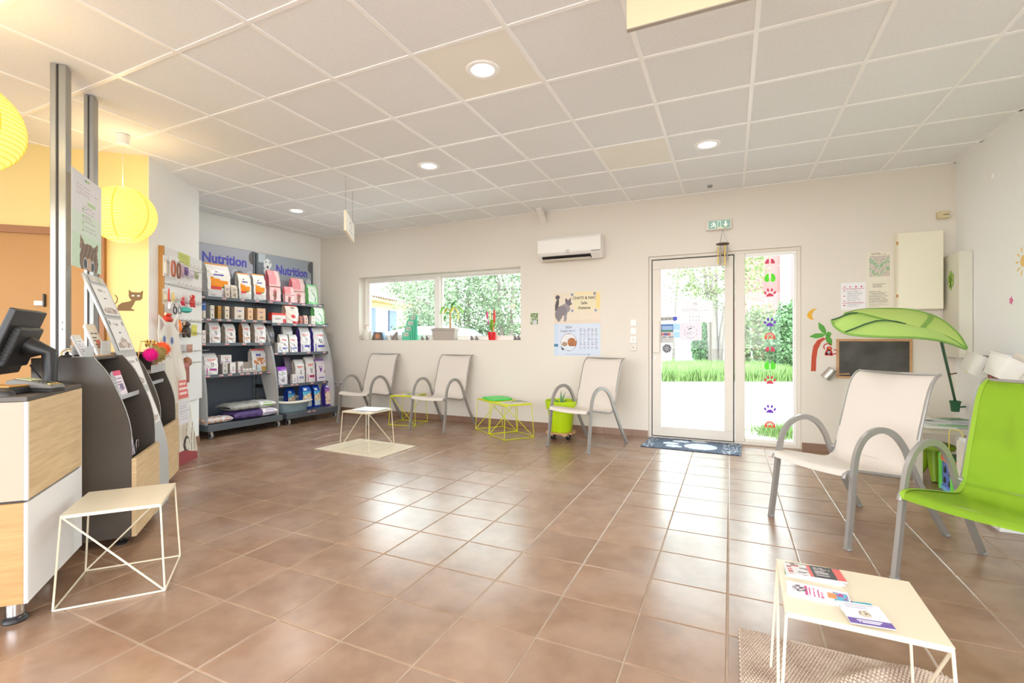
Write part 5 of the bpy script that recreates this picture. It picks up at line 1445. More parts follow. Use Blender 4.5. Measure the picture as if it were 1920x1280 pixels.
packs = [
 (0.347,-0.36,1.667,0.272,0.12,0.424,'bag','d_orange()','big white and orange dog food bag, leftmost on the top shelf'),
 (0.425,-0.33,1.667,0.057,0.04,0.169,'bag','d_plain((216,200,188))','tiny white and brown pouch right of the biggest orange bag'),
 (0.523,-0.34,1.667,0.082,0.05,0.172,'bag','d_plain((206,196,180))','small beige pouch between the orange bags'),
 (0.696,-0.38,1.667,0.16,0.09,0.35,'bag','d_orange()','white and orange dog food bag, second on the top shelf'),
 (0.905,-0.38,1.667,0.166,0.09,0.362,'bag','d_orange()','white and orange dog food bag, third on the top shelf'),
 (1.135,-0.38,1.667,0.164,0.1,0.441,'bag','d_pink()','tall pink food bag, left one on the top shelf of the right unit'),
 (1.34,-0.35,1.667,0.143,0.05,0.232,'bag','d_pink()','small pink pouch between the two tall pink bags'),
 (1.539,-0.4,1.667,0.203,0.08,0.377,'bag','d_pink()','tall pink food bag, right one on the top shelf'),
 (1.754,-0.36,1.667,0.161,0.07,0.304,'bag','d_green','green and white food bag at the right end of the top shelf'),
 (0.106,-0.26,1.397,0.039,0.09,0.187,'can','d_can','blue and beige tin at the left end of the second shelf'),
 (0.191,-0.25,1.397,0.047,0.1,0.16,'box','d_plain((220,214,200))','white carton with open side on the second shelf'),
 (0.284,-0.26,1.397,0.04,0.1,0.16,'box','d_plain((190,140,60))','ochre inside-out carton on the second shelf'),
 (0.371,-0.25,1.397,0.054,0.1,0.158,'box','d_plain((226,214,190))','cream carton in the middle of the second shelf'),
 (0.522,-0.24,1.397,0.126,0.14,0.16,'box','d_plain((226,214,204),(176,160,148),None,(80,80,160))','wide carton with grey side on the second shelf'),
 (0.67,-0.24,1.397,0.068,0.08,0.156,'box','d_plain((232,190,150),(200,160,120),None,(70,70,160))','small orange and white carton on the second shelf'),
 (0.824,-0.24,1.397,0.116,0.09,0.158,'box','d_plain((224,184,150),(200,160,120),None,(70,70,160))','tan carton at the right end of the second shelf of the left unit'),
 (1.083,-0.24,1.37,0.211,0.08,0.138,'box','d_redcard','low red and white carton on the right unit'),
 (1.315,-0.26,1.37,0.195,0.09,0.27,'bag','d_redbag','white food bag with red top on the right unit'),
 (1.445,-0.24,1.37,0.044,0.05,0.115,'bag','d_plain((196,120,110))','small red brown pouch beside the red-topped bag'),
 (1.526,-0.24,1.37,0.063,0.05,0.126,'bag','d_plain((232,196,186))','small white and red pouch beside the red-topped bag'),
 (1.647,-0.24,1.37,0.065,0.05,0.124,'box','d_plain((236,226,216))','small white carton left of the green-printed bag'),
 (1.796,-0.27,1.37,0.172,0.09,0.281,'bag','d_green','green-printed white food bag at the right end of the second shelf'),
 (0.088,-0.24,1.104,0.04,0.07,0.151,'box','d_plain((232,220,218))','small white carton at the left end of the third shelf'),
 (0.223,-0.24,1.104,0.126,0.1,0.262,'bag','d_white((190,150,140))','tall white food bag, first on the third shelf of the left unit'),
 (0.411,-0.24,1.104,0.123,0.09,0.239,'bag','d_white((200,160,140))','white food bag, second on the third shelf of the left unit'),
 (0.623,-0.24,1.104,0.095,0.09,0.259,'bag','d_white((200,150,110),side=(186,130,90))','narrow white bag with orange side on the third shelf'),
 (0.815,-0.24,1.104,0.15,0.1,0.276,'bag','d_white((190,140,130))','white food bag at the right end of the third shelf of the left unit'),
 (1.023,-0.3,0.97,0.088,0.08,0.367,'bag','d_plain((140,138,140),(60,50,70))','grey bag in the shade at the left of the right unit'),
 (1.087,-0.23,0.97,0.064,0.06,0.136,'box','d_white((110,100,190))','small white carton with blue band at the left of the third shelf'),
 (1.161,-0.23,0.97,0.124,0.05,0.249,'bag','d_white((100,100,180))','white pouch with blue band, left of a pair'),
 (1.289,-0.31,0.97,0.146,0.05,0.36,'bag','d_plain((214,212,212))','pale silver pouch standing behind the pair'),
 (1.312,-0.23,0.97,0.123,0.05,0.247,'bag','d_white((100,100,180))','white pouch with blue band, right of a pair'),
 (1.531,-0.25,0.97,0.162,0.1,0.357,'bag','d_white((90,90,180),side=(96,70,150))','white food bag with wide purple side on the third shelf'),
 (1.78,-0.25,0.97,0.209,0.09,0.351,'bag','d_white((80,80,180),side=(96,80,180))','large white bag with blue box print at the right end of the third shelf'),
 (0.171,-0.23,0.727,0.152,0.12,0.256,'bag','d_white((176,60,150),side=(150,50,120))','white food bag with magenta side, leftmost on the fourth shelf'),
 (0.334,-0.23,0.727,0.063,0.1,0.141,'box','d_plain((206,202,196))','grey white carton below the stacked box'),
 (0.431,-0.23,0.727,0.071,0.07,0.137,'box','d_white((190,90,150))','small white carton with pink band, left of a pair on the fourth shelf'),
 (0.531,-0.23,0.727,0.067,0.07,0.143,'box','d_white((190,90,150))','small white carton with pink band, right of a pair on the fourth shelf'),
 (0.798,-0.24,0.727,0.183,0.09,0.299,'bag','d_dog','white dog food bag with a brown dog print, right end of the fourth shelf'),
 (1.14,-0.23,0.53,0.131,0.06,0.243,'bag','d_plain((232,226,236),None,(160,70,200),(90,140,90))','white pouch with bright purple top on the lowest shelf'),
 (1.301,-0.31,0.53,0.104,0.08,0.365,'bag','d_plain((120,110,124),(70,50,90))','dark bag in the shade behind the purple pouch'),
 (1.318,-0.23,0.53,0.068,0.05,0.134,'box','d_white((130,130,200))','tiny white carton before the dark bag'),
 (1.43,-0.24,0.53,0.146,0.09,0.332,'bag','d_white((150,150,200))','white food bag with pale blue band, first of three on the lowest shelf'),
 (1.611,-0.24,0.53,0.15,0.09,0.364,'bag','d_white((176,40,110))','white food bag with crimson band, second of three on the lowest shelf'),
 (1.797,-0.24,0.53,0.158,0.08,0.327,'bag','d_v','white food bag with a purple V, third of three on the lowest shelf'),
 (1.342,-0.3,0.16,0.112,0.1,0.297,'bag','d_blue','dark blue litter bag in the shade behind the tray'),
 (1.49,-0.16,0.16,0.134,0.1,0.337,'bag','d_blue','blue cat litter bag with beach print, left one on the bottom deck'),
 (1.683,-0.18,0.16,0.103,0.1,0.32,'bag','d_blue','blue cat litter bag with beach print, right one on the bottom deck'),
 (1.877,-0.14,0.16,0.165,0.09,0.314,'bag','d_purplelit','purple cat litter bag at the right end of the bottom deck')]
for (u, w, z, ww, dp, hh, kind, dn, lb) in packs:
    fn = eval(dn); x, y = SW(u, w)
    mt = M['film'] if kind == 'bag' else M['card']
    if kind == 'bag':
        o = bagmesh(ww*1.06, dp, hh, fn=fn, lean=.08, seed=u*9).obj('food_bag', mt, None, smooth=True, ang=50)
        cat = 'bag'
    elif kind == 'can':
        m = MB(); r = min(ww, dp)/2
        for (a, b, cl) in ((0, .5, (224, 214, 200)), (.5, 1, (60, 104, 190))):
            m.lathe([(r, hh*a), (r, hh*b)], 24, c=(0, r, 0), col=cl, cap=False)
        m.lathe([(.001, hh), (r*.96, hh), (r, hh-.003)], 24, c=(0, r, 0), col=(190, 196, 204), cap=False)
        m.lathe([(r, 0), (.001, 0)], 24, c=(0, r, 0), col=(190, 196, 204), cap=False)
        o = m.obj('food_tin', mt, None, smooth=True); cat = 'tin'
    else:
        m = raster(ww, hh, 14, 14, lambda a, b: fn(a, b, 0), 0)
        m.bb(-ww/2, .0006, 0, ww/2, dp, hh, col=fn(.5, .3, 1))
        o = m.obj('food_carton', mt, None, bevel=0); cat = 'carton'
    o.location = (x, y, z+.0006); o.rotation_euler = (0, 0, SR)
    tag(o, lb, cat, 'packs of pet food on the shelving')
# small display tray with tiny cups on fourth shelf, and a box on top of the carton
def SH(name, label, cat, u, w, z, group=None, rz=0):
    x, y = SW(u, w); return thing(name, label, cat, (x, y, z), SR+rz, group)
ut = 0.644
t = SH('display_tray', 'grey cardboard display tray of white tubs on the fourth shelf', 'tray', ut, -.21, .7275)
MB().bb(-.10, 0, 0, .10, .12, .004).bb(-.10, 0, 0, .10, .002, .03).bb(-.10, .118, 0, .10, .12, .13).bb(-.10, 0, 0, -.098, .12, .10).bb(.098, 0, 0, .10, .12, .10).obj('tray', mat('grey_card', (190, 182, 174), .7), t)
for k in range(4): MB().lathe([(.017, 0), (.019, .03), (.020, .038), (.012, .045)], 12, c=(-.07+.046*k, .03, .004)).obj('tub', M['paper'], t, smooth=True)
t = SH('food_carton', 'white carton with purple print standing on top of another carton', 'carton', 0.357, -.245, .727+.125, 'packs of pet food on the shelving')
raster(.13, .105, 14, 12, lambda u, v: d_white((150, 80, 180))(u, v, 0), 0).obj('printed_front', M['card'], t); MB().bb(-.065, .0006, 0, .065, .09, .105).obj('carton', mat('grey_white_card', (206, 202, 198), .6), t)
# flat bags lying on the left base deck
def lying(label, u, w, z, L_, D_, H_, fn, name='food_sack', rz=0):
    t = SH(name, label, 'bag', u, w, z, 'sacks lying on the bottom deck', rz)
    def f(a, b):
        th = 2*pi*a; c_, s_ = cos(th), sin(th)
        k = (1-abs(2*b-1)**6)**.5 if 0 < b < 1 else 0
        y = D_/2*(abs(c_)**.6)*(1 if c_ > 0 else -1)*(.93+.07*k); zz = H_/2*(abs(s_)**.75)*(1 if s_ > 0 else -1)*(.25+.75*k)+.003*sin(b*31+a*20)*k
        return Vector((-L_/2+L_*b, y, H_/2+zz))
    MB().grid(f, 24, 26, col=lambda a, b: fn(a, b)).obj('sack', M['film'], t, smooth=True, ang=60)
    return t
def fsack(c1, c2, acc):
    def f(a, b):
        # a: .5..1 is underside ; .25..0.5 front top ; front lower .5-.75 ; c<0 front
        if b > .62: return (234, 232, 236) if not bars((b-.62)/.38, (a*3) % 1, .1, .9, .2, .8, 3, 5) else acc
        return c1 if hsh(int(a*14), int(b*12)) > .3 else c2
    return f
ub0, ub1 = -0.031, 0.294
lying('small checked white and brown sack lying at the left of the bottom deck', .16, -.16, .159, .36, .20, .075, fsack((214, 204, 200), (216, 160, 120), (190, 110, 80)))
lying('purple and white sack lying lowest of the pair on the bottom deck', .63, -.20, .159, .60, .34, .115, fsack((84, 66, 124), (104, 84, 140), (170, 160, 200)))
lying('grey and green sack lying on top of the purple sack', .60, -.21, .272, .62, .34, .09, fsack((176, 176, 172), (150, 156, 150), (130, 190, 90)))
# litter tray
t = SH('litter_tray', 'blue grey cat litter tray with white rim on the right bottom deck', 'litter tray', 1.245, -.24, .159)
def rr(u, a, b, n=2.8):
    c_, s_ = cos(2*pi*u), sin(2*pi*u); return a*abs(c_)**(2/n)*(1 if c_ > 0 else -1), b*abs(s_)**(2/n)*(1 if s_ > 0 else -1)
def tr1(u, v):
    k = .86+.14*v; x, y = rr(u, .25*k, .20*k); return Vector((x, y, .02+(.14+.09*y)*v))
MB().grid(tr1, 40, 6, thick=-.004).obj('basin', mat('tray_blue_grey', (134, 156, 166), .4), t, smooth=True, loc=(0, 0, -.018))
MB().grid(lambda u, v: Vector((*rr(u, .215*v, .172*v), .003)), 40, 3, thick=.002).obj('basin_floor', bpy.data.materials['tray_blue_grey'], t, smooth=True)
def tr2(u, v):
    a = 2*pi*v; x, y = rr(u, .250+.038*cos(a)*1.0, .212+.038*cos(a)); return Vector((x, y, .155+.018*sin(a)+.09*y))
MB().grid(tr2, 40, 8).obj('rim', mat('tray_rim_white', (226, 222, 214), .4), t, smooth=True)

# ------------------------------------------------------------------ window sill items
def SI(name, label, cat, px_x, y, group=None, rz=0): return thing(name, label, cat, (px_x, y, 1.1385), rz, group)
x = -5.148
h = SI('hen_figurine', 'white ceramic hen figurine at the left end of the sill', 'figurine', x, 5.90)
hm = mat('white_ceramic', (226, 220, 208), .3)
MB().lathe([(.001, 0), (.05, .002), (.075, .04), (.078, .085), (.06, .12), (.035, .15), (.03, .18), (.034, .20), (.02, .222), (.001, .226)], 18, cap=False, sy=.7).obj('body', hm, h, smooth=True)
MB().tube([(.02, 0, .07), (.07, 0, .10), (.10, 0, .145)], [.045, .035, .012], 10).obj('tail', hm, h, smooth=True)
MB().prism([(-.03, .205), (-.02, .24), (-.01, .222), (0, .245), (.01, .222), (.022, .235), (.02, .205)], -.004, .004, 'y').obj('comb', mat('terracotta_red', (190, 110, 90), .5), h)
MB().tube([(-.03, 0, .198), (-.055, 0, .19)], [.01, .002], 6).obj('beak', M['tan'], h)
x = -4.897
h = SI('photo_box', 'small tent-shaped photo stand with a dog portrait on the sill', 'ornament', x, 5.895)
MB().prism([(-.125, 0), (.09, 0), (.055, .125), (-.085, .125)], -.02, .02, 'y').obj('front_board', mat('dark_brown_card', (104, 92, 88), .5), h)
MB().prism([(.095, 0), (.125, 0), (.075, .125), (.06, .125)], -.018, .035, 'y').obj('blue_side', mat('slate_blue', (110, 140, 164), .5), h)
raster(.12, .10, 16, 14, lambda u, v: (206, 140, 100) if ell(u, v, .5, .5, .3, .4) else (130, 116, 110), 0).obj('portrait', M['card'], h, loc=(-.015, -.0212, .012))
x = -4.602
h = SI('creature_figurine', 'grey brown spiky creature figurine on the sill', 'figurine', x, 5.90)
fm = mat('grey_brown_resin', (136, 124, 116), .6)
MB().lathe([(.001, 0), (.06, .003), (.062, .03), (.04, .06), (.001, .07)], 14, cap=False, sy=.6).obj('body', fm, h, smooth=True)
MB().tube([(.02, 0, .04), (.03, 0, .09), (.045, 0, .12)], [.03, .024, .018], 8).obj('head', fm, h, smooth=True)
for a, b in ((.03, .16), (.06, .155), (-.01, .115), (-.035, .09)): MB().tube([(a*.7, 0, b-.06), (a, 0, b)], [.012, .001], 6).obj('spike', fm, h)
MB().tube([(-.04, 0, .03), (-.07, 0, .05), (-.075, 0, .09)], [.014, .01, .005], 8).obj('tail', fm, h, smooth=True)
x = -4.31
h = SI('leaflet_holder', 'turquoise stepped leaflet holder leaning on the sill', 'leaflet holder', x, 5.865)
tq = mat('turquoise_card', (90, 196, 160), .5)
for k in range(4):
    MB().bb(-.105+.028*k, -.03+.018*k, 0, .035+.028*k, -.024+.018*k, .12+.085*k).obj('pocket', tq, h)
    raster(.10, .06, 10, 8, lambda u, v: (196, 206, 190) if hsh(int(u*8), int(v*6)) > .35 else (150, 160, 150), 0).obj('leaflet', M['card'], h, loc=(-.035+.028*k, -.0312+.018*k, .055+.083*k))
MB().prism([(.035, 0), (.125, 0), (.125, .375), (.06, .20)], .03, .036, 'y').obj('side_flap', tq, h)
x = -3.712
h = SI('window_planter', 'grey rectangular planter on the sill holding a banana plant', 'planter', x, 5.905)
pm = mat('greige_plastic', (176, 166, 156), .5)
m = MB()
def box_taper(z0, a0, b0, z1, a1, b1): 
    return [(-a0, -b0, z0), (a0, -b0, z0), (a0, b0, z0), (-a0, b0, z0), (-a1, -b1, z1), (a1, -b1, z1), (a1, b1, z1), (-a1, b1, z1)]
FQ = [(0, 3, 2, 1), (4, 5, 6, 7), (0, 1, 5, 4), (1, 2, 6, 5), (2, 3, 7, 6), (3, 0, 4, 7)]
MB().add(box_taper(0, .175, .05, .135, .19, .055), FQ).obj('pot', pm, h, bevel=.004)
MB().add(box_taper(.135, .198, .060, .172, .20, .062), FQ).obj('rim', pm, h, bevel=.003)
MB().bb(-.185, -.05, .165, .185, .05, .174).obj('soil', mat('soil', (70, 52, 40), .9), h)
bp_ = SI('banana_plant', 'leafy banana plant rising from the grey planter', 'plant', x+.09, 5.905); bp_.location.z = 1.1385+.174
MB().tube([(0, 0, 0), (.0, 0, .14), (-.005, 0, .26)], [.014, .012, .008], 8).obj('stem', M['tan'], bp_, smooth=True)
MB().tube([(.045, 0, 0), (.05, 0, .14)], [.006, .004], 6).obj('stem', M['leafg'], bp_, smooth=True)
def leaf3(pts, w, mt, par, name='leaf'):
    c = bez(pts, 5); nn = len(c)-1
    def f(u, v):
        k = v*nn; i = min(int(k), nn-1); p = c[i].lerp(c[i+1], k-i); t_ = (c[i+1]-c[i]).normalized()
        s_ = t_.cross(Vector((0, 0, 1))); s_ = s_.normalized() if s_.length > .05 else Vector((0, 1, 0))
        ww = w*(sin(pi*min(1, v*.92+.06))**.7)
        return p+s_*(2*u-1)*ww+Vector((0, 0, 1))*(-abs(2*u-1)*ww*.35)
    return MB().grid(f, 4, nn, thick=.0008).obj(name, mt, par, smooth=True)
lm1 = mat('bright_leaf', (134, 196, 60), .45); lm2 = mat('yellowing_leaf', (226, 206, 60), .5); lm3 = mat('deep_leaf', (96, 160, 70), .45)
for M_, pts, w_ in ((lm1, [(0, 0, .24), (-.05, -.01, .31), (-.13, 0, .30), (-.18, .01, .20)], .034), (lm3, [(0, 0, .24), (-.04, 0, .36), (.06, 0, .37), (.16, 0, .28)], .035), (lm1, [(0, 0, .23), (.05, .02, .34), (.15, .02, .31), (.21, 0, .20)], .034),
                    (lm2, [(0, 0, .22), (.07, -.02, .30), (.14, -.02, .22), (.14, -.02, .08)], .03), (lm3, [(0, 0, .20), (-.05, .02, .24), (-.10, .02, .18), (-.10, 0, .09)], .028), (lm1, [(.05, 0, .13), (.08, -.01, .18), (.13, -.02, .19), (.17, -.02, .16)], .022), (lm3, [(0, 0, .25), (.05, 0, .36), (.10, 0, .40), (.13, 0, .38)], .03), (lm2, [(0, 0, .24), (-.03, -.03, .28), (-.07, -.03, .25), (-.10, -.03, .19)], .028)):
    leaf3(pts, w_, M_, bp_)
x = -2.954
h = SI('red_pot', 'small red plastic pot holding a flowering bromeliad', 'plant pot', x, 5.90)
MB().lathe([(.045, 0), (.055, .06), (.060, .095), (.064, .096), (.064, .112), (.058, .112), (.05, .09), (.001, .09)], 24, cap=False).obj('pot', mat('bright_red', (214, 28, 40), .35), h, smooth=True)
b = SI('bromeliad', 'bromeliad with red, orange and magenta spikes in the red pot', 'plant', x, 5.90); b.location.z = 1.1385+.09
for k in range(18):
    a = k*2.4; r_ = .07+.06*hsh(k); z_ = .10+.10*hsh(k, 2)
    leaf3([(0, 0, 0), (r_*.35*cos(a), r_*.3*sin(a), z_*.7), (r_*.8*cos(a), r_*.5*sin(a), z_), (r_*1.3*cos(a), r_*.6*sin(a), z_*.95)], .010, (lm3, lm1, M['leafg'])[k % 3], b)
for (sx_, z0_, z1_, cl, rr_) in ((-.075, .20, .31, (206, 60, 120), .017), (.035, .14, .33, (222, 60, 50), .02), (-.055, .12, .19, (200, 90, 180), .018), (.02, .03, .20, (236, 140, 100), .016)):
    MB().tube([(0, 0, .02), (sx_*.6, 0, z0_*.6), (sx_, 0, z0_)], .003, 5).obj('stalk', lm3, b)
    MB().lathe([(.003, z0_), (rr_*.8, z0_+(z1_-z0_)*.2), (rr_, z0_+(z1_-z0_)*.6), (rr_*.6, z0_+(z1_-z0_)*.9), (.001, z1_)], 8, c=(sx_, 0, 0), cap=False).obj('flower_spike', mat('spike', cl, .5), b, smooth=True)
leaf3([(0, 0, .03), (-.02, 0, .18), (-.03, 0, .27), (-.04, 0, .33)], .016, lm2, b)
for k, (pxx, lb, cl) in enumerate(((792, 'small dark bird ornament on the sill beside the turquoise holder, left one', 0), (801, 'small dark bird ornament on the sill beside the turquoise holder, right one', 0), (885, 'small dark cat ornament left of the red pot, left one', 1), (894, 'small dark cat ornament left of the red pot, right one', 1), (967, 'tiny brown ornament at the right end of the sill, left one', 2), (974, 'tiny brown ornament at the right end of the sill, right one', 2))):
    pass
for pxx, lb in zip((-4.084,-4.0,-3.256,-3.18,-2.598,-2.544), ('small dark bird ornament beside the turquoise holder, left one', 'small dark bird ornament beside the turquoise holder, right one', 'small dark cat ornament left of the red pot, left one', 'small dark cat ornament left of the red pot, right one', 'tiny brown ornament at the right end of the sill, left one', 'tiny brown ornament at the right end of the sill, right one')):
    h = SI('sill_ornament', lb, 'ornament', pxx, 5.88, 'small ornaments on the window sill')
    om = mat('ornament', (120, 112, 116), .5)
    MB().lathe([(.001, 0), (.024, .002), (.026, .02), (.015, .04), (.001, .045)], 10, cap=False, sy=.7).obj('body', om, h, smooth=True)
    MB().lathe([(.001, .034), (.013, .042), (.012, .054), (.001, .062)], 10, cap=False, c=(-.008, 0, 0)).obj('head', om, h, smooth=True)
    for s in (-1, 1): MB().tube([(-.008+s*.007, 0, .055), (-.008+s*.010, 0, .073)], [.005, .001], 5).obj('ear', om, h)

# ------------------------------------------------------------------ lime pot with aloe
pc = (-1.781,5.349)
t = thing('plant_dolly', 'round wooden plant dolly on black castors behind the chair', 'plant stand', (pc[0], pc[1], 0))
for k in range(5): 
    y_ = -.12+.06*k; l_ = sqrt(.17**2-y_**2)
    MB().bb(-l_, y_-.026, .065, l_, y_+.026, .083).obj('slat', M['tan2'], t, bevel=.003)
for s in (-.08, .08): MB().bb(s-.02, -.14, .05, s+.02, .14, .065).obj('cross_slat', M['tan2'], t)
for k in range(4):
    a = pi/4+pi/2*k+.2; c = MB().lathe([(.012, .03), (.012, .05)], 8, c=(.125*cos(a), .125*sin(a), 0)).obj('castor', M['chrome'], t)
    MB().lathe([(.008, -.012), (.021, -.012), (.023, 0), (.021, .012), (.008, .012)], 14).obj('wheel', M['black'], c, smooth=True, loc=(.125*cos(a), .125*sin(a), .0235), rot=(pi/2, 0, a))
t = thing('lime_pot', 'big lime green plastic pot on the wooden dolly', 'plant pot', (pc[0], pc[1], .0835))
MB().lathe([(.001, 0), (.118, 0), (.125, .01), (.155, .255), (.172, .258), (.186, .35), (.190, .352), (.188, .358), (.176, .356), (.162, .27), (.001, .29)], 36, cap=False).obj('pot', M['lime'], t, smooth=True, ang=30)
MB().lathe([(.001, .30), (.165, .296)], 24, cap=False).obj('soil', bpy.data.materials['soil'], t)
t = thing('aloe_plant', 'small aloe plant growing in the lime pot', 'plant', (pc[0], pc[1], .378))
for a, r_, h_ in ((.3, .05, .16), (1.9, .07, .17), (2.8, .10, .06), (3.6, .08, .08), (5.1, .06, .07), (5.9, .10, .05), (.9, .08, .07)):
    MB().tube([(0, 0, 0), (r_*.5*cos(a), r_*.5*sin(a), h_*.6), (r_*cos(a), r_*sin(a), h_)], [.014, .010, .002], 7, flat=(1, .5)).obj('leaf', mat('aloe', (90, 140, 84), .5), t, smooth=True)

# ------------------------------------------------------------------ magazines on the tables
def magazine(name, label, x, y, z, w, h, rz, fn, th=.006, n=3, cat='magazine', group=None, q=(30, 40)):
    t = thing(name, label, cat, (x, y, z), rz, group)
    m = MB()
    for k in range(n): m.bb(-w/2+.002*(k % 2), -h/2+.0015*k, th*k/n, w/2-.001*k, h/2-.001*(k % 2), th*(k+.8)/n)
    m.obj('pages', M['paper'], t)
    r_ = raster(w, h, q[0], q[1], fn, 0); o = r_.obj('cover', M['card'], t); o.rotation_euler = (-pi/2, 0, 0); o.location = (0, -h/2, th+.0006)
    o.rotation_euler = (-pi/2, 0, 0); 
    # raster faces -Y ; rotate so that it faces +Z
    o.rotation_euler = (-pi/2, 0, 0); o.location = (0, -h/2, th+.0006)
    return t
TZ = .3955
def magA(u, v):
    if v > .93: return (60, 56, 58)
    if u < .38: return (206, 204, 204) if hsh(int(u*12), int(v*14)) > .3 else ((120, 110, 110) if hsh(int(u*9), int(v*9)) > .4 else (190, 70, 66))
    if u < .45 or u > .86: return (214, 96, 92)
    if bars(u, v, .5, .82, .15, .85, 8, 3, .5): return (210, 206, 204)
    return (70, 66, 68)
def magB(u, v):
    if ell(u, v, .2, .55, .12, .25): return (90, 80, 90) if hsh(int(u*30), int(v*20)) > .45 else (222, 210, 214)
    if .30 < u < .62 and bars(v, 1-u, .15, .9, .38, .70, 5, 4, .5): return (196, 60, 130)
    if .66 < u < .80 and .3 < v < .7: return (232, 140, 80)
    if .76 < u < .97 and .2 < v < .8: return (90, 170, 200) if hsh(int(u*20), int(v*9)) > .3 else (176, 60, 130)
    return (226, 220, 226)
def magC(u, v):
    if v < .26: return (108, 84, 158) if not bars(u, v, .2, .8, .05, .2, 2, 4, .6) else (236, 230, 244)
    if ell(u, v, .5, .5, .14, .16): return (206, 196, 176) if hsh(int(u*20), int(v*20)) > .3 else (130, 110, 90)
    if bars(u, v, .15, .85, .72, .92, 3, 6, .4): return (150, 140, 170)
    return (236, 230, 236)
tx, tyy = .318, 1.70
ma = (0.233,1.792); mb_ = (0.231,1.663); mc = (0.327,1.579)
for k in range(4):
    magazine('magazine', ('magazine with black and red cover, topmost of the rear pile', 'white magazine under the black and red one', 'blue grey magazine third in the rear pile', 'green edged magazine lowest of the rear pile')[3-k], ma[0]+.006*(k % 2), ma[1]-.005*k, TZ+.0052*k, .15, .085+.0, radians(2+2*k-4), magA if k == 3 else (lambda u, v, k=k: ((150, 176, 120), (120, 150, 170), (216, 214, 214))[k]), .0045, 2, group='magazines on the front wire table', q=(34, 20))
magazine('magazine', 'white magazine with pink and orange cover on the near table', mb_[0], mb_[1], TZ, .155, .085, radians(-3), magB, .006, 3, group='magazines on the front wire table', q=(44, 26))
magazine('leaflet', 'cyan leaflet with a purple tongue under the dog leaflet', mc[0]-.008, mc[1]+.05, TZ, .09, .06, radians(10), lambda u, v: (104, 74, 146) if u < .5 and v > .3 else (70, 170, 196), .002, 1, 'leaflet', 'magazines on the front wire table')
magazine('leaflet', 'white and purple leaflet with a small dog overlapping the magazines', mc[0], mc[1], TZ+.0075, .098, .112, radians(6), magC, .0022, 1, 'leaflet', 'magazines on the front wire table')
def openmag(u, v):
    if abs(u-.5) < .015: return (190, 190, 190)
    if bars(u, v, .08, .44, .1, .9, 10, 3): return (196, 200, 212)
    if u > .55 and .5 < v < .9: return (190, 200, 190)
    return (234, 236, 242)
mw = magazine('magazine', 'open white magazine on the cream wire table that stands on the pale rug', -3.43, 4.0, .412, .30, .25, radians(8), openmag, .004, 2)
mw2 = magazine('leaflet', 'blue-edged leaflet under the open magazine on the rug table', -3.47, 3.93, .4075, .24, .16, radians(-14), lambda u, v: (120, 130, 160), .0035, 1, 'leaflet')
magazine('magazine', 'open magazine with green and grey pictures on the front yellow table', -2.33, 5.25, TZ, .28, .20, ya+.1, lambda u, v: (90, 140, 80) if (u > .6 and v > .6) else ((206, 200, 196) if hsh(int(u*8), int(v*6)) > .4 else (160, 150, 140)), .006, 2)
magazine('magazine', 'small magazine left on the lone yellow table, pink cover', -4.06, 5.40, TZ, .2, .16, radians(15), lambda u, v: (210, 170, 170) if u < .5 else (200, 204, 210), .005, 2)
magazine('magazine', 'white magazine right on the lone yellow table', -3.93, 5.46, TZ, .12, .2, radians(-5), lambda u, v: (176, 176, 190) if v > .6 else (220, 220, 226), .005, 2)
gt = thing('green_tray', 'bright green plastic tray with rounded corners on the rear yellow table', 'tray', (-2.66, 5.46, TZ), ya)
def rr2(u, a, b, n=5): 
    c_, s_ = cos(2*pi*u), sin(2*pi*u); return a*abs(c_)**(2/n)*(1 if c_ > 0 else -1), b*abs(s_)**(2/n)*(1 if s_ > 0 else -1)
gp = [rr2(k/40, .15, .17) for k in range(40)]
MB().prism(gp, 0, .016).obj('tray', mat('bright_green', (80, 214, 100), .4), gt, bevel=.004)
MB().tube([(p[0]*.98, p[1]*.98, .017) for p in gp], .004, 6, closed=True).obj('rim', bpy.data.materials['bright_green'], gt, smooth=True)

# ------------------------------------------------------------------ children's corner
tb_ = thing('play_table', 'low white play table covered with drawings in the right corner', 'table', (1.60, 5.15, 0))
MB().bb(-.27, -.30, .405, .27, .30, .45).obj('tabletop', M['beige_pvc'], tb_, bevel=.002)
for a in (-.245, .245):
    for b_ in (-.275, .275): MB().bb(a-.025, b_-.025, 0, a+.025, b_+.025, .405).obj('leg', M['beige_pvc'], tb_, bevel=.002)
for k, (dx, dy, a, w_, h_, c, lb) in enumerate(((-.12, -.18, .1, .21, .297, (236, 236, 238), 'white drawing sheet at the front of the play table'), (.04, -.17, -.15, .26, .19, (150, 196, 160), 'pale green booklet on the play table'), (-.05, .02, .2, .22, .28, (214, 220, 226), 'pale blue sheet in the middle of the play table'), (.14, -.02, -.3, .18, .25, (190, 196, 210), 'grey blue leaflet at the right of the play table'), (.12, .15, .4, .2, .15, (110, 150, 120), 'dark green booklet at the back of the play table'), (-.14, .16, -.1, .2, .28, (226, 224, 220), 'white magazine at the back of the play table'))):
    magazine('drawing_sheet', lb, 1.60+dx, 5.15+dy, .4505+.0042*k, w_, h_, a, lambda u, v, c=c: c if not bars(u, v, .2, .8, .3, .8, 5, 2) else tuple(int(x_*.8) for x_ in c), .0035, 1, 'paper', 'papers on the play table', (10, 12))
sl_ = thing('child_stool', 'round lime green mushroom stool under the play table', 'stool', (1.50, 5.06, 0))
MB().lathe([(.001, .30), (.115, .30), (.14, .29), (.145, .275), (.14, .255), (.09, .25), (.065, .25)], 28, cap=False).obj('seat', M['grn'], sl_, smooth=True)
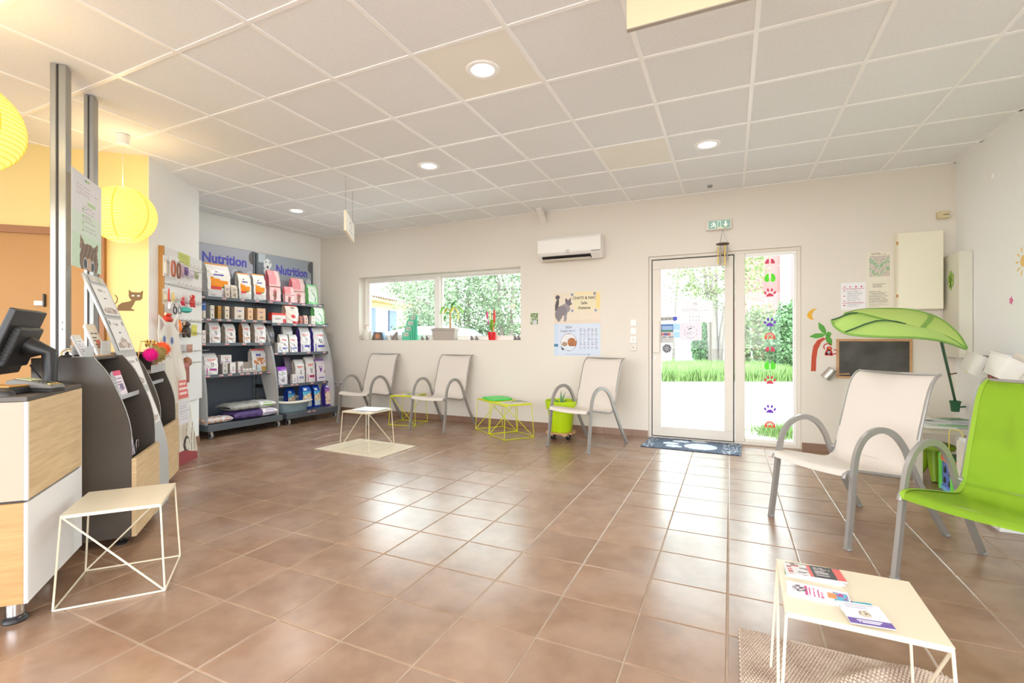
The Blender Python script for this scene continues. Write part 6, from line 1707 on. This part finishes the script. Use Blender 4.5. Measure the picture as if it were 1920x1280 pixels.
for k in range(3):
    a = 2*pi*k/3+.4; MB().tube([(.035*cos(a), .035*sin(a), .265), (.06*cos(a), .06*sin(a), .12), (.10*cos(a), .10*sin(a), .003)], [.045, .036, .022], 12).obj('leg', M['grn'], sl_, smooth=True)
# activity cube
bxx = thing('activity_cube', 'blue wooden activity cube with red top edge and green corner post', 'toy', (1.60, 4.64, 0), radians(-4))
bc = mat('toy_blue', (96, 120, 206), .45); lgc = mat('toy_lightblue', (130, 190, 236), .45); orc = mat('toy_coral', (240, 124, 96), .45); gc = mat('toy_lime', (120, 226, 90), .45); yc = mat('toy_yellow', (240, 224, 120), .45)
MB().bb(-.135, -.135, .012, .135, .135, .25).obj('cube_body', bc, bxx)
for a in (-.14, .14):
    for b_ in (-.14, .14): MB().bb(a-.012, b_-.012, 0, a+.012, b_+.012, .272).obj('corner_post', gc, bxx, bevel=.002)
for (x0_, y0_, x1_, y1_) in ((-.145, -.128, -.137, .128), (.137, -.128, .145, .128), (-.128, -.145, .128, -.137), (-.128, .137, .128, .145)):
    MB().bb(x0_, y0_, .225, x1_, y1_, .262).obj('top_rail', orc, bxx); MB().bb(x0_, y0_, .005, x1_, y1_, .035).obj('bottom_rail', lgc, bxx)
MB().bb(-.14, -.14, .262, .14, .14, .268).obj('lid', M['dkgrn'], bxx)
for (yy, zz, w_) in ((-.07, .16, .026), (.05, .165, .024), (-.06, .08, .022), (.06, .085, .022)):
    o = MB().lathe([(w_, 0), (w_, .004)], 14).obj('shape_hole', M['black'], bxx, loc=(-.1355, yy, zz), rot=(0, -pi/2, 0))
    o = MB().bb(-w_, -.002, -w_*.9, w_, .002, 0).obj('shape_hole', M['black'], bxx, loc=(-.1375, yy, zz), rot=(0, 0, pi/2))
wp = [(-.12+.0, .02, .268), (-.12, .02, .45), (-.105, .02, .47), (-.085, .0, .475), (-.065, -.02, .465), (-.055, -.03, .42), (-.05, -.03, .36), (-.02, -.04, .33), (.03, .0, .37), (.09, .05, .42), (.11, .08, .35), (.11, .08, .268)]
MB().tube(bez(wp, 4), .0035, 6).obj('bead_wire', yc, bxx, smooth=True)
for (i, cl) in ((6, yc), (7, orc), (8, yc), (9, gc)):
    MB().lathe([(.018*sin(pi*k/6), -.016*cos(pi*k/6)) for k in range(7)], 12, cap=False).obj('bead', cl, bxx, smooth=True, loc=wp[i])
# low cupboard and toy horse seen through the green chair
cp = thing('toy_cupboard', 'low white toy cupboard seen through the lime green chair', 'cupboard', (1.67, 4.12, 0), 0)
MB().bb(-.22, -.28, 0, .22, .28, .46).obj('body', M['white_panel'], cp, bevel=.003)
MB().bb(-.236, -.275, .02, -.221, -.003, .44).obj('door', M['beige_pvc'], cp, bevel=.002); MB().bb(-.236, .003, .02, -.221, .275, .44).obj('door', M['beige_pvc'], cp, bevel=.002)
for s in (-.03, .03): MB().lathe([(.012, 0), (.014, .012), (.01, .018)], 12).obj('knob', M['grn'], cp, loc=(-.236, s, .26), rot=(0, -pi/2, 0))
hr = thing('toy_horse', 'small toy horse standing on the cupboard behind the green chair', 'toy', (1.60, 4.12, .4605), radians(60))
hm = mat('toy_brown', (150, 104, 60), .6)
MB().tube([(-.05, 0, .10), (0, 0, .105), (.05, 0, .10)], [.022, .026, .024], 10).obj('body', hm, hr, smooth=True)
MB().tube([(.05, 0, .10), (.075, 0, .15), (.085, 0, .17)], [.018, .014, .013], 8).obj('neck', hm, hr, smooth=True)
MB().tube([(.075, 0, .175), (.115, 0, .155)], [.015, .009], 8).obj('head', hm, hr, smooth=True)
for a in (-.045, .045):
    for s in (-.014, .014): MB().tube([(a, s, .09), (a*1.1, s, .002)], [.010, .006], 7).obj('leg', hm, hr, smooth=True)
MB().tube([(-.05, 0, .11), (-.075, 0, .08), (-.08, 0, .05)], [.007, .006, .002], 6).obj('tail', M['black'], hr, smooth=True)
# rail with bins
rl = thing('wall_rail', 'grey steel rail on the right wall carrying white bins', 'rail', (X1, 4.72, .99), -pi/2)
MB().tube([(-.62, -.035, 0), (.50, -.035, 0)], .006, 8).obj('bar', M['alu_post'], rl, smooth=True)
for s in (-.50, .0, .4):
    MB().lathe([(.016, 0), (.016, .03), (.010, .045)], 14).obj('bracket', M['alu_post'], rl, smooth=True, loc=(s, 0, .01), rot=(pi/2, 0, 0))
def bin_(label, y, tl, c=M['white_pvc']):
    t = thing('hanging_bin', label, 'bin', (X1-.15, y, .86), -pi/2, 'white bins on the wall rail', rot=(radians(-tl), radians(8), -pi/2))
    def f(u, v):
        k = .74+.26*v; x_, y_ = rr(u, .135*k, .11*k, 5); return Vector((x_, y_, .15*v))
    MB().grid(f, 32, 6, thick=-.003).obj('bin_wall', c, t, smooth=True)
    MB().grid(lambda u, v: Vector((*rr(u, .10*v, .08*v, 5), .001)), 32, 2, thick=.002).obj('bin_floor', c, t)
    MB().tube([(*rr(k/32, .137, .112, 5), .15) for k in range(32)], .006, 6, closed=True).obj('rim', c, t, smooth=True)
    return t
bin_('white plastic bin tilted on the wall rail, the left one with yellow card', 5.02, 28); bin_('white plastic bin tilted on the wall rail, the right one full of sheets', 4.62, 28)
for k, (y_, z_, c, lb, a) in enumerate(((5.0, .90, (240, 210, 60), 'yellow card standing in the left bin', .2), (4.88, .91, (226, 228, 232), 'large white sheet sticking out of the left bin', -.5), (4.66, .90, (232, 236, 240), 'folded pale sheet sticking out of the right bin', .4), (4.56, .90, (216, 206, 194), 'beige sheet at the back of the right bin', .1))):
    q = thing('paper_sheet', lb, 'paper', (X1-.17+.03*k*.5, y_, z_), -pi/2+a, 'sheets in the wall bins', rot=(radians(-24), radians(10*(k-1.5)), -pi/2+a))
    cm = mat('sheet_colour', c, .6)
    MB().grid(lambda u, v: Vector((-.09+.18*u, .02*sin(u*2.5), (.10+.05*(k > 0))*v)), 8, 4, thick=.001).obj('sheet', cm, q, smooth=True)
pbk = thing('picture_book', 'brown framed picture book leaning beside the right bin', 'book', (1.74, 4.30, .62), -pi/2+.3)
pbk.location = (1.80, 4.80, .80)
raster(.17, .19, 20, 20, lambda u, v: (150, 96, 70) if u < .1 or u > .9 or v > .95 else ((90, 150, 130) if ell(u, v, .6, .8, .2, .1) else ((196, 90, 110) if hsh(int(u*9), int(v*16)) > .6 else (110, 90, 70))), .012).obj('cover', M['card'], pbk)
# leaf canopy
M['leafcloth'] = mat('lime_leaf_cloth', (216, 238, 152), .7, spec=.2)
p_ = M['leafcloth'].node_tree; bN = p_.nodes['Principled BSDF']; tl = p_.nodes.new('ShaderNodeBsdfTranslucent'); tl.inputs[0].default_value = L((190, 235, 90)); ms = p_.nodes.new('ShaderNodeMixShader'); ms.inputs[0].default_value = .45
p_.links.new(bN.outputs[0], ms.inputs[1]); p_.links.new(tl.outputs[0], ms.inputs[2]); p_.links.new(ms.outputs[0], p_.nodes['Material Output'].inputs[0])
far = bez([Vector(q) for q in ((0.757,4.219,1.331),(0.949,4.695,1.38),(1.171,4.91,1.395),(1.358,4.997,1.382),(1.509,4.957,1.312),(1.558,4.76,1.19),(1.557,4.594,1.079))], 5)
mid = bez([Vector(q) for q in ((0.74,4.156,1.324),(0.845,4.26,1.331),(1.009,4.359,1.289),(1.167,4.433,1.246),(1.319,4.482,1.199),(1.433,4.514,1.153),(1.532,4.527,1.076))], 5)
nea = bez([Vector(q) for q in ((0.643,4.033,1.276),(0.651,3.949,1.225),(0.715,3.868,1.176),(0.887,3.893,1.158),(1.092,3.99,1.152),(1.278,4.154,1.13),(1.506,4.459,1.073))], 5)
lc = thing('leaf_canopy', 'large lime green leaf-shaped fabric canopy over the blackboard', 'canopy', (0, 0, 0))
o3 = nea[len(nea)//2]; lc.location = (1.793,5.499,0.535)
off = Vector(lc.location)
nn = len(mid)-1
def lerpc(c, v): k = v*nn; i = min(int(k), nn-1); return c[i].lerp(c[i+1], k-i)
def lfa(u, v): a, b_ = lerpc(mid, v), lerpc(nea, v); p = a.lerp(b_, u); p.z += .05*sin(pi*u)*sin(pi*v)+.004*sin(v*50)*u; return p-off
def lfb(u, v): a, b_ = lerpc(far, v), lerpc(mid, v); p = a.lerp(b_, u); p.z += .03*sin(pi*u)*sin(pi*v); return p-off
lc2 = mat('lime_leaf_cloth_dark', (180, 214, 116), .7, spec=.2)  # near half of the leaf, a darker green than the far half
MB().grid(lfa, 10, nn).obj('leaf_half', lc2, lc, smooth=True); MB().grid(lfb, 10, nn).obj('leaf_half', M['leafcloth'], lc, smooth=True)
hemm = mat('leaf_hem', (124, 170, 74), .7)
for c in (far, mid, nea): MB().tube([p-off+Vector((0, -.002, .003)) for p in c], .0075, 6).obj('hem', hemm, lc, smooth=True)
for v0, v1 in ((.02, .16), (.30, .50)):
    a, b_ = lfa(.98, v0 if v0 > .1 else .0), lfa(.04, v1)
    pts = [lfa(1-.95*t_/6, v0+(v1-v0)*t_/6)+Vector((0, -.003, .008)) for t_ in range(7)]
    MB().tube(pts, .005, 6).obj('rib', M['dkgrn'], lc, smooth=True)
pts = [lfb(t_/6, .60+.03*sin(pi*t_/6))+Vector((0, -.002, .006)) for t_ in range(7)]; MB().tube(pts, .014, 6, flat=(.4, 1.3)).obj('cross_band', hemm, lc, smooth=True)
s1 = Vector((1.357,4.412,1.13))-off; s2 = Vector((1.582,4.992,0.873))-off; s3 = Vector((1.776,5.469,0.607))-off
MB().tube(bez([s1, s2, s3], 6), .0095, 8).obj('stem', M['dkgrn'], lc, smooth=True)
MB().tube([s2+Vector((-.005, 0, -.01)), s2+Vector((.05, 0, .005))], .005, 6).obj('clip', mat('dark_red', (90, 40, 36), .5), lc)
sk = s3
MB().lathe([(.028, -.09), (.034, -.03), (.042, .0), (.030, .006)], 14, c=tuple(sk)).obj('base_socket', M['dkgrn'], lc, smooth=True)
MB().tube([sk+Vector((0, 0, -.06)), sk+Vector((.06, .1, -.06)), Vector((1.897, off.y+sk.y+.16, off.z+sk.z-.06))-off], .008, 6).obj('wall_arm', M['dkgrn'], lc)
# ------------------------------------------------------------------ glass door stickers
GYl_ = DY+.0185   # room-side face of the panes
def glassthing(name, label, cat, x, z, group=None): return thing(name, label, cat, (x, GYl_-.001, z), 0, group)
M['inkG'] = mat('grey_ink', (150, 150, 156), .6)
pS = glassthing('notice_sheet', 'white A3 sheet taped on the door glass with eight dots', 'notice', -0.355, 1.342)
def ds(u, v):
    for k in range(4):
        for j in (0, 1):
            if ell(u, v, .33+.09*k, .10+.16*j, .022, .035): return (186, 188, 200)
    if ell(u, v, .5, .86, .08, .07) and hsh(int(u*40), int(v*30)) > .4: return (206, 208, 214)
    if bars(u, v, .1, .9, .5, .62, 2, 3, .5): return (216, 218, 226)
    return (238, 239, 246)
raster(.355, .245, 44, 30, ds, .001, back=(238, 239, 246)).obj('sheet', M['print'], pS)
pS = glassthing('notice_sheet', 'pinkish sheet with a round stamp logo low on the door glass', 'notice', -0.409, 1.136)
def ds2(u, v):
    if ell(u, v, .5, .45, .30, .34) and not ell(u, v, .5, .45, .285, .32): return (170, 170, 186)
    if bars(u, v, .3, .7, .28, .5, 3, 3, .4): return (190, 190, 206)
    if inpoly(u, v, [(.38, .60), (.42, .66), (.56, .72), (.56, .66)]): return (70, 70, 80)
    return (232, 228, 238)
raster(.235, .205, 34, 30, ds2, .001, back=(232, 228, 238)).obj('sheet', M['print'], pS)
pS = glassthing('payment_sticker', 'payment card sticker with blue top and red blue squares on the door', 'sticker', -0.665, 1.105)
def ds3(u, v):
    if v > .6: return (70, 110, 180) if v > .9 or u < .06 or u > .94 else ((60, 120, 90) if v < .68 else (150, 180, 220))
    if .40 < v < .52: return ((196, 110, 110), (70, 80, 160), (180, 80, 80), (232, 200, 200))[int(u*3.99)]
    if .28 < v < .34: return (130, 130, 140) if hsh(int(u*12)) > .4 else (190, 190, 190)
    return (196, 196, 196)
raster(.135, .22, 20, 32, ds3, .001, back=(200, 200, 200)).obj('sheet', M['print'], pS)
pS = glassthing('glass_sticker', 'long grey sticker with a blue square on the door glass', 'sticker', -0.647, 1.365)
raster(.19, .045, 36, 9, lambda u, v: (60, 80, 200) if .74 < u < .98 else ((96, 96, 100) if .10 < u < .62 and .35 < v < .6 and hsh(int(u*30)) > .25 else (176, 174, 172)), .001).obj('sheet', M['print'], pS)
pS = glassthing('blue_sticker', 'pale blue square sticker beside the pinkish sheet', 'sticker', -0.553, 1.166)
raster(.112, .16, 12, 12, lambda u, v: (176, 220, 246) if abs(v-.5) > .08 else (216, 236, 250), .0006, y=.0015).obj('sheet', M['print'], pS)
pS = glassthing('flower_sticker', 'grey flower-shaped sticker low on the door glass', 'sticker', -0.668, 1.042)
for k in range(7): sticker(disc_poly(.035*cos(k*.9), .035*sin(k*.9), .022, .022, 10), 'petal', M['inkG'], pS, .001)
sticker(disc_poly(0, 0, .028, .028), 'centre', M['inkG'], pS, .0012)
# window decal animal tracks
zs = (1.979,1.805,1.642,1.508,1.325,1.176,1.039,0.867,0.707,0.553,0.396,0.227)
xd = 0.385
cols = {'red': (214, 70, 100), 'green': (90, 226, 40), 'purple': (120, 60, 200), 'orange': (232, 80, 44), 'grey': (96, 90, 92), 'gold': (226, 150, 60)}
dm = {k: mat('decal_'+k, v, .6) for k, v in cols.items()}
kinds = ['hoof', 'ghoof', 'paw', 'bird', 'ppaw', 'horse', 'hoof', 'ghoof', 'paw', 'bird', 'ppaw', 'horse']
names = {'hoof': ('pink red cloven hoof print', 'red'), 'ghoof': ('lime green hoof print', 'green'), 'paw': ('pink red paw print', 'red'), 'bird': ('bird track', 'grey'), 'ppaw': ('purple paw print', 'purple'), 'horse': ('orange horseshoe-like print', 'orange')}
for i, (z, k) in enumerate(zip(zs, kinds)):
    nm_, c_ = names[k]
    if k == 'bird' and i < 5: c_ = 'gold'
    pS = glassthing('track_decal', ('upper ' if i < 6 else 'lower ')+nm_+' decal on the side glass', 'window decal', xd, z, 'animal track decals on the side glass')
    q = dm[c_]
    if k == 'hoof':
        for s in (-1, 1): sticker([(s*.008, -.02), (s*.045, -.022), (s*.048, -.008), (s*.03, .026), (s*.010, .032), (s*.008, .01)][::s], 'toe', q, pS, .001)
    elif k == 'ghoof':
        for s in (-1, 1): sticker([(s*.006, -.036), (s*.03, -.045), (s*.052, -.028), (s*.052, .01), (s*.034, .042), (s*.012, .05), (s*.01, .01)][::s], 'toe', q, pS, .001)
    elif k in ('paw', 'ppaw'):
        sticker([(-.034, -.036), (.034, -.036), (.036, -.024), (.012, .0), (-.012, .0), (-.036, -.024)], 'pad', q, pS, .001)
        for a, b_, an in ((-.045, .004, .5), (-.018, .034, .15), (.018, .034, -.15), (.045, .004, -.5)): sticker(disc_poly(a, b_, .0115, .018, 12, 0, an), 'toe', q, pS, .001)
    elif k == 'bird':
        MB().tube([(0, -.001, -.035), (0, -.001, .035)], .0016, 4).obj('toe', q, pS); MB().tube([(-.045, -.001, .012), (0, -.001, -.012), (.045, -.001, .012)], .0016, 4).obj('toe', q, pS)
    else:
        sticker(arcpoly(0, -.005, .05, .026, -.5, pi+.5), 'arch', q, pS, .001); sticker(arcpoly(0, -.005, .038, .033, .2, pi-.2), 'inner_line', M['paper'], pS, .0013)
        sticker([(-.012, -.03), (0, -.012), (.012, -.03), (.02, -.02), (0, .012), (-.02, -.02)], 'frog', q, pS, .001)

# ------------------------------------------------------------------ outdoors
M['gravel'] = mat('pale_gravel', (176, 172, 166), .95, spec=.1, noise=(5, (120, 116, 112), .14), bump=(30, .8))
gr = struct(MB().bb(-60, Y1+WT+.001, -.20, 45, 70, -.03).obj('ground', M['gravel']))
struct(MB().bb(-60, -60, -.20, 45, -3.32, -.03).obj('ground_front', M['gravel']))
struct(MB().bb(2.17, -3.3, -.20, 45, 6.1, -.03).obj('ground_side', M['gravel']))
M['grass'] = mat('fresh_grass', (106, 134, 74), .8, spec=.2, rand=0.0, noise=(1.5, (128, 150, 94), .3))
def dpt(px_x, d): 
    X_ = (px_x-946.3)/903.24; c_, s_ = cos(radians(25.09)), sin(radians(25.09)); return (d*(X_*c_-s_), d*(X_*s_+c_))
# grass strip: joined blades
V = []; F = []
def blades(n, fn, hmin, hmax, wd=.02):
    for k in range(n):
        x_, y_ = fn(); h_ = rng.uniform(hmin, hmax); a = rng.uniform(0, pi); i = len(V); lx, ly = rng.normal(0, .3*h_), rng.normal(0, .3*h_)
        V.extend([(x_-wd*cos(a), y_-wd*sin(a), -.03), (x_+wd*cos(a), y_+wd*sin(a), -.03), (x_+lx, y_+ly, h_)]); F.append((i, i+1, i+2))
def strip():
    px_ = rng.uniform(1180, 1560); d = 13.6+5.5*rng.uniform(0, 1)**1.4; return dpt(px_, d)
blades(26000, strip, .15, .5, .022)
me = bpy.data.meshes.new('grass_strip'); me.from_pydata(V, [], F); me.materials.append(M['grass'])
o = bpy.data.objects.new('grass_strip', me); COL.objects.link(o); tag(o, 'strip of tall fresh green grass beyond the gravel yard', 'grass', kind='stuff')
V = []; F = []
blades(1500, lambda: (rng.normal(.62, .16), rng.normal(6.9, .16)), .0, .13, .006)
me = bpy.data.meshes.new('grass_tuft'); me.from_pydata(V, [], F); me.materials.append(M['grass'])
o = bpy.data.objects.new('grass_tuft', me); COL.objects.link(o); tag(o, 'small grass tuft just outside the side glass', 'grass', kind='stuff')
def foliage(parent, c, r, n, size, mt, seed=0, hollow=.35):
    g = np.random.default_rng(seed); P = g.normal(size=(n, 3)); P /= np.linalg.norm(P, axis=1)[:, None]
    P *= (g.uniform(hollow, 1, n)**.5)[:, None]; k = 1+.22*np.sin(P[:, 0]*7+seed)*np.cos(P[:, 1]*6+P[:, 2]*8)
    P = P*k[:, None]*np.array(r)+np.array(c)
    a = g.normal(size=(n, 3)); a /= np.linalg.norm(a, axis=1)[:, None]; b = np.cross(a, g.normal(size=(n, 3))); b /= np.linalg.norm(b, axis=1)[:, None]
    s = g.uniform(.6, 1.2, n)[:, None]*size
    Q = np.stack([P-a*s, P+b*s*.5, P+a*s, P-b*s*.5], 1).reshape(-1, 3)
    me = bpy.data.meshes.new('foliage'); me.from_pydata(Q.tolist(), [], [(4*i, 4*i+1, 4*i+2, 4*i+3) for i in range(n)]); me.materials.append(mt)
    o = bpy.data.objects.new('foliage', me); COL.objects.link(o); o.parent = parent; o['kind'] = 'stuff'; return o
fo1 = mat('olive_foliage', (112, 128, 102), .8, spec=.2, noise=(.8, (140, 154, 124), .3)); fo2 = mat('spring_foliage', (114, 130, 88), .8, spec=.2, noise=(.8, (146, 156, 114), .3)); fo3 = mat('dark_hedge', (84, 116, 76), .8, spec=.2, noise=(.8, (104, 132, 90), .3))
bark = mat('pale_bark', (136, 124, 116), .9, noise=(6, (104, 94, 88), .3))
def tree(label, px_x, d, h, cr, mt, n=5000, size=.09, trunks=1, seed=1, tr=.12, group='trees beyond the glass'):
    x_, y_ = dpt(px_x, d); t = thing('garden_tree', label, 'tree', (x_, y_, -.03), group=group)
    g = np.random.default_rng(seed)
    for k in range(trunks):
        a = g.uniform(0, 2*pi); sp = .12 if trunks > 1 else 0
        p0 = Vector((sp*cos(2*pi*k/max(trunks, 1)), sp*sin(2*pi*k/max(trunks, 1)), 0))
        pts = [p0, p0*1.6+Vector((.05*cos(a), .05*sin(a), h*.3)), p0*3+Vector((.15*cos(a), .15*sin(a), h*.62)), p0*4+Vector((.3*cos(a), .3*sin(a), h*.9))]
        MB().tube(bez(pts, 3), [tr*(1-.075*i) for i in range(10)], 8).obj('trunk', bark, t, smooth=True)
    for k in range(7):
        a = g.uniform(0, 2*pi); z_ = h*g.uniform(.4, .75); l_ = cr[0]*g.uniform(.5, .95)
        MB().tube([(0, 0, z_), (l_*.5*cos(a), l_*.5*sin(a), z_+.25*l_), (l_*cos(a), l_*sin(a), z_+.7*l_)], [tr*.35, tr*.2, tr*.06], 6).obj('branch', bark, t, smooth=True)
    foliage(t, (0, 0, h*.78), cr, n, size, mt, seed)
    return t
tree('multi-stemmed pale tree in the grass behind the door glass', 1341, 18.0, 5.2, (1.7, 1.7, 2.0), fo2, 5500, .07, 4, 3, .13)
tree('slim bare-branched tree left behind the door glass', 1262, 21.0, 5.2, (2.0, 1.8, 1.9), fo2, 1500, .07, 1, 4, .07)
tree('bare-branched tree behind the side glass', 1392, 19.0, 5.5, (1.0, 1.0, 2.0), fo2, 900, .07, 1, 14, .07)
tree('olive tree in the middle of the long window', 806, 15.5, 3.6, (1.15, 1.1, 1.7), fo1, 5000, .06, 2, 5, .1)
tree('big pale olive tree right in the long window, left of the red flowers', 872, 19.0, 4.8, (1.9, 1.8, 2.4), fo1, 10000, .07, 2, 6, .1)
tree('big pale tree at the right end of the long window', 950, 16.0, 4.4, (1.6, 1.5, 2.2), fo1, 9000, .07, 2, 7, .1)
tree('distant pale tree between house and olive tree', 775, 27.5, 4.4, (2.0, 1.8, 1.6), fo1, 6000, .1, 1, 8, .1)
def hedge(label, px_x, d, r, n, mt, seed):
    x_, y_ = dpt(px_x, d); t = thing('hedge_bush', label, 'bush', (x_, y_, -.03), group='bushes outside'); 
    MB().tube([(0, 0, 0), (0, 0, r[2])], [.06, .03], 6).obj('stem', bark, t); foliage(t, (0, 0, r[2]), r, n, .07, mt, seed, .5)
hedge('dark green bush at the right edge of the side glass', 1492, 14.5, (.75, .7, 1.15), 8000, fo3, 11)
hedge('pale bush behind the ladder', 1425, 17.5, (.8, .7, 1.2), 5000, fo2, 12)
hedge('dark ivy-like bush around the tree foot', 1322, 18.6, (.5, .5, .95), 4000, fo3, 13)
hedge('low bush below the long window trees, left', 782, 16.5, (1.1, .8, .9), 6000, fo1, 15)
hedge('low bush below the long window trees, right', 930, 18, (2.2, .8, .95), 9000, fo1, 16)
# corrugated white fence + pale shed
x0_, y0_ = dpt(1215, 21.5); x1_, y1_ = dpt(1345, 21.5)
fe = thing('panel_fence', 'white corrugated fence behind the grass', 'fence', (x0_, y0_, -.03), atan2(y1_-y0_, x1_-x0_))
LL = hypot(x1_-x0_, y1_-y0_); fm = mat('white_corrugated_sheet', (222, 224, 228), .5)
nr = int(LL/.14)
sheetm = MB().prism([(0, 0), (.13, 0), (.13, .02), (.10, .035), (.03, .035), (0, .02)], 0, 1.45).mesh('fence_plank', fm)
for k in range(nr): link_mesh('plank', sheetm, fe, (.14*k, 0, 0))
MB().bb(0, -.03, 1.45, LL, .06, 1.52).obj('top_rail', fm, fe)
x0_, y0_ = dpt(1225, 27); sh_ = thing('garden_shed', 'pale blue shed with a low white roof beyond the fence', 'shed', (x0_, y0_, -.03), radians(25))
MB().bb(0, 0, 0, 4.2, 3, 2.1).obj('wall', mat('pale_blue_render', (190, 206, 220), .8), sh_)
MB().prism([(-.3, 2.1), (4.5, 2.1), (4.2, 3.1), (0, 3.1)], -.3, 3.3, 'y').obj('roof', mat('pale_roof', (232, 228, 226), .8), sh_)
MB().bb(2.9, -.03, .9, 3.7, 0, 1.7).obj('window', M['shelf_side'], sh_)
# red building and ladder
x0_, y0_ = dpt(1441, 20); x1_, y1_ = dpt(1600, 20)
rb = thing('red_building', 'salmon red building with white downpipe behind the side glass', 'building', (x0_, y0_, -.03), atan2(y1_-y0_, x1_-x0_))
MB().bb(0, 0, 0, 4.5, 3, 6.5).obj('wall', mat('salmon_render', (150, 96, 92), .85, noise=(1, (142, 88, 86), .3)), rb)
MB().bb(.48, -.12, 0, .86, 0, 6.5).obj('pilaster', M['white_panel'], rb)
MB().bb(-.1, -.25, 6.5, 4.6, 3.2, 6.7).obj('eave', M['white_panel'], rb)
x0_, y0_ = dpt(1434, 17.2)
la = thing('ladder', 'white ladder leaning behind the grass by the side glass', 'ladder', (x0_, y0_, -.03), radians(25))
for s in (-.42, .38): MB().tube([(s-.0, 0, 0), (s*.8-.05*0, .5, 2.7)], .04, 6).obj('rail', M['white_panel'], la)
for k in range(9): MB().tube([(-.42+.009*k, .055*k+.03, .3*k+.15), (.38-.009*k, .055*k+.03, .3*k+.15)], .025, 6).obj('rung', M['grey_pl'], la)
# house seen through the window
p0 = Vector(dpt(672, 19.5)); p1 = Vector(dpt(762, 24.5)); hd = (p1-p0)
hs_ = thing('neighbour_house', 'cream house with tiled roof and blue shutters behind the long window', 'house', (p0.x, p0.y, -.03), atan2(hd.y, hd.x))
HL = hd.length
MB().bb(-3, 0, 0, HL, 5, 2.98).obj('wall', mat('cream_render', (206, 190, 146), .85), hs_)
nb = mat('roof_tile_clay', (166, 136, 116), .8, noise=(3, (190, 166, 148), .3))
rfm = MB()
rfm.add([(-3.3, -.45, 2.93), (HL+.3, -.45, 2.93), (HL+.3, 2.6, 3.95), (-3.3, 2.6, 3.95), (-3.3, 5.4, 2.93), (HL+.3, 5.4, 2.93)], [(0, 1, 2, 3), (3, 2, 5, 4)])
rf = rfm.obj('roof', nb, hs_)
tlm = MB().grid(lambda u, v: Vector((.10*cos(pi*u), -.45+3.05*v, 2.95+.065*sin(pi*u)+1.02*v)), 6, 1, thick=.012).mesh('roof_tile_row', nb)
for k in range(int((HL+3.4)/.23)): link_mesh('roof_tile_row', tlm, rf, (-3.2+.23*k, 0, 0))
MB().bb(-3.1, -.40, 2.84, HL+.1, -.02, 2.93).obj('eave_board', mat('eave_wood', (220, 190, 130), .8), hs_)
wx0 = 0 
# window position on the facade from the photograph
def fac(px_x):
    X_ = (px_x-946.3)/903.24; c_, s_ = cos(radians(25.09)), sin(radians(25.09)); rx, ry = X_*c_-s_, X_*s_+c_
    # p0 + hd*t = r*k
    det = hd.x*(-ry)+rx*hd.y; t_ = (-p0.x*(-ry)+(-rx)*p0.y)/det
    return t_*HL
a0, a1, a2, a3 = fac(690), fac(702), fac(727), fac(741)
bs = mat('blue_shutter', (74, 92, 126), .6)
wn = MB().bb(a1, -.02, .95, a2, .02, 2.55).obj('window_frame', M['white_panel'], hs_)
for b0, b1 in ((a1+.08, (a1+a2)/2-.05), ((a1+a2)/2+.05, a2-.08)): MB().bb(b0, -.03, 1.02, b1, -.02, 2.47).obj('pane', mat('dim_pane', (150, 170, 186), .1), wn)
for b0, b1 in ((a0, a1-.02), (a2+.02, a3)): MB().bb(b0, -.08, .90, b1, -.03, 2.55).obj('shutter', bs, hs_)
# white car
cx_, cy_2 = dpt(850, 12.4)
ca = thing('parked_car', 'white car parked outside, roof showing above the sill', 'car', (cx_, cy_2, -.03), radians(22))
cw = mat('white_car_paint', (236, 238, 240), .25, coat=.5); cg_ = mat('car_glass', (120, 140, 156), .1); 
side = [(-1.95, .35), (1.95, .35), (2.0, .62), (1.9, .82), (1.15, .95), (.45, 1.44), (.1, 1.50), (-.9, 1.50), (-1.45, 1.38), (-1.85, .98), (-1.98, .6)]
MB().prism(side, -.82, .82, 'y').obj('body', cw, ca, bevel=.08, seg=3)
win = [(.98, .98), (.42, 1.37), (.1, 1.43), (-.9, 1.43), (-1.35, 1.33), (-1.62, 1.0)]
for s in (-1, 1):
    y_ = s*.825; MB().prism(win, min(y_, y_-s*.01), max(y_, y_-s*.01), 'y').obj('side_window', cg_, ca)
    for x_ in (-1.25, 1.25):
        w_ = MB().lathe([(.001, -.1), (.30, -.1), (.32, -.08), (.32, .08), (.30, .1), (.001, .1)], 24, cap=False).obj('wheel', M['black_soft'], ca, smooth=True, loc=(x_, s*.74, .32), rot=(pi/2, 0, 0))
MB().prism([(1.17, .97), (.47, 1.45), (.40, 1.42), (1.08, .96)], -.68, .68, 'y').obj('windscreen', cg_, ca)
MB().prism([(-1.47, 1.38), (-1.86, 1.0), (-1.80, .99), (-1.43, 1.35)], -.66, .66, 'y').obj('rear_window', cg_, ca)
for s in (-1, 1): MB().box((.75, s*.92, 1.0), (.12, .14, .12)).obj('mirror', cw, ca, bevel=.03)
# tidy: no image data, nothing to save
